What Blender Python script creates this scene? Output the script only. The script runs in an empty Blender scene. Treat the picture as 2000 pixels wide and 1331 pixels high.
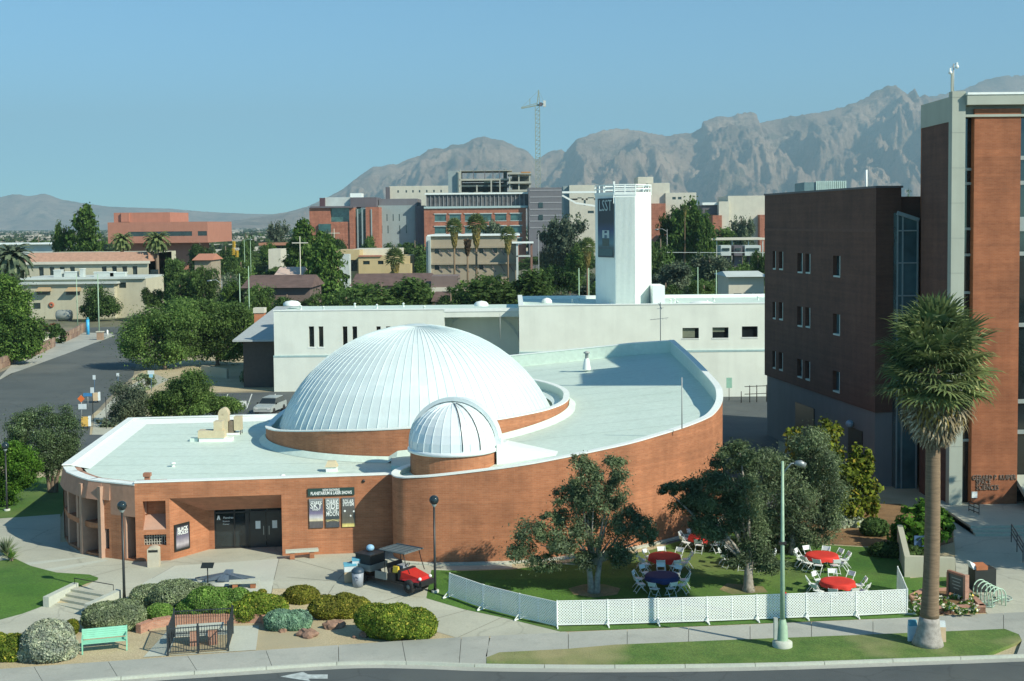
import bpy, bmesh, math, random
import numpy as np
from mathutils import Vector, Matrix, noise
R = math.radians
scn = bpy.context.scene
col = scn.collection
# ------------------------------------------------------------------ camera
CAMH = 19.0; FPX = 2550.0; PPY = 575.0; PITCH = math.atan(138.0/FPX); ROLL = 0.0097
fw = Vector((0, math.cos(PITCH), -math.sin(PITCH)))
r0 = Vector((1, 0, 0)); u0 = Vector((0, math.sin(PITCH), math.cos(PITCH)))
cu = (u0*math.cos(ROLL) + r0*math.sin(ROLL)); cr = (r0*math.cos(ROLL) - u0*math.sin(ROLL))
cam = bpy.data.cameras.new('camera'); cob = bpy.data.objects.new('camera', cam); col.objects.link(cob)
mt = Matrix((cr, cu, -fw)).transposed().to_4x4(); mt.translation = (0, 0, CAMH)
cob.matrix_world = mt
cam.sensor_width = 36; cam.lens = FPX/2000*36; cam.shift_y = -(665.5-PPY)/2000
cam.clip_start = 1; cam.clip_end = 60000
scn.camera = cob
# ------------------------------------------------------------------ light
SUNV = Vector((0.82*math.cos(R(36)), -0.572*math.cos(R(36)), math.sin(R(36)))).normalized()
w = bpy.data.worlds.new('World'); scn.world = w; w.use_nodes = True
nt = w.node_tree; bg = nt.nodes['Background']
sk = nt.nodes.new('ShaderNodeTexSky'); sk.sky_type = 'NISHITA'; sk.sun_disc = False
sk.sun_elevation = R(36); sk.sun_rotation = math.atan2(SUNV.x, SUNV.y)
sk.altitude = 2500; sk.air_density = 0.8; sk.dust_density = 0.4; sk.ozone_density = 2.0
mx = nt.nodes.new('ShaderNodeMix'); mx.data_type = 'RGBA'; mx.blend_type = 'MULTIPLY'; mx.inputs[0].default_value = 1
mx.inputs[7].default_value = (0.64, 1.06, 1.09, 1)
nt.links.new(sk.outputs[0], mx.inputs[6]); nt.links.new(mx.outputs[2], bg.inputs[0])
bg.inputs[1].default_value = 0.14
sl = bpy.data.lights.new('sun', 'SUN'); sl.energy = 5.0; sl.angle = R(0.5); sl.color = (1, 0.94, 0.80)
so = bpy.data.objects.new('sun', sl); col.objects.link(so); so.rotation_euler = SUNV.to_track_quat('Z', 'Y').to_euler()
so.location = (60, -40, 60)
vs = scn.view_settings; vs.view_transform = 'Standard'; vs.look = 'None'; vs.exposure = 0.2; vs.gamma = 1; vs.use_curve_mapping = False

# ------------------------------------------------------------------ pixel rays and terrain
def ray(px, py): return (fw*FPX + cr*(px-1000) - cu*(py-PPY))
def GZ(px, py, z=0.0):
    d = ray(px, py); t = (z-CAMH)/d.z; return Vector((d.x*t, d.y*t, z))
YB = [63.5, 67.3, 120.0, 135.0]; ZB = [0, .45, .45, 0]
def zt(y):
    return float(np.interp(y, YB, ZB))
def G(px, py):
    z = 0.2
    for i in range(6):
        p = GZ(px, py, z); z = .5*z+.5*zt(p.y)
    p.z = zt(p.y); return p
def AY(px, py, Y):
    d = ray(px, py); t = Y/d.y; return Vector((d.x*t, Y, CAMH+d.z*t))
def PL(px, py, p0, n):
    d = ray(px, py); o = Vector((0, 0, CAMH)); t = (Vector(p0)-o).dot(Vector(n))/d.dot(Vector(n)); return o+d*t

# ------------------------------------------------------------------ materials
def newmat(name):
    m = bpy.data.materials.new(name); m.use_nodes = True
    return m, m.node_tree, m.node_tree.nodes['Principled BSDF']
def noise_col(nt, c1, c2, scale, coord='Object', detail=6, rough=.6, lo=.3, hi=.7, sx=None):
    tc = nt.nodes.new('ShaderNodeTexCoord'); n = nt.nodes.new('ShaderNodeTexNoise')
    n.inputs['Scale'].default_value = scale; n.inputs['Detail'].default_value = detail; n.inputs['Roughness'].default_value = rough
    src = tc.outputs[coord]
    if sx:
        mp = nt.nodes.new('ShaderNodeMapping'); mp.inputs['Scale'].default_value = sx
        nt.links.new(src, mp.inputs[0]); src = mp.outputs[0]
    nt.links.new(src, n.inputs[0])
    r = nt.nodes.new('ShaderNodeValToRGB'); r.color_ramp.elements[0].position = lo; r.color_ramp.elements[1].position = hi
    r.color_ramp.elements[0].color = (*c1, 1); r.color_ramp.elements[1].color = (*c2, 1)
    nt.links.new(n.outputs[0], r.inputs[0]); return r, n, src
def mixc(nt, a, b, f, mode='MIX'):
    m = nt.nodes.new('ShaderNodeMix'); m.data_type = 'RGBA'; m.blend_type = mode
    if isinstance(f, float): m.inputs[0].default_value = f
    else: nt.links.new(f, m.inputs[0])
    for i, s in ((6, a), (7, b)):
        if isinstance(s, tuple): m.inputs[i].default_value = (*s, 1)
        else: nt.links.new(s, m.inputs[i])
    return m.outputs[2]
MC = {}
def plain(name, c, rough=.7, var=.12, scale=3.0, metal=0, bump=0, coord='Object', sx=None):
    if name in MC: return MC[name]
    m, nt, p = newmat(name)
    a = tuple(x*(1-var) for x in c); b = tuple(min(1, x*(1+var)) for x in c)
    r, n, s = noise_col(nt, a, b, scale, coord, sx=sx)
    nt.links.new(r.outputs[0], p.inputs['Base Color'])
    p.inputs['Roughness'].default_value = rough; p.inputs['Metallic'].default_value = metal
    if bump:
        bn = nt.nodes.new('ShaderNodeBump'); bn.inputs['Strength'].default_value = bump; bn.inputs['Distance'].default_value = .02
        nt.links.new(n.outputs[0], bn.inputs['Height']); nt.links.new(bn.outputs[0], p.inputs['Normal'])
    MC[name] = m; return m
def ground_mat(name, c1, c2, big, c3, fine, rough=.9, bump=.3, stain=None, crack=0):
    m, nt, p = newmat(name)
    r, n, s = noise_col(nt, c1, c2, big, detail=5)
    fa_ = .06 if rough < .9 else .25
    r2, n2, s2 = noise_col(nt, (1-fa_,)*3, (1+fa_,)*3, fine, detail=4, lo=.35, hi=.65)
    c = mixc(nt, r.outputs[0], r2.outputs[0], 1.0, 'MULTIPLY')
    r3, n3, s3 = noise_col(nt, (0, 0, 0), (1, 1, 1), big*.23, detail=3, lo=.5, hi=.68)
    c = mixc(nt, c, c3, r3.outputs[0])
    if stain:
        r4, n4, s4 = noise_col(nt, (1, 1, 1), (stain,)*3, big*2.1, detail=8, rough=.75, lo=.52, hi=.75)
        c = mixc(nt, c, r4.outputs[0], 1.0, 'MULTIPLY')
    if crack:
        vo = nt.nodes.new('ShaderNodeTexVoronoi'); vo.feature = 'DISTANCE_TO_EDGE'; vo.inputs['Scale'].default_value = crack
        mxv = nt.nodes.new('ShaderNodeVectorMath'); mxv.operation = 'ADD'
        nn = nt.nodes.new('ShaderNodeTexNoise'); nn.inputs['Scale'].default_value = crack*4; nn.inputs['Detail'].default_value = 5; nt.links.new(s, nn.inputs[0])
        nt.links.new(s, mxv.inputs[0]); nt.links.new(nn.outputs['Color'], mxv.inputs[1]); nt.links.new(mxv.outputs[0], vo.inputs[0])
        rc = nt.nodes.new('ShaderNodeValToRGB'); rc.color_ramp.elements[0].color = (.62, .62, .62, 1); rc.color_ramp.elements[1].color = (1, 1, 1, 1); rc.color_ramp.elements[0].position = 0; rc.color_ramp.elements[1].position = .018*crack*4
        nt.links.new(vo.outputs['Distance'], rc.inputs[0]); c = mixc(nt, c, rc.outputs[0], .55, 'MULTIPLY')
    nt.links.new(c, p.inputs['Base Color']); p.inputs['Roughness'].default_value = rough
    bn = nt.nodes.new('ShaderNodeBump'); bn.inputs['Strength'].default_value = bump; bn.inputs['Distance'].default_value = .03
    nt.links.new(n2.outputs[0], bn.inputs['Height']); nt.links.new(bn.outputs[0], p.inputs['Normal'])
    MC[name] = m; return m
def brick_mat(name, c1, c2, mortar, bw=.30, bh=.10, dirt=.8):
    m, nt, p = newmat(name)
    tc = nt.nodes.new('ShaderNodeTexCoord'); b = nt.nodes.new('ShaderNodeTexBrick')
    nt.links.new(tc.outputs['UV'], b.inputs[0])
    b.inputs['Color1'].default_value = (*c1, 1); b.inputs['Color2'].default_value = (*c2, 1); b.inputs['Mortar'].default_value = (*mortar, 1)
    b.inputs['Scale'].default_value = 1; b.inputs['Brick Width'].default_value = bw; b.inputs['Row Height'].default_value = bh
    b.inputs['Mortar Size'].default_value = .008; b.inputs['Mortar Smooth'].default_value = .3; b.inputs['Bias'].default_value = -.1
    r, n, s = noise_col(nt, (dirt,)*3, (1.12,)*3, .45, 'UV', detail=7, lo=.3, hi=.65)
    c = mixc(nt, b.outputs[0], r.outputs[0], 1.0, 'MULTIPLY')
    r2, n2, s2 = noise_col(nt, (.8,)*3, (1.15,)*3, 1.0, 'UV', detail=6, lo=.35, hi=.65, sx=(1.2, .12, 1))
    c = mixc(nt, c, r2.outputs[0], .6, 'MULTIPLY')
    # slight course-to-course tone shifts
    r3, n3, s3 = noise_col(nt, (.86,)*3, (1.1,)*3, 1.0, 'UV', detail=2, lo=.35, hi=.65, sx=(.05, 3.3, 1))
    c = mixc(nt, c, r3.outputs[0], .8, 'MULTIPLY')
    nt.links.new(c, p.inputs['Base Color']); p.inputs['Roughness'].default_value = .85
    bn = nt.nodes.new('ShaderNodeBump'); bn.inputs['Strength'].default_value = .5; bn.inputs['Distance'].default_value = .01; bn.invert = True
    nt.links.new(b.outputs['Fac'], bn.inputs['Height']); nt.links.new(bn.outputs[0], p.inputs['Normal'])
    MC[name] = m; return m
def stucco(name, c, streak=.85, sc=.25):
    m, nt, p = newmat(name)
    r, n, s = noise_col(nt, tuple(x*.9 for x in c), c, .35, 'UV', detail=7, lo=.3, hi=.6)
    r2, n2, s2 = noise_col(nt, (streak,)*3, (1,)*3, sc*4, 'UV', detail=6, lo=.35, hi=.55, sx=(1, .08, 1))
    cc = mixc(nt, r.outputs[0], r2.outputs[0], .7, 'MULTIPLY')
    nt.links.new(cc, p.inputs['Base Color']); p.inputs['Roughness'].default_value = .8
    MC[name] = m; return m
def leaf_mat(name, dark, light, third=None, trans=.25, scale=.5):
    m, nt, p = newmat(name)
    g = nt.nodes.new('ShaderNodeNewGeometry')
    r = nt.nodes.new('ShaderNodeValToRGB'); e = r.color_ramp.elements
    e[0].color = (*dark, 1); e[1].color = (*light, 1); e[0].position = .1; e[1].position = .85
    if third:
        e3 = r.color_ramp.elements.new(.95); e3.color = (*third, 1)
    nt.links.new(g.outputs['Random Per Island'], r.inputs[0])
    r2, n2, s2 = noise_col(nt, (.6, .62, .65), (1.3, 1.28, 1.1), scale, 'Object', detail=3, lo=.35, hi=.65)
    c = mixc(nt, r.outputs[0], r2.outputs[0], 1.0, 'MULTIPLY')
    oi = nt.nodes.new('ShaderNodeObjectInfo')
    mr = nt.nodes.new('ShaderNodeMapRange'); mr.inputs[3].default_value = .8; mr.inputs[4].default_value = 1.2
    nt.links.new(oi.outputs['Random'], mr.inputs[0])
    cm = nt.nodes.new('ShaderNodeVectorMath'); cm.operation = 'SCALE'
    nt.links.new(c, cm.inputs[0]); nt.links.new(mr.outputs[0], cm.inputs['Scale'])
    nt.links.new(cm.outputs[0], p.inputs['Base Color']); p.inputs['Roughness'].default_value = .8
    p.inputs['Specular IOR Level'].default_value = .12
    tr = nt.nodes.new('ShaderNodeBsdfTranslucent'); nt.links.new(cm.outputs[0], tr.inputs[0])
    ms = nt.nodes.new('ShaderNodeMixShader'); ms.inputs[0].default_value = trans
    out = nt.nodes['Material Output']
    nt.links.new(p.outputs[0], ms.inputs[1]); nt.links.new(tr.outputs[0], ms.inputs[2]); nt.links.new(ms.outputs[0], out.inputs[0])
    MC[name] = m; return m
def glass_mat(name, c, rough=.08, var=.5):
    m, nt, p = newmat(name)
    r, n, s = noise_col(nt, tuple(x*(1-var) for x in c), tuple(x*(1+var) for x in c), .35, 'UV', detail=3)
    nt.links.new(r.outputs[0], p.inputs['Base Color']); p.inputs['Roughness'].default_value = rough
    p.inputs['Specular IOR Level'].default_value = .8
    MC[name] = m; return m

BRICK = brick_mat('planetarium_brick', (.385, .150, .066), (.455, .19, .088), (.40, .215, .125))
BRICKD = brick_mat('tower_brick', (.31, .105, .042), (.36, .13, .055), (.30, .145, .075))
BRICKK = brick_mat('dark_shaded_brick', (.105, .05, .033), (.125, .058, .037), (.10, .062, .04))  # dark brick, deepened further so the colour itself carries shade
BRICKF = brick_mat('far_brick', (.36, .13, .075), (.42, .17, .10), (.36, .19, .13), .6, .2)
STUCCO_W = stucco('white_stucco', (.74, .80, .70), .93)
ROOF_W = ground_mat('white_roof_coating', (.57, .70, .60), (.63, .755, .655), .22, (.60, .73, .63), 3, .6, .02, stain=.955)
WCAP = plain('white_coping', (.80, .86, .80), .5, .05)
METALW = plain('painted_dome_metal', (.66, .76, .72), .38, .06, 1.2, 0.15)
METALW2 = plain('painted_dome_metal_bright', (.76, .84, .82), .35, .04, 1.2, 0.15)
CONC = ground_mat('concrete_paving', (.40, .41, .32), (.47, .48, .38), .35, (.36, .37, .30), 9, .85, .1, stain=.82, crack=.18)
CONCW = ground_mat('walk_concrete', (.35, .37, .32), (.42, .43, .37), .5, (.31, .33, .29), 9, .85, .1, stain=.78)
CONCL = ground_mat('pale_concrete', (.44, .48, .40), (.50, .53, .44), .6, (.47, .49, .42), 9, .85, .1, stain=.92)
CONCP = stucco('precast_concrete', (.40, .44, .36), .9); CONCD = stucco('shaded_concrete', (.16, .18, .18), .88)  # CONCD: precast concrete darkened in its colour to stand in for shade
ASPH = ground_mat('street_asphalt', (.065, .08, .08), (.085, .10, .10), .3, (.10, .115, .105), 14, .85, .2, stain=.82, crack=.22)
ASPHR = ground_mat('worn_asphalt', (.07, .085, .08), (.10, .115, .105), .15, (.14, .15, .13), 10, .85, .2, stain=.75, crack=.12)
GRASS = ground_mat('lawn_turf', (.035, .115, .010), (.08, .18, .02), .35, (.15, .19, .05), 12, .95, .8, stain=.68)
GRASSV = ground_mat('verge_turf', (.06, .14, .02), (.13, .20, .04), .6, (.30, .28, .13), 12, .95, .8, stain=.75)
GRAVEL = ground_mat('decomposed_granite', (.40, .34, .20), (.50, .43, .27), .6, (.38, .34, .22), 16, .95, .5)
MULCH = ground_mat('brown_mulch', (.16, .09, .035), (.26, .16, .07), 1.2, (.10, .07, .03), 14, .95, .8)
DESERT = ground_mat('dry_ground', (.20, .18, .12), (.30, .27, .19), .02, (.10, .13, .06), .6, .95, .1)
BLACKM = plain('black_metal', (.018, .022, .02), .4, .2)
DARKM = plain('dark_bronze', (.03, .028, .025), .45, .2)
GREENP = plain('green_pole_paint', (.33, .48, .33), .6, .12, 6)
WPLAST = plain('white_plastic', (.80, .85, .80), .4, .03)
GLASSD = glass_mat('dark_glass', (.015, .022, .024))
GLASSB = glass_mat('blue_glass', (.05, .11, .12))
TRUNK = plain('tree_bark', (.17, .13, .09), .95, .35, 6, bump=.6)
TRUNKG = plain('olive_bark', (.30, .27, .22), .95, .35, 6, bump=.8)
REDCL = plain('red_cloth', (.62, .035, .02), .8, .12, 2)
BLUECL = plain('navy_cloth', (.02, .03, .11), .8, .12, 2)
STONEB = plain('brown_boulder', (.26, .16, .11), .95, .35, 4, bump=.8)
TAN = stucco('tan_stucco', (.46, .41, .28), .9)
CREAM = stucco('cream_stucco', (.52, .50, .36), .9)
PINKT = plain('pink_tile_roof', (.42, .25, .17), .85, .18, 1.5)
BEIGEM = plain('beige_sheet_metal', (.58, .50, .32), .5, .08)

# ------------------------------------------------------------------ mesh builder
class MB:
    def __init__(s): s.v = []; s.f = []; s.uv = {}; s.sm = set()
    def quad(s, a, b, c, d, uv=None):
        n = len(s.v); s.v += [tuple(a), tuple(b), tuple(c), tuple(d)]; s.f.append((n, n+1, n+2, n+3))
        if uv: s.uv[len(s.f)-1] = uv
    def tri(s, a, b, c):
        n = len(s.v); s.v += [tuple(a), tuple(b), tuple(c)]; s.f.append((n, n+1, n+2))
    def hexa(s, p):  # 8 pts: bottom 4 ccw, top 4 ccw
        n = len(s.v); s.v += [tuple(q) for q in p]
        for q in ((3, 2, 1, 0), (4, 5, 6, 7), (0, 1, 5, 4), (1, 2, 6, 5), (2, 3, 7, 6), (3, 0, 4, 7)): s.f.append(tuple(n+i for i in q))
        return s
    def box(s, x0, x1, y0, y1, z0, z1, rz=0, o=(0, 0, 0), tilt=None):
        pts = [(x0, y0, z0), (x1, y0, z0), (x1, y1, z0), (x0, y1, z0), (x0, y0, z1), (x1, y0, z1), (x1, y1, z1), (x0, y1, z1)]
        m = Matrix.Rotation(rz, 4, 'Z')
        if tilt: m = m @ Matrix.Rotation(tilt, 4, 'X')
        return s.hexa([Vector(o)+m @ Vector(p) for p in pts])
    def beam(s, a, b, wd, h=None, up=(0, 0, 1)):
        a = Vector(a); b = Vector(b); h = h or wd; d = (b-a).normalized(); u = Vector(up)
        if abs(d.dot(u)) > .98: u = Vector((1, 0, 0))
        sd = d.cross(u).normalized()*wd/2; u = sd.cross(d).normalized()*h/2
        return s.hexa([a-sd-u, a+sd-u, b+sd-u, b-sd-u, a-sd+u, a+sd+u, b+sd+u, b-sd+u])
    def prism(s, poly, z0, z1, top=True, bot=False, zf=None):
        n = len(s.v); k = len(poly)
        a = sum(poly[i][0]*poly[(i+1) % k][1]-poly[(i+1) % k][0]*poly[i][1] for i in range(k))
        if a < 0: poly = list(reversed(poly))
        s.v += [(p[0], p[1], z0) for p in poly]; s.v += [(p[0], p[1], zf(p[0], p[1]) if zf else z1) for p in poly]
        for i in range(k): s.f.append((n+i, n+(i+1) % k, n+k+(i+1) % k, n+k+i))
        if top: s.f.append(tuple(n+k+i for i in range(k)))
        if bot: s.f.append(tuple(n+k-1-i for i in range(k)))
        return s
    def tube(s, pts, rads, n=8, caps=True):
        pts = [Vector(p) for p in pts]; rings = []
        for i, p in enumerate(pts):
            d = (pts[min(i+1, len(pts)-1)]-pts[max(i-1, 0)]).normalized()
            u = Vector((0, 0, 1)) if abs(d.z) < .9 else Vector((1, 0, 0))
            a = d.cross(u).normalized(); b = d.cross(a)
            base = len(s.v); r = rads[i] if isinstance(rads, (list, tuple)) else rads
            for k in range(n):
                t = 2*math.pi*k/n; s.v.append(tuple(p+a*math.cos(t)*r+b*math.sin(t)*r))
            rings.append(base)
        for i in range(len(rings)-1):
            for k in range(n):
                s.f.append((rings[i]+k, rings[i]+(k+1) % n, rings[i+1]+(k+1) % n, rings[i+1]+k)); s.sm.add(len(s.f)-1)
        if caps:
            s.f.append(tuple(rings[0]+n-1-k for k in range(n))); s.f.append(tuple(rings[-1]+k for k in range(n)))
        return s
    def lathe(s, prof, n=24, o=(0, 0, 0), a0=0, a1=2*math.pi, smooth=True):
        full = abs(a1-a0-2*math.pi) < 1e-6; m = n if full else n+1; b = len(s.v)
        for (r, z) in prof:
            for k in range(m):
                t = a0+(a1-a0)*k/n; s.v.append((o[0]+r*math.cos(t), o[1]+r*math.sin(t), o[2]+z))
        for i in range(len(prof)-1):
            for k in range(n):
                k2 = (k+1) % m
                s.f.append((b+i*m+k, b+i*m+k2, b+(i+1)*m+k2, b+(i+1)*m+k))
                if smooth: s.sm.add(len(s.f)-1)
        return s
    def ball(s, o, r, n=12, sz=1.0):
        pr = [(max(1e-4, r*math.cos(t)), r*sz*math.sin(t)) for t in [-math.pi/2+math.pi*i/8 for i in range(9)]]
        return s.lathe(pr, n, o)
    def add(s, other, mat):
        n = len(s.v); s.v += [tuple(mat @ Vector(p)) for p in other.v]; k = len(s.f)
        s.f += [tuple(n+i for i in f) for f in other.f]; s.sm |= {k+i for i in other.sm}; return s
    def mesh(s, name, mat, autouv=True):
        me = bpy.data.meshes.new(name); me.from_pydata(s.v, [], s.f)
        if mat: me.materials.append(mat)
        if s.sm:
            for i in s.sm: me.polygons[i].use_smooth = True
        if autouv and len(s.f) < 60000:
            uvl = me.uv_layers.new(name='UVMap').data
            for p in me.polygons:
                if p.index in s.uv:
                    for li, c in zip(p.loop_indices, s.uv[p.index]): uvl[li].uv = c
                    continue
                nx, ny, nz = p.normal
                if abs(nz) > .8:
                    for li in p.loop_indices:
                        v = s.v[me.loops[li].vertex_index]; uvl[li].uv = (v[0], v[1])
                else:
                    l = math.hypot(nx, ny) or 1; tx, ty = -ny/l, nx/l
                    for li in p.loop_indices:
                        v = s.v[me.loops[li].vertex_index]; uvl[li].uv = (v[0]*tx+v[1]*ty, v[2])
        return me
    def build(s, name, mat, parent=None, loc=(0, 0, 0), rz=0, **k):
        o = bpy.data.objects.new(name, s.mesh(name, mat)); col.objects.link(o)
        if parent: o.parent = parent
        o.location = loc; o.rotation_euler = (0, 0, rz)
        for a, b in k.items(): o[a] = b
        return o
def thing(name, label, cat, loc=(0, 0, 0), rz=0, group=None):
    o = bpy.data.objects.new(name, None); col.objects.link(o); o.location = loc; o.rotation_euler = (0, 0, rz)
    o.empty_display_size = .5
    o['label'] = label; o['category'] = cat
    if group: o['group'] = group
    return o
def copy_tree(o, loc=None, rz=None, label=None, parent=None, scale=None):
    c = o.copy(); col.objects.link(c)
    if parent: c.parent = parent
    if loc is not None: c.location = loc
    if rz is not None: c.rotation_euler = (0, 0, rz)
    if label: c['label'] = label
    if scale is not None: c.scale = scale
    for ch in KIDS.get(o.name, None) or [x for x in o.children]: copy_tree(ch, parent=c)
    return c
KIDS = {}
def meshobj(name, me, parent=None, loc=(0, 0, 0), rz=0, **k):
    o = bpy.data.objects.new(name, me); col.objects.link(o)
    if parent: o.parent = parent
    o.location = loc; o.rotation_euler = (0, 0, rz)
    for a, b in k.items(): o[a] = b
    return o
def struct(name, mb, mat, **k):
    return mb.build(name, mat, kind='structure', **k)
def text(name, s, size, mat, parent, loc, rz=0, tiltx=90, width=None, ex=.01, align='CENTER', bold=0, sx=1.0):
    c = bpy.data.curves.new(name, 'FONT'); c.body = s; c.size = size; c.extrude = ex; c.align_x = align; c.align_y = 'CENTER'; c.offset = bold
    c.resolution_u = 2
    t = bpy.data.objects.new(name, c); col.objects.link(t)
    bpy.context.view_layer.update()
    me = bpy.data.meshes.new_from_object(t.evaluated_get(bpy.context.evaluated_depsgraph_get()))
    bpy.data.objects.remove(t); me.materials.clear(); me.materials.append(mat)
    o = bpy.data.objects.new(name, me); col.objects.link(o); o.parent = parent; o.location = loc
    o.rotation_euler = (R(tiltx), 0, rz)
    if width:
        xs = [v.co.x for v in me.vertices]; k = width/(max(xs)-min(xs)); o.scale = (k, sx, 1)
    return o

# draped ground sheets
def sheet(name, pts, off, mat, pix=True, kind='structure', parent=None, thick=None, cuts=True):
    P = [(G(*p) if pix else Vector((p[0], p[1], 0))) for p in pts]
    bm = bmesh.new(); vs_ = [bm.verts.new((p.x, p.y, 0)) for p in P]; bm.faces.new(vs_)
    if cuts:
        for y in YB: bmesh.ops.bisect_plane(bm, geom=bm.verts[:]+bm.edges[:]+bm.faces[:], plane_co=(0, y, 0), plane_no=(0, 1, 0))
    bmesh.ops.triangulate(bm, faces=bm.faces[:])
    for f in bm.faces:
        if f.normal.z < 0: f.normal_flip()
    for v in bm.verts: v.co.z = zt(v.co.y)+off
    if thick:
        ret = bmesh.ops.extrude_face_region(bm, geom=bm.faces[:])
        for e in ret['geom']:
            if isinstance(e, bmesh.types.BMVert): e.co.z += thick
    me = bpy.data.meshes.new(name); bm.to_mesh(me); bm.free(); me.materials.append(mat)
    o = bpy.data.objects.new(name, me); col.objects.link(o)
    if parent: o.parent = parent
    elif kind: o['kind'] = kind
    return o
def smooth(pts, n=6, closed=False):
    out = []; k = len(pts); pts = [Vector(p) for p in pts]
    rng = k if closed else k-1
    for i in range(rng):
        p0 = pts[(i-1) % k] if (closed or i > 0) else pts[0]; p1 = pts[i]; p2 = pts[(i+1) % k]; p3 = pts[(i+2) % k] if (closed or i < k-2) else pts[-1]
        for j in range(n):
            t = j/n
            out.append(.5*((2*p1)+(p2-p0)*t+(2*p0-5*p1+4*p2-p3)*t*t+(3*p1-p0-3*p2+p3)*t**3))
    if not closed: out.append(pts[-1])
    return out
# ------------------------------------------------------------------ ground, roads, lawns
struct('ground', MB().prism([(-24000, -600), (24000, -600), (24000, 30000), (-24000, 30000)], -1.0, -.012), DESERT)
# near ground base (raised campus terrace)
nb = MB()
for a, b in zip([40]+YB, YB+[135.5]):
    if b-a > .6: nb.quad((-150, a, zt(a)-.01), (150, a, zt(a)-.01), (150, b, zt(b)-.01), (-150, b, zt(b)-.01))
struct('campus_ground', nb, GRAVEL)
K = [(-60, 1345), (120, 1333), (300, 1318), (500, 1305), (620, 1297), (720, 1293), (840, 1295), (950, 1299), (1200, 1301), (1500, 1297), (1800, 1287), (2080, 1277)]
KP = [GZ(x, y, .13) for x, y in K]
KS = smooth(KP, 5)
SW = [(-60, 1311), (0, 1306), (250, 1289), (480, 1272), (775, 1252), (890, 1245), (1200, 1231), (1700, 1210), (2080, 1192)]
SWL = [(1110, 1268), (1200, 1260), (1440, 1250), (1700, 1240), (1962, 1229)]
sheet('street', [(-120, 10)]+[(120, 10)]+[(p.x, p.y-.02) for p in reversed(KS)], .0, ASPH, pix=False)
# gutter pan
gp = MB()
for a, b in zip(KS[:-1], KS[1:]):
    gp.quad((a.x, a.y-.45, .006), (b.x, b.y-.45, .006), (b.x, b.y, .012), (a.x, a.y, .012))
struct('gutter', gp, CONCW)
# kerb in separate stones
kerb = thing('kerb', '', '', (0, 0, 0)); del kerb['label']; del kerb['category']; kerb['kind'] = 'structure'
def along(P, s):
    for a, b in zip(P[:-1], P[1:]):
        l = (b-a).length
        if s <= l: return a.lerp(b, s/l)
        s -= l
    return P[-1]
tot = sum((b-a).length for a, b in zip(KS[:-1], KS[1:]))
s_ = 0
while s_ < tot-.1:
    e_ = min(s_+3.0, tot); q = [along(KS, s_+.012+(e_-s_-.024)*i/3) for i in range(4)]
    mb = MB()
    for a, b in zip(q[:-1], q[1:]):
        d = (b-a).normalized(); n = Vector((-d.y, d.x, 0))*.16
        mb.hexa([(a.x, a.y, -.05), (b.x, b.y, -.05), (b.x+n.x, b.y+n.y, -.05), (a.x+n.x, a.y+n.y, -.05),
                 (a.x, a.y+.015, .13), (b.x, b.y+.015, .13), (b.x+n.x, b.y+n.y, .13), (a.x+n.x, a.y+n.y, .13)])
    mb.build('kerb_stone', CONCL, kerb); s_ = e_
# sidewalk slabs between kerb/verge and gardens
def yinterp(P, x): return float(np.interp(x, [p[0] for p in P], [p[1] for p in P]))
walk = bpy.data.objects.new('sidewalk', None); col.objects.link(walk); walk['kind'] = 'structure'
def flatmesh(name, pts, z, th, mat, parent=None, **k):
    return MB().prism([(p.x, p.y) for p in pts], z-th, z).build(name, mat, parent, **k)
KW = [GZ(x, y, .13) for x, y in K]
edges = [-60, 60, 205, 360, 513, 655, 779, 895, 950]
def kerbpt(px):
    best = min(KS, key=lambda p: abs(1000+FPX*p.x/p.y-px)); return best+Vector((0, .18, 0))
for a, b in zip(edges[:-1], edges[1:]):
    pa, pb = kerbpt(a), kerbpt(b); qa, qb = GZ(a+6, yinterp(SW, a), .12), GZ(b+6, yinterp(SW, b), .12)
    g = .012
    flatmesh('slab', [pa+Vector((g, 0, 0)), pb-Vector((g, 0, 0)), qb-Vector((g, 0, 0)), qa+Vector((g, 0, 0))], .12, .25, CONCW, walk)
ex2 = [950, 1110, 1225, 1345, 1465, 1585, 1705, 1830, 1960, 2080]
for a, b in zip(ex2[:-1], ex2[1:]):
    if a == 950: la, lb = kerbpt(950), GZ(1110, 1268, .12); la = GZ(948, 1283, .12)
    else: la, lb = GZ(a, yinterp(SWL+[(2080, 1224)], a), .12), GZ(b, yinterp(SWL+[(2080, 1224)], b), .12)
    qa, qb = GZ(a+(8 if a < 1000 else 0), yinterp(SW, a), .12), GZ(b, yinterp(SW, b), .12); g = .012
    flatmesh('slab', [la+Vector((g, 0, 0)), lb-Vector((g, 0, 0)), qb-Vector((g, 0, 0)), qa+Vector((g, 0, 0))], .12, .25, CONCW, walk)
# verge lawn strip
vp = [GZ(950, 1286, .1), GZ(975, 1276, .1)]+[GZ(x, y+1, .1) for x, y in SWL]+[GZ(1988, 1240, .1), GZ(1996, 1252, .1)]
lowv = [kerbpt(x) for x in (1960, 1800, 1650, 1500, 1350, 1200, 1080, 960)]
MB().prism([(p.x, p.y) for p in vp+lowv], -.1, .135).build('verge_lawn', GRASSV, kind='structure')
MB().prism([(p.x, p.y) for p in [GZ(1996, 1252, .1), GZ(1990, 1240, .1), GZ(1962, 1229, .1), GZ(2090, 1224, .1)]+[kerbpt(2080), kerbpt(1980)]], -.1, .118).build('corner_pavement', CONCW, kind='structure')
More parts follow.
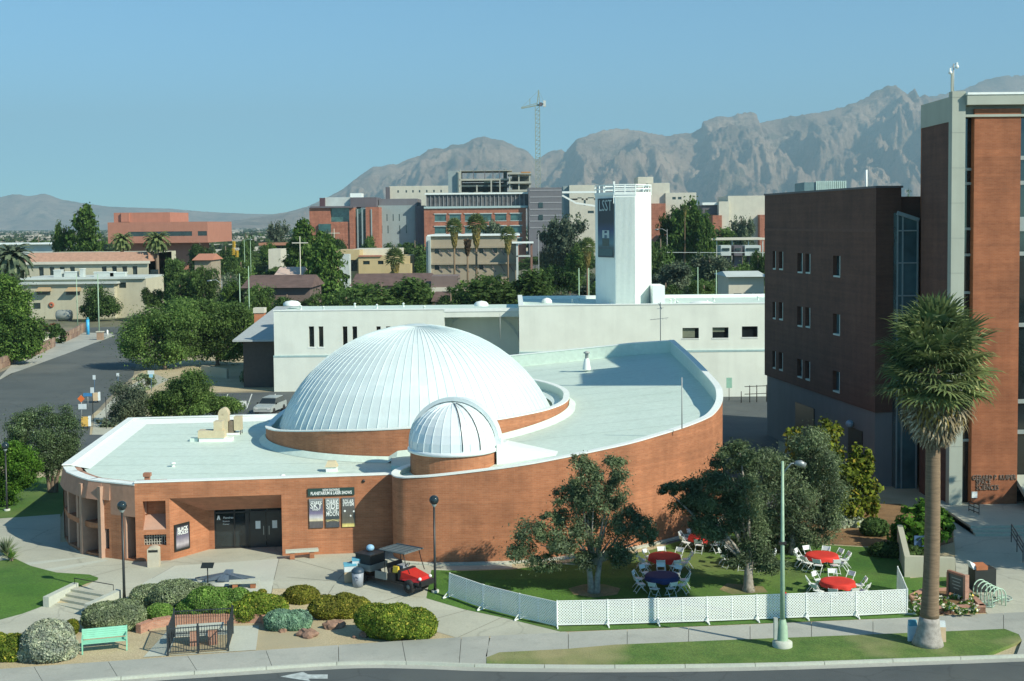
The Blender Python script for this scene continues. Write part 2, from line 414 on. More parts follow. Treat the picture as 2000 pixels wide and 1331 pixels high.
# street arrow
arr = [(560, 1320), (590, 1312), (600, 1316), (640, 1316), (648, 1320), (612, 1321), (618, 1328), (585, 1328)]
ar = MB().prism([tuple(GZ(x, y, 0).xy) for x, y in [(548, 1322), (592, 1313), (602, 1318), (640, 1318), (640, 1326), (602, 1326), (606, 1331)]], .0, .008)
ar.build('road_arrow', plain('road_paint', (.42, .48, .46), .7, .3, 3), kind='structure')

plaza_pts = [(-60, 1062), (20, 1072), (40, 1060), (118, 1050), (118, 1060), (255, 1050), (560, 1050), (760, 1060), (770, 1100), (1000, 1098), (1000, 1110), (845, 1116), (833, 1166), (985, 1204), (1092, 1229), (1110, 1236), (893, 1246), (700, 1188), (640, 1163), (560, 1150), (480, 1150), (330, 1150), (262, 1170), (235, 1177), (145, 1150), (170, 1145), (193, 1131), (175, 1123), (90, 1118), (30, 1098), (-60, 1106)]
plz = sheet('plaza', plaza_pts, 0, CONC)
# plaza joints: paler panels near the entrance and strips
sheet('plaza_panel', [(338, 1106), (545, 1092), (530, 1160), (480, 1158), (330, 1150), (255, 1170), (240, 1172)], .005, CONCL)
sheet('pale_strip', [(-60, 1104), (50, 1100), (165, 1088), (172, 1090), (60, 1104), (-60, 1110)], .005, CONCL)
sheet('pale_strip', [(85, 1113), (205, 1093), (212, 1096), (98, 1117)], .005, CONCL)
def seam(a, b, w_=.03, z=.008):
    a, b = G(*a), G(*b); d = (b-a).normalized(); n = Vector((-d.y, d.x, 0))*w_/2
    q = MB(); k = max(1, int((b-a).length/1.0))
    for i in range(k):
        p, r = a.lerp(b, i/k), a.lerp(b, (i+1)/k); p.z = zt(p.y)+z; r.z = zt(r.y)+z
        q.quad(p-n, r-n, r+n, p+n)
    return q
jm = MB()
for a, b in [((545, 1092), (530, 1162)), ((700, 1090), (640, 1163)), ((340, 1106), (235, 1177)), ((690, 1140), (560, 1128)), ((835, 1150), (700, 1188)), ((920, 1190), (800, 1222)), ((560, 1090), (760, 1150)), ((985, 1204), (893, 1246)), ((250, 1108), (120, 1142))]:
    jm.add(seam(a, b), Matrix.Identity(4))
struct('paving_joints', jm, plain('joint_dark', (.16, .16, .13), .9))  # joints drawn as thin dark lines
sheet('left_lawn', [(-60, 1102), (-10, 1097), (30, 1092), (60, 1106), (110, 1119), (175, 1123), (192, 1129), (190, 1134), (160, 1144), (145, 1150), (85, 1172), (85, 1184), (0, 1211), (-60, 1230)], .006, GRASS)
sheet('left_path', [(-60, 1230), (0, 1211), (85, 1184), (107, 1176), (178, 1200), (150, 1218), (60, 1232), (-60, 1262)], .008, CONC)
sheet('enclosure_pad', [(280, 1284), (333, 1226), (506, 1222), (500, 1270)], .012, CONCL)
sheet('back_lawn', [(-60, 960), (60, 935), (125, 930), (135, 960), (120, 1010), (60, 1015), (-60, 1020)], .006, GRASS)
sheet('side_path', [(-60, 1018), (118, 1005), (118, 1075), (40, 1075), (-60, 1060)], .010, CONC)
lawn_r = [(843, 1114), (900, 1116), (1000, 1113), (1215, 1086), (1275, 1074), (1378, 1041), (1440, 1040), (1560, 1062), (1700, 1070), (1752, 1090), (1778, 1130), (1800, 1128), (1866, 1128), (1870, 1160), (1778, 1175), (1820, 1206), (1700, 1209), (1200, 1230), (1095, 1234), (985, 1207), (833, 1169)]
sheet('right_lawn', lawn_r, .008, GRASS)
sheet('mulch_bed', [(1378, 1041), (1400, 1012), (1560, 985), (1760, 985), (1860, 1020), (1862, 1060), (1752, 1090), (1700, 1068), (1600, 1062), (1500, 1055), (1440, 1043)], .012, MULCH)
sheet('tree_ring', [(1110, 1150), (1140, 1142), (1180, 1142), (1212, 1150), (1205, 1162), (1160, 1168), (1120, 1162)], .013, ground_mat('bare_soil', (.20, .16, .07), (.28, .22, .11), 1.5, (.12, .15, .05), 10))
sheet('tree_ring', [(1420, 1140), (1490, 1146), (1500, 1158), (1430, 1162), (1405, 1152)], .013, MC['bare_soil'])
sheet('building_apron', [(1862, 1022), (2090, 1010), (2090, 1200), (1935, 1205), (1895, 1160), (1868, 1128)], .010, CONC)
sheet('service_lane', [(1375, 770), (1520, 770), (1520, 1010), (1400, 1010), (1380, 1035), (1300, 1070)], .004, ASPH)
# roads and lots on the left
road_l = [(-200, 900), (-200, 745), (0, 728), (60, 700), (150, 668), (205, 652), (270, 650), (270, 700), (260, 735), (215, 775), (180, 810), (175, 850), (140, 900)]
sheet('side_road', road_l, .006, ASPHR)
sheet('cross_road', [(150, 652), (150, 641), (320, 635), (700, 630), (700, 640), (330, 648), (270, 652)], .006, ASPHR)
sheet('left_sidewalk', [(-200, 790), (0, 737), (60, 712), (120, 685), (130, 668), (165, 655), (225, 655), (206, 663), (150, 682), (100, 700), (40, 720), (0, 742)], .016, CONC)
sheet('left_sidewalk', [(0, 737), (35, 700), (105, 660), (165, 650), (222, 652), (205, 662), (150, 684), (95, 704), (40, 724)], .018, CONCW)
sheet('kerb_walk', [(212, 788), (245, 758), (300, 730), (330, 742), (270, 770), (225, 806), (215, 850), (180, 850), (185, 815)], .016, CONC)
sheet('parking_lot', [(380, 770), (535, 766), (700, 764), (700, 850), (380, 850)], .008, ASPH)
sheet('crushed_gravel', [(260, 735), (330, 700), (560, 690), (560, 763), (380, 768), (330, 790), (250, 790)], .012, GRAVEL)
sheet('rear_lane', [(140, 900), (175, 850), (230, 845), (260, 870), (200, 930)], .012, ASPH)
pst = MB()
for x0, x1 in ((445, 440), (492, 487), (538, 533), (584, 579)):
    pst.add(seam((x0, 770), (x1-6, 800), .12, .02), Matrix.Identity(4))
struct('parking_lines', pst, plain('line_paint', (.6, .63, .58), .7, .2))

# ------------------------------------------------------------------ mountains
def fbm(x, y, oct=5, h=.5):
    s = 0; a = 1; t = 0
    for i in range(oct): s += a*noise.noise(Vector((x, y, i*3.1))); t += a; a *= h; x *= 2.03; y *= 2.03
    return s/t
def ridged(x, y, oct=5):
    s = 0; a = 1; t = 0
    for i in range(oct): s += a*(1-abs(noise.noise(Vector((x, y, 7+i*5.3))))*2); t += a; a *= .52; x *= 2.1; y *= 2.1
    return s/t
def mount_mat(name, c1, c2, c3):
    m, nt, p = newmat(name)
    r, n, s = noise_col(nt, c1, c2, .0012, detail=9, rough=.7, lo=.35, hi=.65)
    r3, n3, s3 = noise_col(nt, (0,)*3, (1,)*3, .004, detail=8, rough=.75, lo=.5, hi=.62)
    c = mixc(nt, r.outputs[0], c3, r3.outputs[0])
    nt.links.new(c, p.inputs['Base Color']); p.inputs['Roughness'].default_value = .95
    bn = nt.nodes.new('ShaderNodeBump'); bn.inputs['Strength'].default_value = 1; bn.inputs['Distance'].default_value = 110
    r4, n4, s4 = noise_col(nt, (0,)*3, (1,)*3, .007, detail=10, rough=.78)
    nt.links.new(n4.outputs[0], bn.inputs['Height']); nt.links.new(bn.outputs[0], p.inputs['Normal'])
    return m
def mountain(name, sil, Yr, Yf, mat, nu=900, nv=130, amp=.55, seed=0, fscale=1/650):
    xs = [p[0] for p in sil]; px = np.linspace(xs[0], xs[-1], nu); py = np.interp(px, xs, [p[1] for p in sil])
    V = []; F = []
    for j in range(nv+12):
        t = j/nv
        Y = Yf+(Yr-Yf)*t if t <= 1 else Yr+(t-1)*Yr*.5
        for i in range(nu):
            q = AY(px[i], py[i], Yr); X = q.x*(1+(Y/Yr-1)*.6)
            zc = max(0, q.z)
            if t <= 1:
                rg = ridged(X*fscale+seed, Y*fscale*.45, 6)
                sp = t**1.25
                # spurs: ridges that run from the crest down to the plain
                fade = (4*t*(1-t))
                z = zc*(sp+amp*fade*(rg-.62))+zc*.055*fade*ridged(X/170+seed, Y/230, 4)-zc*.03*fade
                if t > .9: z = zc*(sp+amp*fade*(rg-.62)) + (t-.9)*10*zc*.04*fbm(X/260+seed, Y/260, 4)*(0 if t == 1 else 1)
                if t == 1: z = zc+zc*.025*ridged(X/120, seed, 4)-zc*.012
                z = min(z, zc*(.15+.98*t)*1.0)
            else: z = zc*(1-(t-1)*8)
            V.append((X, Y, max(z, -5)))
    for j in range(nv+11):
        for i in range(nu-1):
            a = j*nu+i; F.append((a, a+1, a+nu+1, a+nu))
    me = bpy.data.meshes.new(name); me.from_pydata(V, [], F); me.materials.append(mat)
    me.polygons.foreach_set('use_smooth', [True]*len(F))
    o = bpy.data.objects.new(name, me); col.objects.link(o); o['kind'] = 'structure'; return o
ROCKM = mount_mat('mountain_rock', (.30, .20, .13), (.72, .53, .37), (.20, .17, .10))
main = [(420, 437), (500, 424), (560, 415), (600, 404), (640, 386), (670, 370), (700, 346), (715, 336), (730, 326), (745, 327), (760, 321), (775, 322), (800, 311), (820, 305), (835, 294), (850, 290), (865, 292), (880, 284), (905, 283), (925, 272), (945, 267), (960, 272), (985, 276), (1010, 288), (1030, 296), (1045, 312), (1062, 304), (1075, 296), (1095, 292), (1105, 298), (1125, 274), (1150, 264), (1175, 256), (1210, 251), (1235, 254), (1260, 260), (1300, 266), (1335, 262), (1355, 258), (1370, 250), (1372, 238), (1388, 234), (1400, 229), (1430, 230), (1440, 222), (1470, 221), (1478, 226), (1482, 242), (1500, 238), (1525, 233), (1545, 228), (1580, 224), (1610, 220), (1650, 208), (1680, 198), (1695, 190), (1708, 180), (1722, 176), (1735, 168), (1752, 169), (1765, 178), (1772, 186), (1786, 174), (1796, 192), (1806, 186), (1820, 193), (1850, 196), (1900, 200), (1960, 214), (2100, 230), (2300, 260)]
mountain('mountain_range', main, 13500, 9500, ROCKM, amp=.6)
back = [(1600, 300), (1700, 240), (1780, 198), (1830, 186), (1870, 178), (1900, 168), (1935, 155), (1965, 149), (2000, 146), (2060, 140), (2150, 150), (2300, 190)]
mountain('far_ridge', back, 16500, 15000, ROCKM, nu=120, nv=20, seed=9, amp=.4)
left = [(-300, 384), (-100, 388), (0, 386), (30, 379), (60, 384), (85, 378), (120, 390), (160, 397), (210, 404), (260, 406), (330, 408), (400, 414), (480, 418), (560, 419), (620, 424)]
mountain('low_hills', left, 17000, 15500, ROCKM, nu=120, nv=20, seed=4, amp=.4)
hz = MB().box(-30000, 30000, -500, 26000, -2.5, 2300)
m, ntz, p = newmat('air_haze'); ntz.nodes.remove(p)
pv = ntz.nodes.new('ShaderNodeVolumePrincipled'); pv.inputs['Density'].default_value = 7.2e-5; pv.inputs['Color'].default_value = (.56, .86, .96, 1); pv.inputs['Anisotropy'].default_value = 0.0
ntz.links.new(pv.outputs[0], ntz.nodes['Material Output'].inputs['Volume'])
hz.build('haze', m, kind='stuff')
# ------------------------------------------------------------------ planetarium
def arcwall(name, mat, pts, z0f, z1f, th, parent, capmat=None, inner=True, innermat=None, inz=None, capname='coping', capw=None):
    """pts: plan points; inside is to the left of the path. wall outer face + inner face + separate cap"""
    P = [Vector((p[0], p[1], 0)) for p in pts]; N = []
    for i in range(len(P)):
        d = (P[min(i+1, len(P)-1)]-P[max(i-1, 0)]).normalized(); N.append(Vector((-d.y, d.x, 0)))
    mb = MB(); s = 0; ib = MB(); cb = MB()
    for i in range(len(P)-1):
        a, b = P[i], P[i+1]; l = (b-a).length
        za0, zb0, za1, zb1 = z0f(a), z0f(b), z1f(a), z1f(b)
        mb.quad((a.x, a.y, za0), (b.x, b.y, zb0), (b.x, b.y, zb1), (a.x, a.y, za1), uv=[(s, za0), (s+l, zb0), (s+l, zb1), (s, za1)])
        ai, bi = a+N[i]*th, b+N[i+1]*th
        if inner:
            iz = inz or z0f
            ib.quad((bi.x, bi.y, iz(bi)), (ai.x, ai.y, iz(ai)), (ai.x, ai.y, za1), (bi.x, bi.y, zb1))
        c = .04
        ao, bo = a-N[i]*c, b-N[i+1]*c; cw = capw or th
        a2, b2 = a+N[i]*(cw+c), b+N[i+1]*(cw+c); t = .07
        cb.hexa([(ao.x, ao.y, za1), (bo.x, bo.y, zb1), (b2.x, b2.y, zb1), (a2.x, a2.y, za1), (ao.x, ao.y, za1+t), (bo.x, bo.y, zb1+t), (b2.x, b2.y, zb1+t), (a2.x, a2.y, za1+t)])
        s += l
    o = mb.build(name, mat, parent)
    if inner: ib.build('parapet', innermat or ROOF_W, parent)
    cb.build(capname, capmat or WCAP, parent); return o
def zr(p): return 5.55+.1*p[0]+.03*(p[1]-75)
plan = thing('planetarium_building', 'low brick planetarium with white roof, large white dome and small observatory dome', 'planetarium', (0, 0, 0))
outer = smooth([(-5.2, 75.0, 0), (-6.5, 73.6, 0), (-6.8, 72.3, 0), (-6.4, 71.2, 0), (-5.6, 70.75, 0), (-3.9, 70.45, 0), (0, 70.7, 0), (2.8, 71.6, 0), (6.2, 73.2, 0), (8.1, 74.6, 0), (10.2, 76.5, 0), (11.8, 78.5, 0), (12.9, 80.8, 0), (13.45, 83.5, 0), (13.7, 88, 0), (13.8, 99, 0), (13.7, 110.5, 0)], 6)
def zrim(p):
    k = max(0, min(1, (p[1]-79)/5)) if p[0] > 9 else 0
    return zr(p)+.3+.65*k
arcwall('curved_wall', BRICK, outer, lambda p: .2, zrim, .35, plan, inz=lambda p: zr(p)-.3)
arcwall('rear_wall', BRICK, [(13.7, 110.5), (10.4, 111.6), (-8, 112.8)], lambda p: .2, lambda p: zr(p)+.95, .35, plan, inz=lambda p: zr(p)-.2)
inn=[p+Vector((-(outer[min(i+1,len(outer)-1)]-outer[max(i-1,0)]).normalized().y,(outer[min(i+1,len(outer)-1)]-outer[max(i-1,0)]).normalized().x,0))*.3 for i,p in enumerate(outer)]
MB().prism([(p.x, p.y) for p in inn]+[(10.4, 111.4), (-8, 112.8), (-8, 86), (-7.2, 76)], 3.9, 0, zf=lambda x, y: zr((x, y))).build('roof_deck', ROOF_W, plan)
sm_ = MB(); SEAM = plain('membrane_lap', (.50, .62, .54), .7, .1)
for k in range(12):
    y = 79+k*2.9; xa_ = 4.6 if y < 100 else -6; xb_ = float(np.interp(y, [74, 78, 82, 84, 112], [7, 11.2, 12.9, 13.2, 13.3]))
    if y < 80: xa_ = 0
    n_ = 8
    for i in range(n_):
        u, v = xa_+(xb_-xa_)*i/n_, xa_+(xb_-xa_)*(i+1)/n_
        sm_.quad((u, y, zr((u, y))+.006), (v, y, zr((v, y))+.006), (v, y+.07, zr((v, y+.07))+.006), (u, y+.07, zr((u, y+.07))+.006))
for k in range(7):
    y = 75.5+k*2.9; x1_ = -17.2 if y > 80 else -8.5
    sm_.quad((-26.0, y, 4.606), (x1_, y, 4.606), (x1_, y+.07, 4.606), (-26.0, y+.07, 4.606))
sm_.build('roof_laps', SEAM, plan, kind='stuff')
# concrete footing strip along the curved wall
ft = MB()
for a, b in zip(outer[6:84], outer[7:85]):
    d = (b-a).normalized(); n = Vector((d.y, -d.x, 0))*.28
    ft.quad((a.x+n.x, a.y+n.y, .53), (b.x+n.x, b.y+n.y, .53), (b.x, b.y, .55), (a.x, a.y, .55))
    ft.quad((a.x+n.x, a.y+n.y, .3), (b.x+n.x, b.y+n.y, .3), (b.x+n.x, b.y+n.y, .53), (a.x+n.x, a.y+n.y, .53))
ft.build('footing', CONCL, plan)

# lobby wing
LR = 4.60
fa = Vector((-21.0, 71.6, 0)); fd = Vector((14.3, 1.75, 0)).normalized(); fn = Vector((-fd.y, fd.x, 0))
def F(u, d, z): p = fa+fd*u+fn*d; return Vector((p.x, p.y, z))
def fbox(mb, u0, u1, d0, d1, z0, z1):
    return mb.hexa([F(u0, d0, z0), F(u1, d0, z0), F(u1, d1, z0), F(u0, d1, z0), F(u0, d0, z1), F(u1, d0, z1), F(u1, d1, z1), F(u0, d1, z1)])
lob = [(-26.9, 77.4), (-28.4, 96.0), (-17.5, 97.2), (-8, 98), (-6.6, 73.9), (-21, 72.1), (-22.6, 72.7), (-24.3, 73.5), (-25.4, 74.7)]
MB().prism(lob, 3.9, LR).build('roof_deck', ROOF_W, plan)
arcwall('side_wall', BRICK, [(-8, 98.2), (-17.5, 97.4), (-28.5, 96.1), (-26.9, 77.2)], lambda p: .1, lambda p: 4.85, .5, plan, inz=lambda p: LR-.1)
# canted white edge inside the left and rear parapet
cb = MB()
for (a, b, n) in (((-28.5, 96.1), (-26.9, 77.2), (1, .08)), ((-17.5, 97.4), (-28.5, 96.1), (.1, -1)), ((-8, 98.2), (-17.5, 97.4), (.1, -1))):
    n = Vector(n).normalized(); A = Vector(a)+n*.5; B = Vector(b)+n*.5; A2 = A+n*1.1; B2 = B+n*1.1
    cb.quad((A.x, A.y, 4.84), (B.x, B.y, 4.84), (B2.x, B2.y, LR+.01), (A2.x, A2.y, LR+.01))
cb.build('roof_cant', WCAP, plan)
# right brick wall, fascia, pier (front plane)
mb = MB(); fbox(mb, 8.0, 14.5, 0, .45, .2, 4.85); fbox(mb, 1.85, 8.0, 0, .14, 3.93, 4.85)
fbox(mb, 0, .42, 0, .9, .2, 4.85); fbox(mb, 1.65, 1.85, 0, .45, .2, 4.85); fbox(mb, .42, 1.65, 0, .9, 3.82, 4.85); fbox(mb, .42, 1.65, 0, .9, 1.93, 2.2); fbox(mb, .42, 1.65, 0, .9, .2, 1.3)
fbox(mb, .42, 1.65, .901, 1.0, 1.3, 3.82)
mb.build('front_wall', BRICK, plan)
mb = MB(); mb.hexa([F(.42, .02, 2.2), F(1.65, .02, 2.2), F(1.65, .88, 2.2), F(.42, .88, 2.2), F(.42, .02, 2.22), F(1.65, .02, 2.22), F(1.65, .88, 2.9), F(.42, .88, 2.9)])
mb.build('sloped_sill', plain('pink_render', (.44, .27, .19), .8, .08), plan)
cp = MB(); fbox(cp, -.03, 14.53, -.03, .5, 4.85, 4.91); cp.build('coping', WCAP, plan)
# splayed entrance wall and jamb
mb = MB(); a, b = F(1.85, .0, 0), F(3.75, 2.2, 0)
mb.hexa([(a.x, a.y, .2), (b.x, b.y, .2), (b.x-.5, b.y+.3, .2), (a.x-.02, a.y+.5, .2), (a.x, a.y, 3.93), (b.x, b.y, 2.8), (b.x-.5, b.y+.3, 2.8), (a.x-.02, a.y+.5, 3.93)])
mb.build('splayed_wall', BRICK, plan)
mb = MB(); fbox(mb, 3.75, 4.05, 2.2, 2.5, .2, 3.0); mb.build('door_return', BRICK, plan)
mb = MB(); fbox(mb, 8.0, 8.45, .45, 2.6, .2, 3.95); mb.build('entrance_jamb', BRICK, plan)
SLAT = plain('brown_slats', (.52, .22, .11), .7, .15, 2)
for k in range(14):
    t = k/14; u0_ = 1.85+1.75*t; z = 3.93-1.16*t; d = .15+1.95*t
    mb = MB(); fbox(mb, u0_, 8.0, d, d+.05, z-.084, z); fbox(mb, u0_, 8.0, d+.05, d+.145, z-.078, z-.06)
    mb.build('slat', SLAT, plan)
# storefront
g = MB(); fbox(g, 4.05, 8.0, 2.3, 2.34, .45, 2.8); g.build('glass_wall', GLASSD, plan)
fr = MB()
for u in (4.05, 5.15, 5.8, 6.05, 7.0, 7.95): fbox(fr, u, u+.06 if u != 5.8 else u+.2, 2.2, 2.3, .45, 2.75)
fbox(fr, 4.05, 8.0, 2.2, 2.3, 2.5, 2.58); fbox(fr, 4.05, 8.0, 2.2, 2.3, .45, .53); fbox(fr, 3.75, 8.0, 2.15, 2.35, 2.72, 2.95)
fr.build('window_frame', DARKM, plan)
for u in (6.1, 7.05):
    d_ = MB(); fbox(d_, u, u+.86, 2.19, 2.23, .47, 2.5); d = d_.build('door', plain('door_bronze', (.035, .038, .036), .3, .2), plan)
    h_ = MB(); fbox(h_, u+(.72 if u < 7 else .08), u+(.76 if u < 7 else .12), 2.10, 2.16, 1.2, 1.7); h_.build('handle', plain('dull_steel', (.35, .36, .35), .35, .1, metal=.8), d)
    s_ = MB(); fbox(s_, u+.28, u+.56, 2.175, 2.185, 1.55, 2.0); s_.build('notice', WPLAST, d)
text('sign_text', 'Flandrau', .17, WPLAST, plan, F(4.85, 2.18, 2.25), math.atan2(fd.y, fd.x))
text('sign_text', 'Science', .13, WPLAST, plan, F(4.72, 2.18, 2.05), math.atan2(fd.y, fd.x))
text('sign_text', 'Center', .13, WPLAST, plan, F(4.72, 2.18, 1.88), math.atan2(fd.y, fd.x))
a_ = MB(); A_ = F(4.3, 2.18, 2.25)
a_.prism([(-.1, -.1), (-.03, -.1), (0, 0), (.03, -.1), (.1, -.1), (.04, .14), (-.04, .14)], 0, .02, bot=True); ao = a_.build('sign_emblem', WPLAST, plan); ao.location = A_; ao.rotation_euler = (R(90), 0, math.atan2(fd.y, fd.x))
# faceted left end
FP = [Vector(p) for p in ((-21.0, 71.6, 0), (-21.75, 71.95, 0), (-22.6, 72.4, 0), (-23.15, 72.65, 0), (-24.05, 73.15, 0), (-24.5, 73.6, 0), (-25.15, 74.35, 0), (-26.1, 75.6, 0), (-26.9, 77.3, 0))]
fac = MB(); dk = MB(); fin = MB(); sil = MB(); top = MB()
def seg(mbx, a, b, d0, d1, z0, z1, t0=0, t1=1, lean=0):
    d = (b-a).normalized(); n = Vector((d.y, -d.x, 0)); n = -n if n.y < 0 else n  # inward
    n = Vector((-d.y, d.x, 0)); n = n if n.dot(Vector((-15, 85, 0))-a) > 0 else -n
    A = a.lerp(b, t0); B = a.lerp(b, t1)
    q = [A+n*(d0-lean), B+n*(d0-lean), B+n*d1, A+n*d1, A+n*d0, B+n*d0, B+n*d1, A+n*d1]
    mbx.hexa([(p.x, p.y, z0) for p in q[:4]]+[(p.x, p.y, z1) for p in q[4:]])
for i in range(8):
    a, b = FP[i], FP[i+1]
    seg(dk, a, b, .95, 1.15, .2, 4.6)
    if i in (0, 1): seg(sil, a, b, .0, .95, 2.95, 4.72, lean=.0)
    else: seg(sil, a, b, .0, .95, 3.75, 4.72, lean=.22 if i > 2 else .1)
    if i == 0: seg(fac, a, b, 0, .9, .2, .55)
    elif i == 1: seg(fac, a, b, 0, .9, .2, 2.95)
    elif i == 2: seg(fac, a, b, .0, .9, .2, .95); seg(fac, a, b, 0, .9, 2.1, 3.75); seg(fac, a, b, 0, .5, .95, 2.1, 0, .25); seg(fac, a, b, 0, .5, .95, 2.1, .8, 1)
    else:
        seg(fac, a, b, 0, .9, .2, .6); seg(fac, a, b, 0, .9, 2.05, 2.35)
    seg(top, a, b, -.02, .6, 4.72, 4.79)
for i in (1, 3, 5, 6, 7, 8):
    ft_ = 4.5 if i in (3, 5) else 3.74
    a = FP[i]; c = (Vector((-15, 84, 0))-a).normalized(); s = Vector((-c.y, c.x, 0))*.13
    p0, p1 = a-c*(.22 if ft_ > 4 else -.02), a+c*1.0
    fin.hexa([(p0.x-s.x, p0.y-s.y, .2), (p0.x+s.x, p0.y+s.y, .2), (p1.x+s.x, p1.y+s.y, .2), (p1.x-s.x, p1.y-s.y, .2), (p0.x-s.x, p0.y-s.y, ft_), (p0.x+s.x, p0.y+s.y, ft_), (p1.x+s.x, p1.y+s.y, ft_), (p1.x-s.x, p1.y-s.y, ft_)])
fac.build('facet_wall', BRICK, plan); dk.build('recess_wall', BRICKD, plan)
sil.build('sloped_fascia', plain('pink_render2', (.42, .24, .16), .8, .1), plan); fin.build('wall_fin', plain('pale_fin', (.42, .27, .19), .85, .1), plan); top.build('coping', WCAP, plan)
GR = plain('grille_block', (.40, .40, .33), .7, .1)
def grille(o, d, n, w_, h, nx, nz, seed):
    random.seed(seed); bk = MB(); gb = MB(); d = Vector(d); n = Vector(n); o = Vector(o)
    def q(u0, u1, z0, z1, e0, e1, m_):
        pts = [o+d*u0-n*e0, o+d*u1-n*e0, o+d*u1-n*e1, o+d*u0-n*e1]
        m_.hexa([(p.x, p.y, o.z+z0) for p in (pts[3], pts[2], pts[1], pts[0])]+[(p.x, p.y, o.z+z1) for p in (pts[3], pts[2], pts[1], pts[0])])
    q(0, w_, 0, h, -.10, -.04, bk)
    for i in range(nx+1): q(i*w_/nx-.02, i*w_/nx+.02, 0, h, -.05, .03, gb) if random.random() < .85 else None
    for j in range(nz+1):
        for i in range(nx):
            if random.random() < .8: q(i*w_/nx, (i+1)*w_/nx, j*h/nz-.02, j*h/nz+.02, -.05, .02, gb)
    b_ = bk.build('window_pane', GLASSD, plan); gb.build('grille', GR, b_)
grille(F(.42, .3, 1.3), fd, fn, 1.23, .63, 9, 4, 3)
s2 = (FP[3]-FP[2]).normalized(); grille(FP[3]-s2*.48+Vector((0, .3, .95)), s2, Vector((-s2.y, s2.x, 0)), .34, 1.15, 3, 6, 4)
# posters
POSTER = {}
def poster_mat(name, stops, rough=.4):
    m, nt, p = newmat(name); tc = nt.nodes.new('ShaderNodeTexCoord'); s = nt.nodes.new('ShaderNodeSeparateXYZ'); r = nt.nodes.new('ShaderNodeValToRGB')
    nt.links.new(tc.outputs['Generated'], s.inputs[0]); nt.links.new(s.outputs['Z'], r.inputs[0])
    while len(r.color_ramp.elements) < len(stops): r.color_ramp.elements.new(.5)
    for e, (t, c) in zip(r.color_ramp.elements, stops): e.position = t; e.color = (*c, 1)
    n = nt.nodes.new('ShaderNodeTexNoise'); n.inputs['Scale'].default_value = 5
    nt.links.new(tc.outputs['Generated'], n.inputs[0])
    rr = nt.nodes.new('ShaderNodeValToRGB'); rr.color_ramp.elements[0].color = (.6, .6, .6, 1); rr.color_ramp.elements[1].color = (1.2, 1.2, 1.2, 1)
    nt.links.new(n.outputs[0], rr.inputs[0])
    nt.links.new(mixc(nt, r.outputs[0], rr.outputs[0], 1.0, 'MULTIPLY'), p.inputs['Base Color']); p.inputs['Roughness'].default_value = rough; return m
fr_ang = math.atan2(fd.y, fd.x)
def flat_sign(name, label, cat, u0, u1, z0, z1, mat, group=None, d=-.08):
    t = thing(name, label, cat, F((u0+u1)/2, d, z0), fr_ang, group)
    w_ = (u1-u0)/2; MB().box(-w_, w_, 0, .05, 0, z1-z0).build('panel', mat, t); return t
# x603-692,y952-968  ; three banners y972-1030
uo = lambda x: (PL(x, 1000, fa, fn)-fa).dot(fd)
zo = lambda x, y: PL(x, y, fa, fn).z
t = flat_sign('wall_sign', 'dark green header sign above three banners reading planetarium and laser shows', 'sign', uo(602), uo(693), zo(647, 968), zo(647, 953), plain('sign_green', (.025, .06, .05), .5))
hw = (uo(693)-uo(602)); hh = zo(647, 953)-zo(647, 968)
text('lettering', 'NOW SHOWING', .19, WPLAST, t, (0, -.012, hh*.74), width=hw*.36, bold=.004)
text('lettering', 'PLANETARIUM & LASER SHOWS', .25, WPLAST, t, (0, -.012, hh*.34), width=hw*.88, bold=.006)
PB = [((604, 631), 'tall banner with bright sunrise horizon and word sky, left of the three', [(0, (.12, .11, .11)), (.22, (.14, .13, .12)), (.25, (.75, .68, .45)), (.36, (.6, .6, .6)), (.5, (.2, .18, .28)), (.8, (.12, .14, .14)), (1, (.3, .33, .33))], [('STARRY', .86, .8, .22), ('SKY', .75, .86, .42), ('TONIGHT', .63, .6, .15)]),
      ((636, 663), 'tall dark banner reading dark side of the moon, middle of the three', [(0, (.08, .09, .10)), (.2, (.10, .10, .10)), (.24, (.35, .32, .15)), (.3, (.05, .07, .08)), (.6, (.13, .16, .15)), (1, (.30, .34, .32))], [('DARK', .86, .85, .38), ('SIDE', .72, .9, .42), ('OF THE', .58, .7, .26), ('MOON', .46, .88, .36)]),
      ((668, 693), 'tall dark banner with planets and yellow glow at the foot, right of the three', [(0, (.8, .72, .25)), (.08, (.7, .6, .2)), (.14, (.15, .14, .10)), (.6, (.11, .11, .10)), (1, (.16, .18, .18))], [('SOLAR', .87, .85, .3), ('SYSTEM', .77, .85, .28)])]
for (xa, xb), lab, st, words in PB:
    t = flat_sign('show_banner', lab, 'banner', uo(xa), uo(xb), zo(647, 1030), zo(647, 973), poster_mat('banner_print', st), 'show banners on the brick wall')
    W_ = uo(xb)-uo(xa); H_ = zo(647, 973)-zo(647, 1030)
    for wd, hz_, wf, sz in words: text('lettering', wd, sz, WPLAST, t, (0, -.012, hz_*H_), width=W_*wf, bold=.004)
    if xa == 668:
        for x_, z_, r_ in ((-.2, .55, .06), (.12, .38, .05), (.3, .53, .05)):
            q = MB().lathe([(0.001, 0), (r_, 0), (r_, .02), (.001, .02)], 12, smooth=False); o = q.build('printed_planet', WPLAST, t); o.location = (x_, -.01, z_*H_); o.rotation_euler = (R(90), 0, 0)
    if xa == 636:
        q = MB().beam((-.33, 0, .2*H_), (0, 0, .27*H_), .02, .015).beam((0, 0, .27*H_), (.33, 0, .2*H_), .02, .015); q.build('printed_ray', plain('yellow_ink', (.8, .72, .4), .6), t).location = (0, -.01, 0)
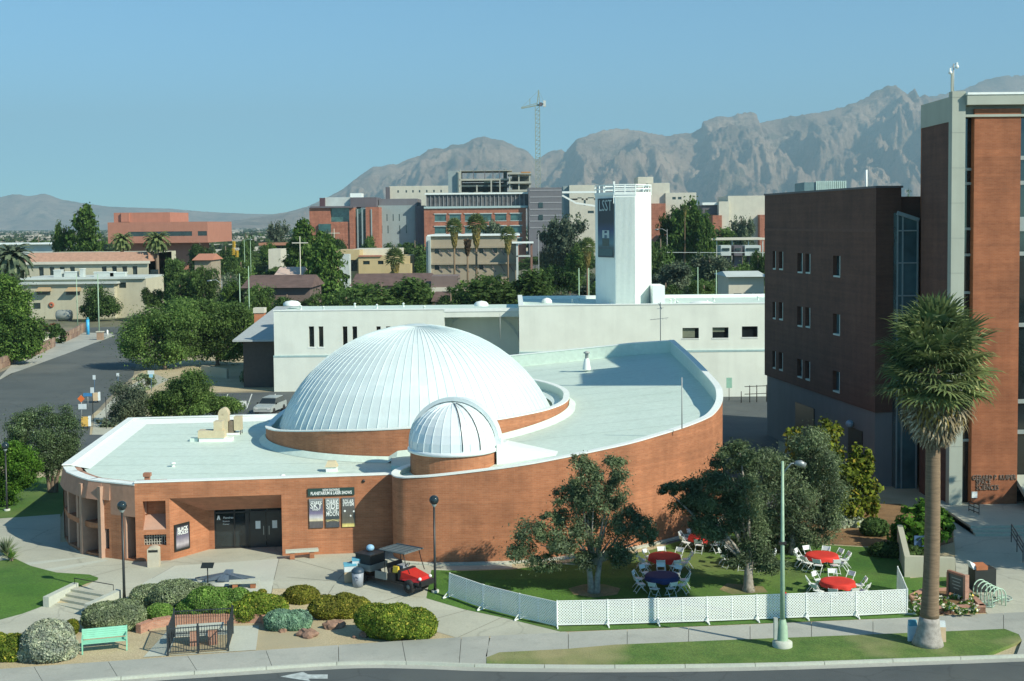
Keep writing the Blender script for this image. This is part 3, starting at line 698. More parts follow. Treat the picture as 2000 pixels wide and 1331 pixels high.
# framed poster on the splayed wall
sa, sb = F(1.85, 0, 0), F(3.75, 2.2, 0); sd_ = (sb-sa).normalized(); sn = Vector((sd_.y, -sd_.x, 0))
pc = PL(355, 1074, sa, sn); pz0 = pc.z; pz1 = PL(355, 1022, sa, sn).z
t = thing('framed_poster', 'black framed poster reading black holes on angled brick wall beside entrance', 'poster', (pc.x+sn.x*.08, pc.y+sn.y*.08, pz0), math.atan2(sd_.y, sd_.x))
pw = (PL(370, 1040, sa, sn)-PL(341, 1040, sa, sn)).length/2; ph = pz1-pz0
MB().box(-pw, pw, 0, .07, 0, ph).build('frame', BLACKM, t)
MB().box(-pw+.09, pw-.09, -.015, 0, .1, ph-.1).build('print', poster_mat('poster_print', [(0, (.05, .05, .06)), (.2, (.45, .42, .44)), (.5, (.16, .15, .2)), (1, (.03, .03, .04))]), t)
text('lettering', 'BLACK', .3, WPLAST, t, (0, -.03, ph*.8), width=pw*1.35, bold=.005)
text('lettering', 'HOLES', .3, WPLAST, t, (0, -.03, ph*.66), width=pw*1.35, bold=.005)
for x_, y_ in ((1.6, 0),):
    pass
# wall bits: small round vent
v = MB().lathe([(.001, 0), (.09, 0), (.09, .06), (.001, .06)], 12); o = v.build('wall_vent', DARKM, plan); o.location = F(12.6, 0, 4.55); o.rotation_euler = (R(90), 0, fr_ang)

# main dome drum
DC = Vector((-6.5, 89.0, 0))
def rth(a):  # degrees -180..180
    g = max(0, min(1, (a-0)/60)) if 0 < a < 90 else (1-max(0, min(1, (a-90)/60)) if a >= 90 else 0)
    return 10.3+1.4*g
def zth(a): return float(np.interp(a, [-180, -150, -120, -90, -45, 0, 45, 90, 150, 180], [5.35, 5.75, 6.3, 6.62, 6.95, 7.1, 7.35, 7.3, 6.2, 5.35]))
P = []; ZZ = []
for k in range(0, 121):
    a = -180+3*k
    if a > 178: break
    P.append((DC.x+rth(a)*math.cos(R(a)), DC.y+rth(a)*math.sin(R(a)))); ZZ.append(zth(a))
def zlook(p):
    a = math.degrees(math.atan2(p[1]-DC.y, p[0]-DC.x)); return zth(a)
arcwall('drum_wall', BRICK, P+[P[0]], lambda p: 4.2, zlook, .32, plan, inz=lambda p: zlook(p)-1.1)
gt = MB()
for k in range(len(P)):
    a, b = P[k], P[(k+1) % len(P)]
    def ins(p, r): d = Vector((p[0]-DC.x, p[1]-DC.y, 0)).normalized(); return DC+d*r
    a1, b1 = ins(a, 9.2), ins(b, 9.2)
    za, zb = zlook(a)-.55, zlook(b)-.55
    gt.quad((a[0], a[1], za), (b[0], b[1], zb), (b1.x, b1.y, zb+.05), (a1.x, a1.y, za+.05))
gt.build('gutter_deck', METALW, plan)
# flared white base flashing of the drum on the roofs
fl = MB()
for k in range(len(P)):
    a, b = Vector((*P[k], 0)), Vector((*P[(k+1) % len(P)], 0))
    fz = lambda p: (LR if p.x < -7.3 else zr(p))
    o1 = lambda p, r: DC+(p-DC)*(r)
    A, B = o1(a, 1.045), o1(b, 1.045); A2, B2 = o1(a, 1.004), o1(b, 1.004)
    fl.quad((A.x, A.y, fz(A)+.015), (B.x, B.y, fz(B)+.015), (B2.x, B2.y, fz(B)+.34), (A2.x, A2.y, fz(A)+.34))
fl.build('base_flashing', ROOF_W, plan)
# dome panels
bz = 5.55; Rb = 9.4; Hd = 12.15-bz; Rs = (Rb*Rb+Hd*Hd)/(2*Hd); czs = bz+Hd-Rs
NG = 84; a_max = math.asin(Rb/Rs); a_min = .05
dome = MB(); rows = [(1.0, .68), (.68, .36), (.36, a_min/a_max)]
def sph(r, al, th): return (r*math.sin(al)*math.cos(th), r*math.sin(al)*math.sin(th), czs+r*math.cos(al))
for ri, (t1, t0) in enumerate(rows):
    mb = MB(); w0 = 2*math.pi/NG; n = 5; e = .0006
    for i in range(n):
        al0 = a_max*(t1+(t0-t1)*i/n); al1 = a_max*(t1+(t0-t1)*(i+1)/n); r_ = Rs
        mb.quad(sph(r_, al0, 0), sph(r_, al0, w0), sph(r_, al1, w0), sph(r_, al1, 0))
        s0 = .013/(Rs*math.sin(al0)); s1 = .013/(Rs*math.sin(al1)); h = .028
        s0 = min(s0, w0*.12); s1 = min(s1, w0*.12)
        p = [sph(Rs, al0, -s0), sph(Rs, al0, s0), sph(Rs, al1, s1), sph(Rs, al1, -s1)]; q = [sph(Rs+h, al0, -s0), sph(Rs+h, al0, s0), sph(Rs+h, al1, s1), sph(Rs+h, al1, -s1)]
        mb.quad(q[0], q[1], q[2], q[3]); mb.quad(p[1], p[2], q[2], q[1]); mb.quad(p[3], p[0], q[0], q[3])
    me = mb.mesh('panel', None)
    if ri == 0:
        pmat, ntp, pp = newmat('dome_panel_metal')
        oi = ntp.nodes.new('ShaderNodeObjectInfo'); rr = ntp.nodes.new('ShaderNodeValToRGB')
        rr.color_ramp.elements[0].color = (.62, .73, .71, 1); rr.color_ramp.elements[1].color = (.69, .79, .76, 1); ntp.links.new(oi.outputs['Random'], rr.inputs[0])
        rn, nn, ss = noise_col(ntp, (.9,)*3, (1.05,)*3, .8, detail=6)
        ntp.links.new(mixc(ntp, rr.outputs[0], rn.outputs[0], 1.0, 'MULTIPLY'), pp.inputs['Base Color']); pp.inputs['Roughness'].default_value = .42
    me.materials.append(pmat)
    for k in range(NG): meshobj('panel', me, plan, (DC.x, DC.y, 0), w0*k+.01)
mb = MB(); mb.lathe([(.9, czs+Rs*math.cos(.095)+.02), (.6, czs+Rs*math.cos(.06)+.06), (.3, czs+Rs+.05), (.02, czs+Rs+.06)], 24, (DC.x, DC.y, 0)); mb.build('dome_cap', METALW, plan)

# observatory tower and dome
OC = Vector((-3.45, 74.0, 0)); OR = 2.45
pts = [(OC.x+OR*math.cos(t), OC.y+OR*math.sin(t)) for t in [2*math.pi*k/48 for k in range(49)]]
arcwall('observatory_wall', BRICK, pts, lambda p: 4.4, lambda p: 6.12, .3, plan, inner=False, capname='dome_rail')
NO = 28; ow = 2*math.pi/NO; mb = MB(); n = 8; Ro = 2.5
for i in range(n):
    a0 = math.pi/2*(1-i/n); a1_ = math.pi/2*(1-(i+1)/n)+.03*(i == n-1)
    f = lambda r, al, th: (r*math.sin(al)*math.cos(th), r*math.sin(al)*math.sin(th), r*math.cos(al))
    mb.quad(f(Ro, a0, 0), f(Ro, a0, ow), f(Ro, a1_, ow), f(Ro, a1_, 0))
    s0 = .009/(Ro*math.sin(a0)); s1 = min(.03, .009/(Ro*math.sin(a1_)))
    mb.quad(f(Ro+.022, a0, -s0), f(Ro+.022, a0, s0), f(Ro+.022, a1_, s1), f(Ro+.022, a1_, -s1)); mb.quad(f(Ro, a0, s0), f(Ro, a1_, s1), f(Ro+.022, a1_, s1), f(Ro+.022, a0, s0)); mb.quad(f(Ro, a1_, -s1), f(Ro, a0, -s0), f(Ro+.022, a0, -s0), f(Ro+.022, a1_, -s1))
me = mb.mesh('panel', METALW2)
for k in range(NO): meshobj('panel', me, plan, (OC.x, OC.y, 6.33), ow*k)
mb = MB(); mb.lathe([(2.5, 6.12), (2.6, 6.16), (2.6, 6.3), (2.5, 6.36)], 48, (OC.x, OC.y, 0)); mb.build('dome_skirt', METALW2, plan)
# shutter arch, standing proud of the dome, facing the right rear
mb = MB(); n = 28
for (ya, yb, ra, rb_) in ((.15, .55, 2.5, 2.72), (.55, 1.25, 2.35, 2.62)):
    for i in range(n):
        t0, t1 = R(-4)+R(188)*i/n, R(-4)+R(188)*(i+1)/n
        mb.hexa([(ra*math.cos(t0), ya, ra*math.sin(t0)), (rb_*math.cos(t0), ya, rb_*math.sin(t0)), (rb_*math.cos(t0), yb, rb_*math.sin(t0)), (ra*math.cos(t0), yb, ra*math.sin(t0)),
                 (ra*math.cos(t1), ya, ra*math.sin(t1)), (rb_*math.cos(t1), ya, rb_*math.sin(t1)), (rb_*math.cos(t1), yb, rb_*math.sin(t1)), (ra*math.cos(t1), yb, ra*math.sin(t1))])
mb.box(2.45, 2.8, .1, .5, -.12, .45); mb.build('shutter', METALW2, plan, (OC.x, OC.y, 6.4), R(-14))
sr = MB()
for th in (-75, -50):
    for i in range(8):
        a0, a1_ = R(88-10*i), R(78-10*i)
        q = lambda al: Vector((2.53*math.sin(al)*math.cos(R(th)), 2.53*math.sin(al)*math.sin(R(th)), 2.53*math.cos(al)))
        sr.beam(q(a0), q(a1_), .035, .04)
sr.build('cable', DARKM, plan, (OC.x, OC.y, 6.34))
# white stair hatch right of tower
h_ = MB(); h_.hexa([(-.95, 73.2, 4.9), (.0, 73.3, 4.9), (.0, 76.2, 4.9), (-.95, 76.2, 4.9), (-.95, 73.2, 6.5), (-.55, 73.3, 6.5), (-.3, 76.2, 6.3), (-.95, 76.2, 6.3)]); h_.hexa([(-.5, 73.4, 5.0), (2.6, 73.9, 5.2), (2.6, 75, 5.2), (-.3, 76, 5.0), (-.5, 73.4, 6.4), (2.4, 73.9, 5.78), (2.6, 75, 5.8), (-.3, 76, 6.3)])
h_.build('roof_hatch', WCAP, plan)

# ---- roof clutter (things standing on the roof)
def roofpt(px, py, z): return GZ(px, py, z)
t = thing('rooftop_air_unit', 'beige rooftop air handler with curved duct hood behind left parapet', 'air unit', roofpt(449, 848, LR))
MB().box(-.75, .75, -.4, .5, 0, .12).build('curb', WCAP, t)
d = MB(); d.box(-.7, -.05, -.35, .35, .12, 1.35); 
for i in range(8):
    a0, a1_ = math.pi*i/8, math.pi*(i+1)/8
    d.hexa([(-.375+.36*math.cos(a0), -.35, 1.35+.5*math.sin(a0)), (-.375+.36*math.cos(a0), .35, 1.35+.5*math.sin(a0)), (-.375, .35, 1.35), (-.375, -.35, 1.35), (-.375+.36*math.cos(a1_), -.35, 1.35+.5*math.sin(a1_)), (-.375+.36*math.cos(a1_), .35, 1.35+.5*math.sin(a1_)), (-.37, .35, 1.36), (-.37, -.35, 1.36)])
d.build('duct_hood', BEIGEM, t)
MB().box(.0, .32, -.3, .3, .12, .95).build('vent_box', plain('brown_louver', (.2, .16, .11), .7), t)
MB().box(.36, .85, -.35, .3, .3, 1.25).build('cabinet', BEIGEM, t)
MB().box(.4, .45, -.3, -.25, 0, .3).box(.78, .83, -.3, -.25, 0, .3).box(.78, .83, .2, .25, 0, .3).build('leg', DARKM, t)
t = thing('rooftop_duct', 'low beige duct running left from the rooftop air handler', 'duct', roofpt(408, 862, LR))
MB().box(-.65, 1.1, -.35, .45, .25, .75).box(.4, .95, -.3, .5, .75, 1.35).build('duct', BEIGEM, t); MB().box(-.6, 1.6, -.3, .4, 0, .25).build('curb', WCAP, t)
MB().box(-1.25, -.7, -.15, .25, .0, .22).build('stub', ROOF_W, t)
t = thing('roof_vent', 'small beige cowl vent on white curb near front roof edge', 'vent', roofpt(648, 921, LR))
MB().box(-.3, .3, -.3, .3, 0, .3).build('curb', WCAP, t); MB().hexa([(-.36, -.36, .3), (.36, -.36, .3), (.36, .36, .3), (-.36, .36, .3), (-.22, -.2, .62), (.22, -.2, .62), (.22, .2, .62), (-.22, .2, .62)]).build('cowl', BEIGEM, t)
t = thing('roof_chimney', 'small brown square flue standing on roof corner above entrance', 'flue', roofpt(288, 941, LR))
MB().box(-.14, .14, -.12, .12, 0, .3).build('shaft', plain('flue_brown', (.36, .17, .1), .8), t); MB().box(-.2, .2, -.18, .18, .3, .5).build('cap', MC['flue_brown'], t)
for x, y, l in ((338, 912, 'lone white vent stub in the middle of the left roof'), (552, 936, 'white vent stub by the roof edge above the entrance'), ):
    p = roofpt(x, y, LR); o = MB().lathe([(.1, 0), (.1, .18), (.16, .18), (.16, .24), (.001, .27)], 12).build('vent_pipe', WCAP, None, p); o['label'] = l; o['category'] = 'vent pipe'
def antenna(px, py, z, h, label, cross=True):
    t = thing('roof_antenna', label, 'antenna', roofpt(px, py, z)); AM = plain('galvanised', (.35, .38, .36), .5, .1)
    MB().tube([(0, 0, 0), (0, 0, h)], .035, 6).build('mast', AM, t)
    if cross:
        b = MB().beam((-.9, 0, h*.62), (.7, 0, h*.66), .035)
        for x in (-.8, -.5, -.2, .2, .5): b.beam((x, -.25, h*.63), (x, .25, h*.63), .02)
        b.build('antenna_arm', AM, t); MB().beam((-.15, 0, h*.98), (.12, 0, h*.85), .06).beam((-.3, 0, h*.86), (.3, 0, h*.88), .03).build('antenna_head', AM, t)
antenna(1290, 680, 8.0, 4.0, 'tall cross-armed antenna mast at the rear corner of the planetarium roof')
antenna(1332, 838, 7.0, 3.0, 'thin plain mast on the sunlit right part of the planetarium roof', False)
antenna(977, 660, 6.9, 2.6, 'thin mast behind the white dome in front of the arched niche', False)
p = roofpt(1146, 722, 7.2)
t = thing('roof_stack', 'small white conical vent stack with cap in middle of right roof', 'vent stack', p); MB().lathe([(.35, 0), (.2, .8), (.14, .9)], 12).build('cone', WCAP, t); MB().lathe([(.14, .9), (.14, 1.3), (.25, 1.3), (.25, 1.4), (.01, 1.5)], 12).build('cap', MC['galvanised'], t)

# ------------------------------------------------------------------ white building behind
WB = thing('white_building', 'long white two storey building with flat roof behind the dome', 'building', (0, 0, 0))
Yl = 149.0
def wl(px, py): return AY(px, py, Yl)
xL = wl(536, 700).x; zT = 9.25
def wbx(x0, x1, y0, y1, z0, z1, m=STUCCO_W, n='wall'): return MB().box(x0, x1, y0, y1, z0, z1).build(n, m, WB)
xm = AY(868, 640, Yl).x; xr = AY(1014, 640, 141).x
def walled(mbx, x0, x1, y, z0, z1, wins, th=.5):
    """front wall facing -y with real openings (x0,x1,z0,z1)"""
    wins = sorted(wins); x = x0
    for (a, b, c, d) in wins:
        if a > x: mbx.box(x, a, y, y+th, z0, z1)
        mbx.box(a, b, y, y+th, z0, c); mbx.box(a, b, y, y+th, d, z1); x = b
    mbx.box(x, x1, y, y+th, z0, z1)
w1 = []
for a, b in ((603, 614), (622, 632), (669, 679), (688, 698), (735, 744), (754, 763), (800, 810)):
    A = wl(a, 640); B = wl(b, 678); w1.append((A.x, B.x, B.z, wl(a, 638).z))
mb = MB(); walled(mb, xL, xm, Yl, 3.95, zT, w1); mb.build('wall', STUCCO_W, WB)
wbx(xL-.08, xm, Yl-.10, Yl+.5, 0, 3.95); wbx(xL-.1, xm, Yl-.13, Yl+.4, 3.95, 4.15, plain('blue_band', (.33, .48, .47), .7), 'band')
wbx(xL, xm, Yl+.5, Yl+13, 0, zT-.5); wbx(xL+.02, xm, Yl+.52, Yl+13.5, zT-.5, zT-.3, ROOF_W, 'roof_deck'); wbx(xm, xm+12, Yl+6, Yl+13.5, zT-.5, zT-.3, ROOF_W, 'roof_deck'); wbx(xL-.05, xm, Yl-.06, Yl+.5, zT, zT+.12, WCAP, 'coping')
for (a, b, c, d) in w1:
    f = MB().box(a-.12, b+.12, Yl-.03, Yl+.0, c-.15, c).build('window_frame', WCAP, WB); MB().box(a, b, Yl+.3, Yl+.36, c, d).build('window', GLASSD, WB)
# arched niche, under the roof slab that runs on above it
wbx(xm, xr, Yl+.02, Yl+6, zT-.9, zT-.28, STUCCO_W, 'niche_roof'); wbx(xm, xr, Yl-.04, Yl+.5, zT-.27, zT+.1, WCAP, 'coping')
mb = MB(); yn = Yl+4.5
wbx(xm, xr+3, yn, yn+1, 0, zT-.92, STUCCO_W, 'niche_wall')
for i in range(14):  # concave corner
    t0, t1 = math.pi/2*i/14, math.pi/2*(i+1)/14
    p0 = (xm+.9+(-.9)*math.cos(t0), Yl+4.5*math.sin(t0)); p1 = (xm+.9-.9*math.cos(t1), Yl+4.5*math.sin(t1))
    mb.quad((p0[0], p0[1], 0), (p1[0], p1[1], 0), (p1[0], p1[1], zT-.92), (p0[0], p0[1], zT-.92))
mb.build('curved_wall', STUCCO_W, WB)
arch = MB(); cxa = xm+3.9; Ra = 5.0
for i in range(20):
    t0, t1 = R(8)+R(150)*i/20, R(8)+R(150)*(i+1)/20
    for (ra, rb_) in ((Ra, Ra+.28),):
        arch.hexa([(cxa+ra*math.cos(t), yn-.1, 3.3+ra*math.sin(t)*1.05) for t in (t0, t1)]+[(cxa+ra*math.cos(t1), yn+.1, 3.3+ra*math.sin(t1)*1.05), (cxa+ra*math.cos(t0), yn+.1, 3.3+ra*math.sin(t0)*1.05)]+[(cxa+rb_*math.cos(t), yn-.1, 3.3+rb_*math.sin(t)*1.05) for t in (t0, t1)]+[(cxa+rb_*math.cos(t1), yn+.1, 3.3+rb_*math.sin(t1)*1.05), (cxa+rb_*math.cos(t0), yn+.1, 3.3+rb_*math.sin(t0)*1.05)])
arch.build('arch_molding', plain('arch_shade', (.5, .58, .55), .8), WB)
# right block
YR = 141.0; zR = AY(1016, 598, YR).z; xe = 40
wr = lambda px, py: AY(px, py, YR); w2 = []
for a, b, c, d in ((1333, 1365, 661.5, 641), (1391.5, 1423, 660.5, 640), (1449, 1480, 659, 638)): w2.append((wr(a, 650).x, wr(b, 650).x, wr(a, c).z, wr(a, d).z))
zbnd = wr(1440, 687).z
mb = MB(); walled(mb, xr, xe, YR, zbnd+.2, zR, w2); mb.build('wall', STUCCO_W, WB)
wbx(xr-.02, xe, YR-.12, YR+.5, 0, zbnd); wbx(xr-.04, xe, YR-.16, YR+.4, zbnd, zbnd+.2, MC['blue_band'], 'band')
wbx(xr, xr+.5, YR+.5, yn, 0, zR-.02); wbx(xr+.5, xe, YR+.5, Yl+17, zR-1.2, zR-.75, ROOF_W, 'roof_deck'); wbx(xr-.05, xe, YR-.06, YR+.5, zR, zR+.1, WCAP, 'coping')
wbx(xr-.04, xr+.5, YR+.5, Yl+12, zR, zR+.1, WCAP, 'coping'); wbx(xr, xr+.5, yn, Yl+12, zR-2, zR)
wbx(xr+.5, xe, Yl+17, Yl+17.6, 0, zR-.35, WCAP, 'rear_parapet')
for i in range(16):
    rg = random.Random(i); x = xr+3+rg.uniform(0, xe-xr-6); y = YR+3+rg.uniform(0, 19); MB().lathe([(.12, 0), (.12, .4), (.2, .42), (.01, .55)], 8).build('vent_pipe', WCAP, WB, (x, y, zR-.76))
for i in range(6):
    rg = random.Random(50+i); MB().lathe([(.12, 0), (.12, .4), (.2, .42), (.01, .55)], 8).build('vent_pipe', WCAP, WB, (xL+2+i*3, Yl+3+rg.uniform(0, 8), zT-.31))
for i, (a, b, c, d) in enumerate(w2):
    f = MB().box(a, b, YR+.32, YR+.38, c, d).build('window', GLASSD, WB); MB().box(a-.05, b+.05, YR-.05, YR+.3, c-.1, c).build('sill', WCAP, f)
    if i < 2: MB().box(a+.05, b-.4, YR+.28, YR+.31, c+(.05 if i == 0 else (d-c)*.55), d-.1).build('blind', plain('green_blind', (.16, .19, .13), .7), f)
for k in range(3): MB().box(xr-.03, xr, YR+2+1.6*k, YR+2.6+1.6*k, 6.0, 8.8).build('window', GLASSD, WB)
for px, py, w_ in ((1370, 598, 2.2), (940, 598, 1.2), (570, 597, 1.5), (1068, 592, .9), (1245, 590, 1.4)):
    p = GZ(px, py, zR-.75); o = MB().lathe([(w_*.7, 0), (w_*.7, .25), (w_*.5, .5), (.01, .62)], 14).build('skylight', WCAP, WB, p)
# left grey lean-to roof of white building
sg = thing('grey_annex', 'grey roofed dark annex left of the white building', 'annex', (0, 0, 0))
a = wl(482, 668); mb = MB(); mb.hexa([(xL-5.2, Yl+2, 5.6), (xL-.1, Yl+2, 5.6), (xL-.1, Yl+26, 8.0), (xL-4.4, Yl+26, 8.0), (xL-5.2, Yl+2, 5.8), (xL-.1, Yl+2, 5.8), (xL-.1, Yl+26, 8.2), (xL-4.4, Yl+26, 8.2)]); mb.build('roof', plain('grey_roof', (.38, .42, .41), .7), sg)
MB().box(xL-4.4, xL-.3, Yl+4, Yl+24, 0, 5.55).build('wall', plain('dark_siding', (.08, .07, .06), .8), sg)

# ---- LSST tower
TW = thing('banner_tower', 'tall white ribbed tower with a vertical LSST banner on its shaded side', 'tower', (0, 0, 0))
tp = [(1163, 157.5), (1201, 153.3), (1242, 153.0), (1272, 156.5), (1262, 161), (1180, 161)]
TP = [Vector((AY(x, 500, y).x, y, 0)) for x, y in tp]; tz = AY(1220, 381, 153.2).z
MB().prism([(p.x, p.y) for p in TP], 9, tz).build('shaft', stucco('tower_white', (.78, .84, .80), .96), TW)
MB().prism([((p.x-TP[1].x-2)*1.02+TP[1].x+2, (p.y-156)*1.02+156) for p in TP], tz, tz+.35).build('crown', WCAP, TW)
rb = MB(); a, b = TP[1], TP[2]; d = (b-a).normalized(); n = Vector((d.y, -d.x, 0)); L = (b-a).length
k = 0
for k in range(17):
    u = .12+k*(L-.24)/16; p = a+d*u
    rb.hexa([p-d*.045+Vector((0, 0, 9)), p+d*.045+Vector((0, 0, 9)), p+d*.03+n*.09+Vector((0, 0, 9)), p-d*.03+n*.09+Vector((0, 0, 9)), p-d*.045+Vector((0, 0, tz-.2)), p+d*.045+Vector((0, 0, tz-.2)), p+d*.03+n*.09+Vector((0, 0, tz-.2)), p-d*.03+n*.09+Vector((0, 0, tz-.2))])
rb.build('rib', WCAP, TW)
rl = MB()
for z in (.75, 1.2):
    for i in range(5): rl.beam(TP[i]+Vector((0, 0, tz+z)), TP[i+1 if i < 5 else 0]+Vector((0, 0, tz+z)), .12)
for i in range(6):
    for t_ in (0, .5): p = TP[i].lerp(TP[(i+1) % 6], t_); rl.beam(p+Vector((0, 0, tz+.3)), p+Vector((0, 0, tz+1.25)), .12)
rl.box(TP[1].x-.15, TP[1].x+.05, TP[1].y, TP[1].y+.2, tz-1, tz+1.6)
rl.build('guard_rail', WCAP, TW)
MB().box(TP[3].x-.2, TP[3].x+1.2, 153, 158, 9, AY(1280, 558, 154).z).build('annex', stucco('tower_white2', (.78, .84, .80), .96), TW)
a, b = TP[0], TP[1]; d = (b-a).normalized(); n = Vector((d.y, -d.x, 0)); L = (b-a).length
bt = thing('hanging_banner', 'tall dark blue banner reading LSST on shaded side of white tower', 'banner', a+d*(L*.58)+n*.12+Vector((0, 0, PL(1185, 503, a, n).z)), math.atan2(d.y, d.x))
bh = PL(1185, 388, a, n).z-PL(1185, 503, a, n).z; bw = L*.40
MB().box(-bw, bw, 0, .04, 0, bh).build('cloth', poster_mat('lsst_print', [(0, (.03, .06, .08)), (.13, (.06, .10, .11)), (.16, (.05, .09, .10)), (.24, (.10, .22, .27)), (.45, (.035, .07, .16)), (.6, (.02, .035, .05)), (1, (.015, .03, .045))]), bt)
WI = plain('banner_ink', (.42, .52, .52), .7)
text('lettering', 'LSST', 1.5, WI, bt, (0, -.03, bh*.87), width=bw*1.6, sx=1.25, bold=.0)
MB().box(-bw*.4, -bw*.15, -.03, 0, bh*.33, bh*.46).box(bw*.2, bw*.45, -.03, 0, bh*.33, bh*.46).box(-bw*.2, bw*.2, -.03, 0, bh*.38, bh*.41).box(-bw*.2, bw*.3, -.03, 0, bh*.45, bh*.46).build('printed_telescope', WI, bt)
MB().box(-bw*.4, bw*.45, -.028, 0, bh*.19, bh*.32).build('printed_mount', plain('banner_grey', (.08, .11, .10), .7), bt)
MB().box(-bw*.85, bw*.85, -.028, 0, bh*.03, bh*.14).build('printed_panel', plain('banner_grey2', (.07, .13, .14), .7), bt)

# ------------------------------------------------------------------ dark brick block and tower at the right
DB = thing('dark_brick_block', 'windowless-looking dark brick block with narrow windows on a concrete base', 'building', (0, 0, 0))
A = Vector((21.9, 113, 0)); B = Vector((25.1, 90, 0)); C_ = Vector((26.9, 90.2, 0)); zt_ = 21.2; zb_ = 5.65
dAB = (B-A).normalized(); nAB = Vector((-dAB.y, dAB.x, 0)); nAB = nAB if nAB.x < 0 else -nAB
def on_side(px, py): return PL(px, py, A, nAB)
wins = []
for px0, px1, y0, y1 in ((1509, 1514.5, 491, 527), (1522, 1529, 492, 528), (1558, 1567, 495, 534), (1573, 1582, 496, 535), (1627, 1640, 500, 542),
                         (1509, 1514.5, 590, 624), (1521, 1529, 591, 626), (1557, 1567, 599, 639), (1574, 1582, 601, 641), (1629, 1640, 614, 656),
                         (1509, 1515, 686, 721), (1522, 1529, 689, 725), (1557, 1567, 702, 739), (1573, 1582, 706, 744), (1630, 1640, 726, 768)):
    p = on_side(px0, y1); q = on_side(px1, y1); t0 = (p-A).dot(dAB); t1 = (q-A).dot(dAB); z1 = on_side((px0+px1)/2, y0).z; z0 = on_side((px0+px1)/2, y1).z
    wins.append((t0, t1, z0, z1))
wall = MB(); LAB = (B-A).length
def sb_(mbx, t0, t1, e0, e1, z0, z1):
    pts = [A+dAB*t0+nAB*e0, A+dAB*t1+nAB*e0, A+dAB*t1+nAB*e1, A+dAB*t0+nAB*e1]; pts.reverse()
    mbx.hexa([(p.x, p.y, z0) for p in pts]+[(p.x, p.y, z1) for p in pts])
cols = {}
for w_ in wins:
    cols.setdefault(round(w_[0], 0), []).append(w_)
cl = sorted(cols.values(), key=lambda c: c[0][0]); t = 0
for c in cl:
    t0 = min(x[0] for x in c); t1 = max(x[1] for x in c)
    if t0 < t: t0 = t
    sb_(wall, t, t0, -.5, 0, zb_, zt_); z = zb_
    for x in sorted(c, key=lambda x: x[2]): sb_(wall, t0, t1, -.5, 0, z, x[2]); z = x[3]
    sb_(wall, t0, t1, -.5, 0, z, zt_); t = t1
    for x in c:
        g = MB(); sb_(g, t0, t1, -.35, -.3, x[2], x[3]); go = g.build('window', GLASSB, DB)
        f = MB(); sb_(f, t1-.16, t1, -.3, -.02, x[2], x[3]); sb_(f, t0, t1, -.3, -.02, x[2], x[2]+.12); f.build('window_frame', plain('pale_reveal', (.5, .62, .55), .6), go)
sb_(wall, t, LAB, -.5, 0, zb_, zt_)
wall.prism([(25.1, 90.0), (26.9, 90.2), (26.9, 90.8), (25.2, 90.6)], zb_, zt_)
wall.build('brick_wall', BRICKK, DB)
st = MB(); zs = on_side(1600, 450).z; sb_(st, -.01, LAB, .0, .03, zs-.1, zs+.1); st.build('string_course', plain('dark_band', (.12, .06, .04), .8), DB)
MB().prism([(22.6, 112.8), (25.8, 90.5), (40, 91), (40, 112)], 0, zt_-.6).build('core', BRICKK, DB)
cw = MB(); sb_(cw, .3, LAB-.2, -.6, -.12, 0, zb_); cw.box(25.15, 27, 90.2, 90.7, 0, zb_); cw.build('concrete_base', CONCD, DB)
cpb = MB(); sb_(cpb, -.05, LAB+.05, -.6, .06, zt_, zt_+.14); cpb.prism([(25.05, 89.9), (27, 90.1), (27, 90.9), (25.2, 90.7)], zt_, zt_+.14); cpb.build('coping', plain('dark_coping', (.10, .10, .10), .6), DB)
for (x0, x1, y0, y1) in ((1552, 1588, 792, 900), (1655, 1682, 838, 900)):
    p = on_side(x0, y0+10); q = on_side(x1, y0+20); g = MB(); sb_(g, (p-A).dot(dAB), (q-A).dot(dAB), -.13, -.05, on_side(x0, y1).z, on_side((x0+x1)/2, y0).z); g.build('louvre_opening', BLACKM, DB)
p = on_side(1663, 828); o = MB().ball((0, 0, 0), .28).build('wall_lamp', plain('blue_lamp', (.25, .38, .45), .3), DB, p+nAB*.15)
# rooftop screens
rs = thing('rooftop_screen', 'pale green slatted rooftop screen above the dark brick block', 'rooftop screen', (0, 0, 0))
p0 = AY(1571, 372, 118); p1 = AY(1651, 372, 118); z1 = AY(1600, 354, 118).z
MB().box(p0.x, p1.x, 118, 122, zt_-1, z1-.1).build('housing', plain('screen_back', (.14, .24, .25), .6), rs)
for k in range(15): x = p0.x+1.1+(p1.x-p0.x-1.1)*k/14; MB().box(x-.07, x+.07, 117.9, 118, zt_-1, z1).build('slat', plain('pale_screen', (.42, .58, .52), .6), rs)
pp_ = AY(1692, 362, 112); t = MB().tube([(0, 0, -2), (0, 0, 1.4)], .09, 6).build('vent_pipe', WCAP, None, (pp_.x, 112, pp_.z-.1)); t['label'] = 'thin white pipe standing on dark brick block roof'; t['category'] = 'vent pipe'
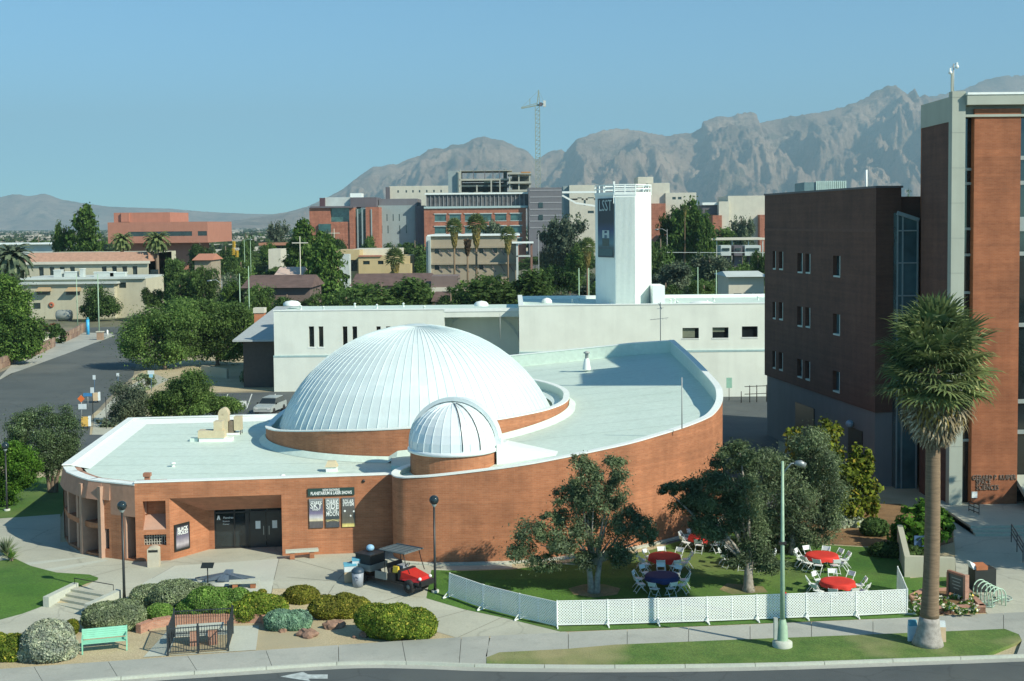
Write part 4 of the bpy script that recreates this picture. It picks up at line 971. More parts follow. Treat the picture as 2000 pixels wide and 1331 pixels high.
# glass stair link
GL = thing('glass_stairwell', 'narrow glass stairwell with sloping top between the two brick buildings', 'stairwell', (0, 0, 0))
q = lambda x, y: AY(x, y, 89.3)
gx0, gx1 = q(1752, 500).x, q(1794, 500).x; zt1, zt2 = q(1765, 416).z, q(1794, 430).z
MB().hexa([(gx0, 89.4, 0), (gx1, 89.4, 0), (gx1, 92, 0), (gx0, 92, 0), (gx0, 89.4, zt1), (gx1, 89.4, zt2), (gx1, 92, zt2), (gx0, 92, zt1)]).build('glass', GLASSB, GL)
mu = MB(); MUL = plain('grey_mullion', (.22, .30, .30), .4, .1)
for x in (gx0, gx0+.35, gx1-.1): mu.beam((x+.05, 89.35, 0), (x+.05, 89.35, zt1-(x-gx0)/(gx1-gx0)*(zt1-zt2)), .09)
for py in (451, 514, 578, 640, 700): mu.beam((gx0, 89.33, q(1770, py).z), (gx1, 89.33, q(1770, py).z), .09)
mu.beam((gx0, 89.3, zt1), (gx1, 89.3, zt2), .25); mu.build('mullion', MUL, GL)
# terrace rails behind
tr_ = thing('parking_structure', 'white railed rooftop deck with parapet seen between the brick buildings', 'parking deck', (0, 0, 0))
a = AY(1757, 420, 175); b = AY(1815, 420, 175)
MB().box(a.x-3, b.x+6, 175, 195, 0, AY(1780, 418, 175).z).build('deck', CREAM, tr_)
rr = MB()
for py in (389, 396, 403, 410): z = AY(1780, py, 175).z; rr.box(a.x-3, b.x+6, 175, 175.1, z, z+.22)
for x in np.arange(a.x-3, b.x+6, 2.4): rr.box(x, x+.15, 174.9, 175.05, AY(1780, 418, 175).z, AY(1780, 388, 175).z)
rr.build('rail', WCAP, tr_)

KP_ = thing('space_sciences_building', 'tall sunlit brick tower with concrete pier and roof beam, right edge', 'building', (0, 0, 0))
Yf = 82.3; kx = lambda px, py=700: AY(px, py, Yf).x; kz = lambda px, py: AY(px, py, Yf).z
x0_, x1_ = 27.75, 28.5; ztop = kz(1880, 187)
xs = 27.68
s = MB(); s.box(xs, xs+.5, Yf+.5, 88.3, 0, ztop-1.6); s.build('side_wall', BRICKK, KP_)  # darker brick than the front panel; the shade is painted into its colour
MB().box(xs-.04, xs+.5, Yf+.4, 88.4, ztop-1.6, ztop-.05).build('roof_beam', CONCP, KP_)
xa, xb = kx(1860), kx(1879.5); pr = MB().box(xs-.05, xb, Yf-.2, Yf+.45, 0, ztop+.25); pr.build('concrete_pier', CONCP, KP_)
jn = MB()
for z in np.arange(2.4, ztop, 2.2): jn.box(xs-.06, xb+.01, Yf-.21, Yf+.2, z, z+.03)
jn.build('pier_joint', plain('joint_grey', (.3, .33, .28), .8), KP_)
g = MB().box(xb, 46, Yf+.55, Yf+.6, 0, ztop-1.2); g.build('curtain_glass', glass_mat('tower_glass', (.012, .02, .022), .06), KP_)
xw0, xw1 = kx(1899, 600), kx(1989, 600)
MB().box(xw0, xw1, Yf-.1, Yf+.5, 0, kz(1940, 213)).build('brick_panel', BRICKD, KP_)
MB().box(xb, 46, Yf-.5, Yf+.5, ztop-.62, ztop).build('roof_beam', CONCP, KP_); MB().box(xb, 46, Yf-.55, Yf+.5, ztop, ztop+.14).build('coping', WCAP, KP_)
MB().box(xb, 46, Yf-.2, Yf+.5, ztop-1.35, ztop-1.2).build('lower_beam', CONCP, KP_)
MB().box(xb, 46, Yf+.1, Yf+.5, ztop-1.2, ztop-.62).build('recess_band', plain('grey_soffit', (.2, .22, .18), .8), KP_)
MB().box(xs+.5, 46, Yf+.65, 90.1, 0, ztop-.3).build('core', BRICKD, KP_)
for py in (333, 361, 450, 501, 575, 865): z = kz(1890, py); MB().box(xb, xw0, Yf+.4, Yf+.56, z, z+.16).build('spandrel', plain('spandrel_grey', (.30, .36, .34), .4), KP_)
for py in (312, 361, 452, 500, 640, 790, 850): z = kz(1995, py); MB().box(xw1, 46, Yf+.4, Yf+.56, z, z+(.25 if py != 452 else .9)).build('spandrel', MC['spandrel_grey'], KP_)
LET = plain('letter_metal', (.22, .17, .13), .5, .1)
for s_, py, sz, ln in (('GERARD P. KUIPER', 932.5, .62, None), ('SPACE', 941.5, .62, None), ('SCIENCES', 952, .62, None)):
    o = text('lettering', s_, sz*.72, LET, KP_, (xw0+.05+(.25 if s_ != 'GERARD P. KUIPER' else 0), Yf-.13, kz(1920, py)), align='LEFT', ex=.03)
    if s_ == 'GERARD P. KUIPER': k = (xw1-xw0-.1)/max(v.co.x for v in o.data.vertices); o.scale = (k, 1, 1)
    else: o.scale = (k*(1.0), 1, 1)
o = MB().box(0, .35, -.05, 0, 0, .4).build('wall_notice', WPLAST, KP_, (xw0+.03, Yf-.1, kz(1905, 972)))
# entrance canopy fin at the far right (throws the diagonal shade)
cn = MB().hexa([(xw1+.0, Yf-2.6, kz(1990, 952)-1.0), (46, Yf-5.2, kz(1990, 952)-1.0), (46, Yf+.4, kz(1990, 940)), (xw1, Yf+.4, kz(1990, 940)), (xw1+.0, Yf-2.6, kz(1990, 952)-.7), (46, Yf-5.2, kz(1990, 952)-.7), (46, Yf+.4, kz(1990, 930)), (xw1, Yf+.4, kz(1990, 930))])
cn.build('entrance_canopy', CONCP, KP_)
# camera mast
cmst = thing('camera_mast', 'slim pole with two white dome cameras on top of brick tower', 'camera mast', (kx(1862, 180), Yf, ztop+.1))
zh = kz(1862, 128)-ztop
MB().tube([(0, 0, -.2), (0, 0, zh)], .045, 8).build('pole', MC['galvanised'], cmst)
for x, z in ((-.22, zh-.5), (.2, zh-.15)): MB().ball((x, -.05, z-.05), .12).box(x-.05, x+.05, -.1, 0, z+.02, z+.22).build('dome_camera', WPLAST, cmst); 
MB().beam((-.22, 0, zh-.28), (.2, 0, zh+.05), .03).build('bracket', MC['galvanised'], cmst); MB().box(-.15, -.03, -.08, .05, .1, 1.3).build('junction_box', CONCP, cmst)
# ------------------------------------------------------------------ small things near the planetarium
def at(px, py): return G(px, py)
def lamppost(px, py, h, label):
    t = thing('lamp_post', label, 'lamp post', at(px, py), 0, 'black globe lamp posts')
    MB().lathe([(.2, 0), (.2, .12), (.001, .12)], 12).build('footing', CONCL, t)
    MB().tube([(0, 0, .1), (0, 0, .5), (0, 0, h-.3)], [.085, .07, .055], 10).build('pole', BLACKM, t)
    MB().ball((0, 0, h), .25, 16).build('globe', plain('smoked_globe', (.02, .035, .04), .12, .1), t)
    MB().lathe([(.06, h-.35), (.13, h-.25), (.13, h-.15)], 12).build('globe_collar', plain('lens_pale', (.3, .36, .34), .3), t)
lamppost(243, 1174, 4.85, 'black globe lamp post rising behind the grey shrubs at left')
lamppost(850, 1157, 4.75, 'black globe lamp post on the lawn just right of the utility cart')
lamppost(14, 998, 4.3, 'black globe lamp post by the shaded path at the far left')
# tall green concrete street light
b = at(1528, 1268); t = thing('street_light', 'tall pale green concrete street light on the verge', 'street light', (b.x, b.y, .12))
MB().lathe([(.44, 0), (.44, .22), (.30, .30), (.001, .32)], 20).build('footing', CONCL, t)
MB().lathe([(.26, .28), (.23, .9), (.14, 1.25)], 8).build('pole_base', GREENP, t)
MB().tube([(0, 0, 1.2), (0, 0, 4.6), (0, 0, 4.65), (0, 0, 8.3)], [.115, .085, .085, .055], 10).build('pole', GREENP, t)
MB().tube([(0, 0, 7.5), (.12, 0, 7.9), (.38, 0, 8.2), (.62, 0, 8.2)], .035, 8).build('arm', plain('steel_arm', (.3, .34, .33), .4, .1, metal=.5), t)
MB().tube([(.55, 0, 8.22), (.8, 0, 8.2), (1.0, 0, 8.1)], [.09, .15, .12], 10).build('lamp_head', MC['steel_arm'], t)
MB().box(-.38, -.22, -.12, .1, .35, 1.3).build('control_box', plain('meter_grey', (.42, .46, .40), .6), t)
MB().box(-.15, .15, -.11, .11, 4.6, 4.72).build('pole_band', DARKM, t)

# fence
def panel_mesh(L=2.40, H=1.12, pitch=.095):
    mb = MB(); z0 = .10
    wd = .05
    def clip(c, s):   # line z = z0 + s*(x) + c
        pts = []
        for x in (0, L):
            z = c+s*x
            if 0 <= z <= H: pts.append((x, z))
        for z in (0, H):
            x = (z-c)/s
            if 0 < x < L: pts.append((x, z))
        return sorted(pts)[:1]+sorted(pts)[-1:] if len(pts) >= 2 else None
    st = pitch*1.414
    for s, yo in ((1, -.006), (-1, .006)):
        c = -L if s > 0 else 0
        while c < (H if s > 0 else H+L):
            q = clip(c, s)
            if q and q[0] != q[1]: mb.beam((q[0][0]-L/2, yo, z0+q[0][1]), (q[1][0]-L/2, yo, z0+q[1][1]), .006, wd, up=(-s*.707, 0, .707))
            c += st
    return mb
pl = thing('fence_panel', 'x', 'fence panel', (0, 0, 0), 0, 'white lattice fence panels round the lawn')
lat = panel_mesh(); lat.build('lattice', WPLAST, pl, kind='stuff')
L = 2.40
MB().box(-L/2, L/2, -.02, .02, 1.2, 1.24).box(-L/2, L/2, -.02, .02, .07, .11).box(-.02, .02, -.018, .018, .1, 1.2).build('frame', WPLAST, pl)
for x in (-L/2-.0, L/2): MB().box(x-.025, x+.025, -.028, .028, .0, 1.26).build('post', WPLAST, pl)
MB().beam((-L/2, -.42, .03), (-L/2, .42, .03), .06, .05).beam((-L/2, -.4, .04), (-L/2, 0, .32), .035).build('foot', WPLAST, pl)
def fence_run(pts, labels, first=False):
    global _used
    for (a, b), lab in zip(zip(pts[:-1], pts[1:]), labels):
        a = at(*a); b = at(*b); m = (a+b)/2; d = b-a; l = math.hypot(d.x, d.y)
        if not _used: o = pl; _used = True; o.location = m; o.rotation_euler = (0, 0, math.atan2(d.y, d.x)); o['label'] = lab
        else: o = copy_tree(pl, m, math.atan2(d.y, d.x), lab)
        o.scale = (l/2.42, 1, 1)
        o.rotation_euler[1] = -math.atan2(d.z, l)
_used = False
fence_run([(876, 1166), (943, 1190), (1015, 1209), (1088, 1226)], ['lattice fence panel nearest the utility cart, first of the angled side run', 'middle lattice fence panel of the angled side run', 'lattice fence panel of the side run that meets the front corner'])
fence_run([(1088, 1224), (1187, 1222), (1285, 1219), (1381, 1216), (1478, 1212), (1575, 1208), (1672, 1205), (1772, 1200)],
          ['front lattice fence panel at the left corner', 'front lattice fence panel, second from the left corner', 'front lattice fence panel below the blue clothed table', 'front lattice fence panel left of the green street light', 'front lattice fence panel behind the green street light', 'front lattice fence panel crossed by the palm shadow', 'front lattice fence panel at the right corner by the palm'])
fence_run([(1772, 1200), (1762, 1175), (1752, 1152)], ['right side lattice fence panel next to the front corner', 'right side lattice fence panel nearest the concrete wall'])

# folding chairs and round tables
ch = thing('folding_chair', 'x', 'folding chair', (0, 0, 0), 0, 'x')
MB().hexa([(-.2, -.2, .43), (.2, -.2, .43), (.2, .2, .45), (-.2, .2, .45), (-.2, -.2, .455), (.2, -.2, .455), (.2, .2, .475), (-.2, .2, .475)]).build('seat', WPLAST, ch)
MB().hexa([(-.21, .27, .62), (.21, .27, .62), (.21, .29, .62), (-.21, .29, .62), (-.21, .34, .84), (.21, .34, .84), (.21, .36, .84), (-.21, .36, .84)]).build('backrest', WPLAST, ch)
for s in (-.22, .22):
    MB().tube([(s, -.28, 0), (s, .05, .42), (s, .34, .85)], .016, 6).build('leg', WPLAST, ch); MB().tube([(s*.9, .32, 0), (s*.9, .1, .3), (s*.9, -.12, .44)], .016, 6).build('leg', WPLAST, ch)
MB().beam((-.2, .28, .07), (.2, .28, .07), .022).beam((-.2, -.24, .07), (.2, -.24, .07), .022).build('stretcher', WPLAST, ch)
cu_ = [False]
TN = [(1298, 1112, 'red table in the shade beside the wall', 'red', 9, .3), (1293, 1151, 'blue clothed table', 'blue', 9, .1), (1375, 1072, 'shaded table under the olive trees', 'red', 8, .5),
      (1460, 1105, 'table hidden behind the second olive trunk', 'blue', 9, .2), (1605, 1110, 'sunny red table in the middle of the right lawn', 'red', 10, .0), (1636, 1163, 'red table right behind the front fence', 'red', 9, .25)]
tabs = []
for n_, (px, py, desc, colr, nc, ph) in enumerate(TN):
    c = at(px, py); rr = .84
    tb = thing('round_table', 'round folding table, the '+desc, 'table', c, 0, 'round tables on the lawn')
    MB().lathe([(.001, .70), (rr-.03, .70), (rr-.03, .73), (.001, .73)], 24).build('tabletop', plain('table_board', (.5, .48, .42), .6), tb)
    for s in (-.45, .45):
        MB().tube([(s, -.35, 0), (s, -.3, .7)], .02, 6).build('leg', plain('steel_leg', (.3, .3, .3), .4, metal=.6), tb); MB().tube([(s, .35, 0), (s, .3, .7)], .02, 6).build('leg', MC['steel_leg'], tb)
    cl = MB(); N_ = 48; random.seed(n_)
    prof = [(.001, .745), (.6, .745), (rr-.01, .742), (rr+.015, .72), (rr+.03, .60), (rr+.05, .50)]
    base = len(cl.v)
    for i, (r_, z_) in enumerate(prof):
        for k in range(N_):
            t_ = 2*math.pi*k/N_; w_ = (0.045*math.sin(k*math.pi/3+n_) if i > 3 else 0)*(1 if i > 4 else .5); z2 = z_+(.035*math.sin(k*.8+n_) if i == 5 else 0)
            cl.v.append(((r_+w_)*math.cos(t_), (r_+w_)*math.sin(t_), z2))
    for i in range(len(prof)-1):
        for k in range(N_): cl.f.append((base+i*N_+k, base+i*N_+(k+1) % N_, base+(i+1)*N_+(k+1) % N_, base+(i+1)*N_+k)); cl.sm.add(len(cl.f)-1)
    cm = {'red': REDCL, 'blue': BLUECL}[colr]
    o = cl.build('tablecloth', cm, None, c); o['category'] = 'tablecloth'; o['group'] = 'round tablecloths on the lawn'
    o['label'] = {0: 'dark red cloth on the shaded table beside the curved wall', 1: 'navy blue cloth on the table behind the front fence', 2: 'red cloth on the small looking shaded table under the olives', 3: 'dark cloth on the table behind the olive trunk', 4: 'bright red cloth on the sunlit table in mid lawn', 5: 'bright red cloth on the sunlit table partly hidden by the fence'}[n_]
    random.seed(40+n_)
    for k in range(nc):
        a = 2*math.pi*(k+ph)/nc+random.uniform(-.08, .08); r_ = rr+.30+random.uniform(-.05, .12)
        loc = c+Vector((math.cos(a)*r_, math.sin(a)*r_, 0)); loc.z = zt(loc.y)+.01; rz = a-math.pi/2+random.uniform(-.2, .2)
        DIRS = ['right side', 'right rear', 'rear, right of centre', 'rear, left of centre', 'left rear', 'left side', 'left front', 'front, left of centre', 'front, right of centre', 'right front']
        cdir = DIRS[k if nc == 10 else (k if k < 3 else k+1)]
        ds = {0: 'shaded red table beside curved wall', 1: 'navy blue table', 2: 'far table under the olives', 3: 'table behind the olive trunk', 4: 'sunlit red table mid lawn', 5: 'red table behind the fence'}[n_]
        lab = 'white folding chair, %s, at %s' % (cdir, ds)
        if not cu_[0]: o = ch; cu_[0] = True; o.location = loc; o.rotation_euler = (0, 0, rz)
        else: o = copy_tree(ch, loc, rz)
        o['label'] = lab; o['group'] = 'white folding chairs on the lawn'

# benches
def slabbench(px0, py0, px1, py1, label, h=.45, w_=.42):
    a, b = at(px0, py0), at(px1, py1); m = (a+b)/2; L = (b-a).length; t = thing('stone_bench', label, 'bench', (m.x, m.y, zt(m.y)), math.atan2(b.y-a.y, b.x-a.x))
    MB().box(-L/2, L/2, -w_/2, w_/2, h-.08, h+.05).build('seat', CONCL, t)
    for s in (-L*.3, L*.3): MB().box(s-.13, s+.13, -w_/2+.05, w_/2-.05, 0, h-.08).build('pier', BRICK, t)
slabbench(558, 1093, 622, 1089, 'pale concrete bench on brick piers against the brick wall')
# plaza sundial sculpture and low bench
slabbench(448, 1150, 506, 1147, 'low concrete bench with brick piers beside the plaza sculpture', .34)
c = at(441, 1134); t = thing('plaza_sculpture', 'low blue grey spiky metal sculpture lying on pale discs in the plaza', 'sculpture', c, 0)
SC = plain('blue_grey_metal', (.10, .14, .18), .4, .2, 4)
s = MB()
for ang, l in ((0, 1.55), (25, .9), (150, 1.0), (180, 1.6), (205, 1.2), (335, 1.3)):
    d = Vector((math.cos(R(ang)), math.sin(R(ang)), 0)); s.hexa([(d*.1+Vector((-d.y, d.x, 0))*.12), (d*.1-Vector((-d.y, d.x, 0))*.12), d*l-Vector((-d.y, d.x, 0))*.03, d*l+Vector((-d.y, d.x, 0))*.03]+[p+Vector((0, 0, z)) for p, z in ((d*.1+Vector((-d.y, d.x, 0))*.12, .3), (d*.1-Vector((-d.y, d.x, 0))*.12, .3), (d*l-Vector((-d.y, d.x, 0))*.03, .06), (d*l+Vector((-d.y, d.x, 0))*.03, .06))])
s.build('blades', SC, t, (0, 0, .1), kind='stuff'); MB().box(-.35, .35, -.5, .3, 0, .1).hexa([(-.3, -.6, .1), (.1, -.6, .1), (.35, .3, .1), (-.05, .3, .1), (-.3, -.6, .2), (.1, -.6, .2), (.35, .3, .5), (-.05, .3, .5)]).build('gnomon', SC, t)
MB().lathe([(.001, .03), (1.2, .03), (1.2, .0)], 40).build('disc', CONCL, t)
c = at(406, 1142); t = thing('plaque_stand', 'black slanted plaque on a thin post beside the plaza sculpture', 'plaque', c)
MB().tube([(0, 0, 0), (0, 0, .95)], .03, 8).build('post', BLACKM, t); MB().hexa([(-.32, -.18, .9), (.32, -.18, .9), (.32, .18, 1.08), (-.32, .18, 1.08), (-.32, -.18, .93), (.32, -.18, .93), (.32, .18, 1.11), (-.32, .18, 1.11)]).build('plaque', BLACKM, t)
# litter bin
c = at(301, 1106); t = thing('litter_bin', 'beige litter bin with domed hood in front of brick pier', 'litter bin', c, .1)
BN = plain('bin_beige', (.50, .47, .36), .6, .08)
MB().box(-.31, .31, -.28, .28, 0, .8).build('bin_body', BN, t); h = MB()
for i in range(8):
    a0, a1 = math.pi*i/8, math.pi*(i+1)/8
    h.hexa([(.31*math.cos(a0), -.28, .95+.14*math.sin(a0)), (.31*math.cos(a0), .28, .95+.14*math.sin(a0)), (.31*math.cos(a1), .28, .95+.14*math.sin(a1)), (.31*math.cos(a1), -.28, .95+.14*math.sin(a1)), (0, -.28, .94), (0, .28, .94), (0.01, .28, .94), (0.01, -.28, .94)])
h.box(-.31, -.26, -.28, .28, .8, .95).box(.26, .31, -.28, .28, .8, .95).build('hood', BN, t); MB().box(-.26, .26, -.24, .24, .8, .93).build('opening', BLACKM, t)
# steps with cheek walls and rails
c0, c1 = at(107, 1180), at(177, 1199); e0, e1 = at(148, 1153), at(222, 1171); e0.z = e1.z = .47; c0.z = c1.z = .0
up = ((e0-c0)+(e1-c1))/2; up.z = 0
st = thing('garden_steps', 'concrete steps with low cheek walls and dark handrails beside left lawn', 'steps', (0, 0, 0))
for k in range(4):
    f0, f1 = k/4, (k+1)/4
    p = [c0.lerp(e0, f0), c1.lerp(e1, f0), e1, e0]
    MB().hexa([(q.x, q.y, -.1) for q in p]+[(q.x, q.y, .05+.125*(k+1)-.03) for q in p]).build('step', CONC, st)
for a, b in ((c0, e0), (c1, e1)):
    d = (b-a).normalized(); sd = Vector((-d.y, d.x, 0))*.17; A, B = a-d*.5, b+d*.25; ofs = -sd*.0
    if a is c0: A, B = A+sd, B+sd
    else: A, B = A-sd, B-sd
    MB().hexa([(A-sd).xy.to_3d(), (A+sd).xy.to_3d(), (B+sd).xy.to_3d(), (B-sd).xy.to_3d()][::1]+[Vector((q.x, q.y, z)) for q, z in ((A-sd, .62), (A+sd, .62), (B+sd, .66), (B-sd, .66))]).build('cheek_wall', CONCL, st)
for (p, q) in ((at(146, 1152), at(222, 1170)),):
    A, B = Vector((p.x, p.y, .95)), Vector((q.x, q.y, .92))
    MB().tube([(A.x, A.y, .4), A, B, (B.x, B.y, .4)], .022, 6).build('handrail', BLACKM, st)
# brick retaining wall
def brickline(pts, h, name='retaining_wall', label='', th=.3, z0=None):
    P = [at(*p) for p in pts]; t = thing(name, label, 'low wall', (0, 0, 0))
    m = MB(); cpm = MB()
    for a, b in zip(P[:-1], P[1:]):
        d = (b-a).normalized(); n = Vector((-d.y, d.x, 0))*th
        m.hexa([(a.x, a.y, -.05), (b.x, b.y, -.05), (b.x+n.x, b.y+n.y, -.05), (a.x+n.x, a.y+n.y, -.05), (a.x, a.y, h-.06), (b.x, b.y, h-.06), (b.x+n.x, b.y+n.y, h-.06), (a.x+n.x, a.y+n.y, h-.06)])
        l = (b-a).length; k = max(1, int(l/.105))
        if k > 110: k = 110
        for i in range(k):
            p, q = a.lerp(b, i/k)+d*.006, a.lerp(b, (i+1)/k)-d*.006
            cpm.hexa([(p.x, p.y, h-.055), (q.x, q.y, h-.055), (q.x+n.x, q.y+n.y, h-.055), (p.x+n.x, p.y+n.y, h-.055), (p.x-n.x*.05, p.y-n.y*.05, h), (q.x-n.x*.05, q.y-n.y*.05, h), (q.x+n.x, q.y+n.y, h), (p.x+n.x, p.y+n.y, h)])
    m.build('brickwork', BRICKD2, t); cpm.build('brick_coping', BRICKD3, t, kind='stuff'); return t
BRICKD2 = brick_mat('garden_brick', (.42, .20, .13), (.50, .27, .18), (.42, .34, .26), .22, .075)
BRICKD3 = plain('coping_brick', (.46, .25, .17), .85, .3, 9)
brickline([(275, 1238), (300, 1228), (335, 1222), (440, 1218), (510, 1217), (522, 1228)], .42, label='low curved brick garden wall behind the iron enclosure')
# iron enclosure
I0, I1, I2, I3 = at(328, 1281), at(446, 1272), at(455, 1238), at(341, 1245)
IB = plain('iron_paint', (.03, .04, .045), .5, .2)
en = thing('iron_enclosure', 'black iron picket enclosure round a stone table with brick piers', 'fence', (0, 0, 0))
for a, b in ((I0, I1), (I1, I2), (I3, I2), (I0, I3)):
    l = (b-a).length; n = int(l/.11); bars = MB(); fr = MB(); H = 1.25
    for i in range(1, n):
        p = a.lerp(b, i/n); bars.box(-.011, .011, -.011, .011, .12, H, o=(p.x, p.y, 0))
    for z in (.16, H-.04): fr.beam((a.x, a.y, z), (b.x, b.y, z), .04, .035)
    bars.build('picket', IB, en, kind='stuff'); fr.build('rail', IB, en)
for p in (I0, I1, I2, I3, (I0+I1)/2): MB().box(-.035, .035, -.035, .035, 0, 1.36, o=(p.x, p.y, 0)).build('post', IB, en)
MB().hexa([(*(at(*q).xy), .02) for q in ((330, 1280), (445, 1272), (455, 1240), (342, 1246))]+[(*(at(*q).xy), .03) for q in ((330, 1280), (445, 1272), (455, 1240), (342, 1246))]).build('ground_pad', GRAVEL, en)
ta, tb_ = at(352, 1262), at(440, 1256); m_ = (ta+tb_)/2
t = thing('stone_table', 'stone slab table on two brick piers inside iron enclosure', 'stone table', (m_.x, m_.y, 0.02), math.atan2(tb_.y-ta.y, tb_.x-ta.x))
MB().box(-1.15, .95, -.3, .4, .74, .84).build('slab', CONCL, t)
for x in (-.35, .45): MB().box(x-.2, x+.2, -.25, .3, 0, .74).build('pier', BRICKD2, t)
# green bench
c = at(205, 1270); a_ = math.atan2(at(238, 1270).y-at(165, 1277).y, at(238, 1270).x-at(165, 1277).x)
t = thing('park_bench', 'mint green park bench between the grey shrub and iron enclosure', 'bench', (c.x, c.y, 0), a_)
MG = plain('mint_paint', (.25, .60, .42), .5, .08)
for i in range(4): MB().box(-.98, .98, -.32+.135*i, -.205+.135*i, .44, .475).build('seat_slat', MG, t)
for i in range(5): z = .52+.085*i; MB().hexa([(-.98, .22+.03*i, z), (.98, .22+.03*i, z), (.98, .25+.03*i, z), (-.98, .25+.03*i, z), (-.98, .24+.03*i, z+.078), (.98, .24+.03*i, z+.078), (.98, .27+.03*i, z+.078), (-.98, .27+.03*i, z+.078)]).build('back_slat', MG, t)
for s in (-.95, .95):
    MB().beam((s, -.32, 0), (s, -.34, .66), .06).beam((s, .3, 0), (s, .38, .95), .06).beam((s, -.36, .66), (s, .3, .68), .07, .04).build('end_frame', MG, t)
# boulders
for px, py, r_, l in ((600, 1242, .42, 'squared brown boulder at the left of the gravel bed'), (651, 1226, .42, 'reddish brown boulder in the middle of the gravel bed'), (711, 1242, .26, 'small reddish boulder near the yellow shrub'), (553, 1232, .24, 'small brown boulder in front of the round blue green shrub'), (692, 1246, .10, 'little stone beside the small reddish boulder')):
    random.seed(int(px)); bm = bmesh.new(); bmesh.ops.create_icosphere(bm, subdivisions=3, radius=1)
    for v in bm.verts:
        n_ = noise.noise(v.co*1.3+Vector((px, 0, 0)))*.45+noise.noise(v.co*3.5+Vector((px, 5, 0)))*.15; v.co *= (1+n_); v.co.x *= r_*1.25; v.co.y *= r_*.8; v.co.z = max(-.3, v.co.z)*r_*.7
    me = bpy.data.meshes.new('boulder'); bm.to_mesh(me); bm.free(); me.materials.append(STONEB); c = at(px, py)
    o = meshobj('boulder', me, None, (c.x, c.y, c.z+r_*.15), random.uniform(0, 3), label=l, category='boulder')

# ------------------------------------------------------------------ utility cart
fwp, rwp = at(800, 1166), at(706, 1137)
cd = Vector((fwp.x-rwp.x, fwp.y-rwp.y, 0)); ca = math.atan2(cd.y, cd.x)
cc = (fwp+rwp)/2+Vector((-math.sin(ca), math.cos(ca), 0))*.55; cc.z = zt(cc.y)+.0
ct = thing('utility_cart', 'red and grey open utility cart with flat dark canopy parked on the plaza', 'utility cart', cc, ca)
RED = plain('cart_red', (.55, .025, .02), .3, .05); CG = plain('cart_grey', (.22, .24, .22), .45, .1); TY = plain('tyre_rubber', (.02, .02, .02), .85, .2); CK = plain('cart_black', (.02, .02, .022), .5, .2)
wb = cd.length/2
for x in (wb, -wb):
    for y in (-.55, .55):
        o = MB().lathe([(.14, -.13), (.31, -.13), (.35, -.07), (.35, .07), (.31, .13), (.14, .13)], 18).build('wheel', TY, ct, (x, y, .35)); o.rotation_euler = (R(90), 0, 0)
        h = MB().lathe([(.001, -.10), (.15, -.10), (.15, .10), (.001, .10)], 12).build('rim', CG, o)
MB().box(-wb-.55, wb+.5, -.42, .42, .32, .46).build('chassis', CK, ct)
MB().hexa([(wb-.62, -.60, .62), (wb+.62, -.52, .60), (wb+.62, .52, .60), (wb-.62, .60, .62), (wb-.55, -.56, 1.02), (wb+.5, -.42, .82), (wb+.5, .42, .82), (wb-.55, .56, 1.02)]).build('hood', RED, ct)
MB().box(wb+.55, wb+.75, -.5, .5, .42, .68).box(wb+.4, wb+.62, -.62, .62, .5, .62).build('bumper', CK, ct)
for y in (-.40, .40): MB().ball((wb+.57, y, .78), .09, 10).build('headlight', plain('lamp_lens', (.75, .78, .75), .15, .03), ct)
MB().box(wb-.75, wb-.55, -.58, .58, .6, 1.08).build('dashboard', CK, ct)
o = MB().lathe([(.14, -.02), (.17, 0), (.14, .02)], 14).build('steering_wheel', CK, ct, (wb-.85, .28, 1.15)); o.rotation_euler = (0, R(-55), 0)
for x in (wb-1.45,): 
    MB().box(x, x+.5, -.55, .55, .46, .85).build('seat', CK, ct); MB().hexa([(x-.02, -.55, .85), (x+.1, -.55, .85), (x+.1, .55, .85), (x-.02, .55, .85), (x-.12, -.55, 1.3), (x-.02, -.55, 1.3), (x-.02, .55, 1.3), (x-.12, .55, 1.3)]).build('backrest', CK, ct)
MB().box(wb-2.3, wb-1.5, -.62, -.56, .46, .85).build('side_panel', CG, ct); MB().box(wb-2.3, wb-1.5, .56, .62, .46, .85).build('side_panel', CG, ct)
bx0, bx1 = -wb-.75, -wb+.75
MB().box(bx0, bx1, -.66, -.62, .72, 1.05).box(bx0, bx1, .62, .66, .72, 1.05).box(bx0, bx0+.04, -.62, .62, .72, 1.05).box(bx1-.04, bx1, -.62, .62, .72, 1.05).box(bx0+.04, bx1-.04, -.62, .62, .72, .76).build('cargo_bed', CG, ct)
cpz = 2.0
for x, y in ((wb-.45, -.6), (wb-.45, .6)): MB().tube([(wb+.05, y*.95, 1.0), (wb-.2, y, 1.5), (wb-.35, y, cpz)], .022, 6).build('canopy_post', CK, ct)
for x, y in ((wb-1.62, -.6), (wb-1.62, .6)): MB().tube([(x, y, .85), (x, y, cpz)], .022, 6).build('canopy_post', CK, ct)
cv = MB().box(wb-1.9, wb-.15, -.74, .74, cpz, cpz+.05)
for k in range(6): y = -.62+.25*k; cv.box(wb-1.88, wb-.18, y-.035, y+.035, cpz+.05, cpz+.075)
cv.build('canopy', plain('canopy_grey', (.14, .17, .17), .45, .1), ct)
def oncart(x, y, z): return cc+Matrix.Rotation(ca, 3, 'Z') @ Vector((x, y, z))
bl = thing('black_crate', 'large black covered crate riding in the cart bed', 'crate', oncart(-wb+.15, 0, .765), ca); MB().box(-.52, .5, -.58, .58, 0, .75).build('body', plain('crate_black', (.03, .03, .028), .7), bl); MB().box(-.54, .52, -.6, .6, .75, .8).build('lid', CK, bl)
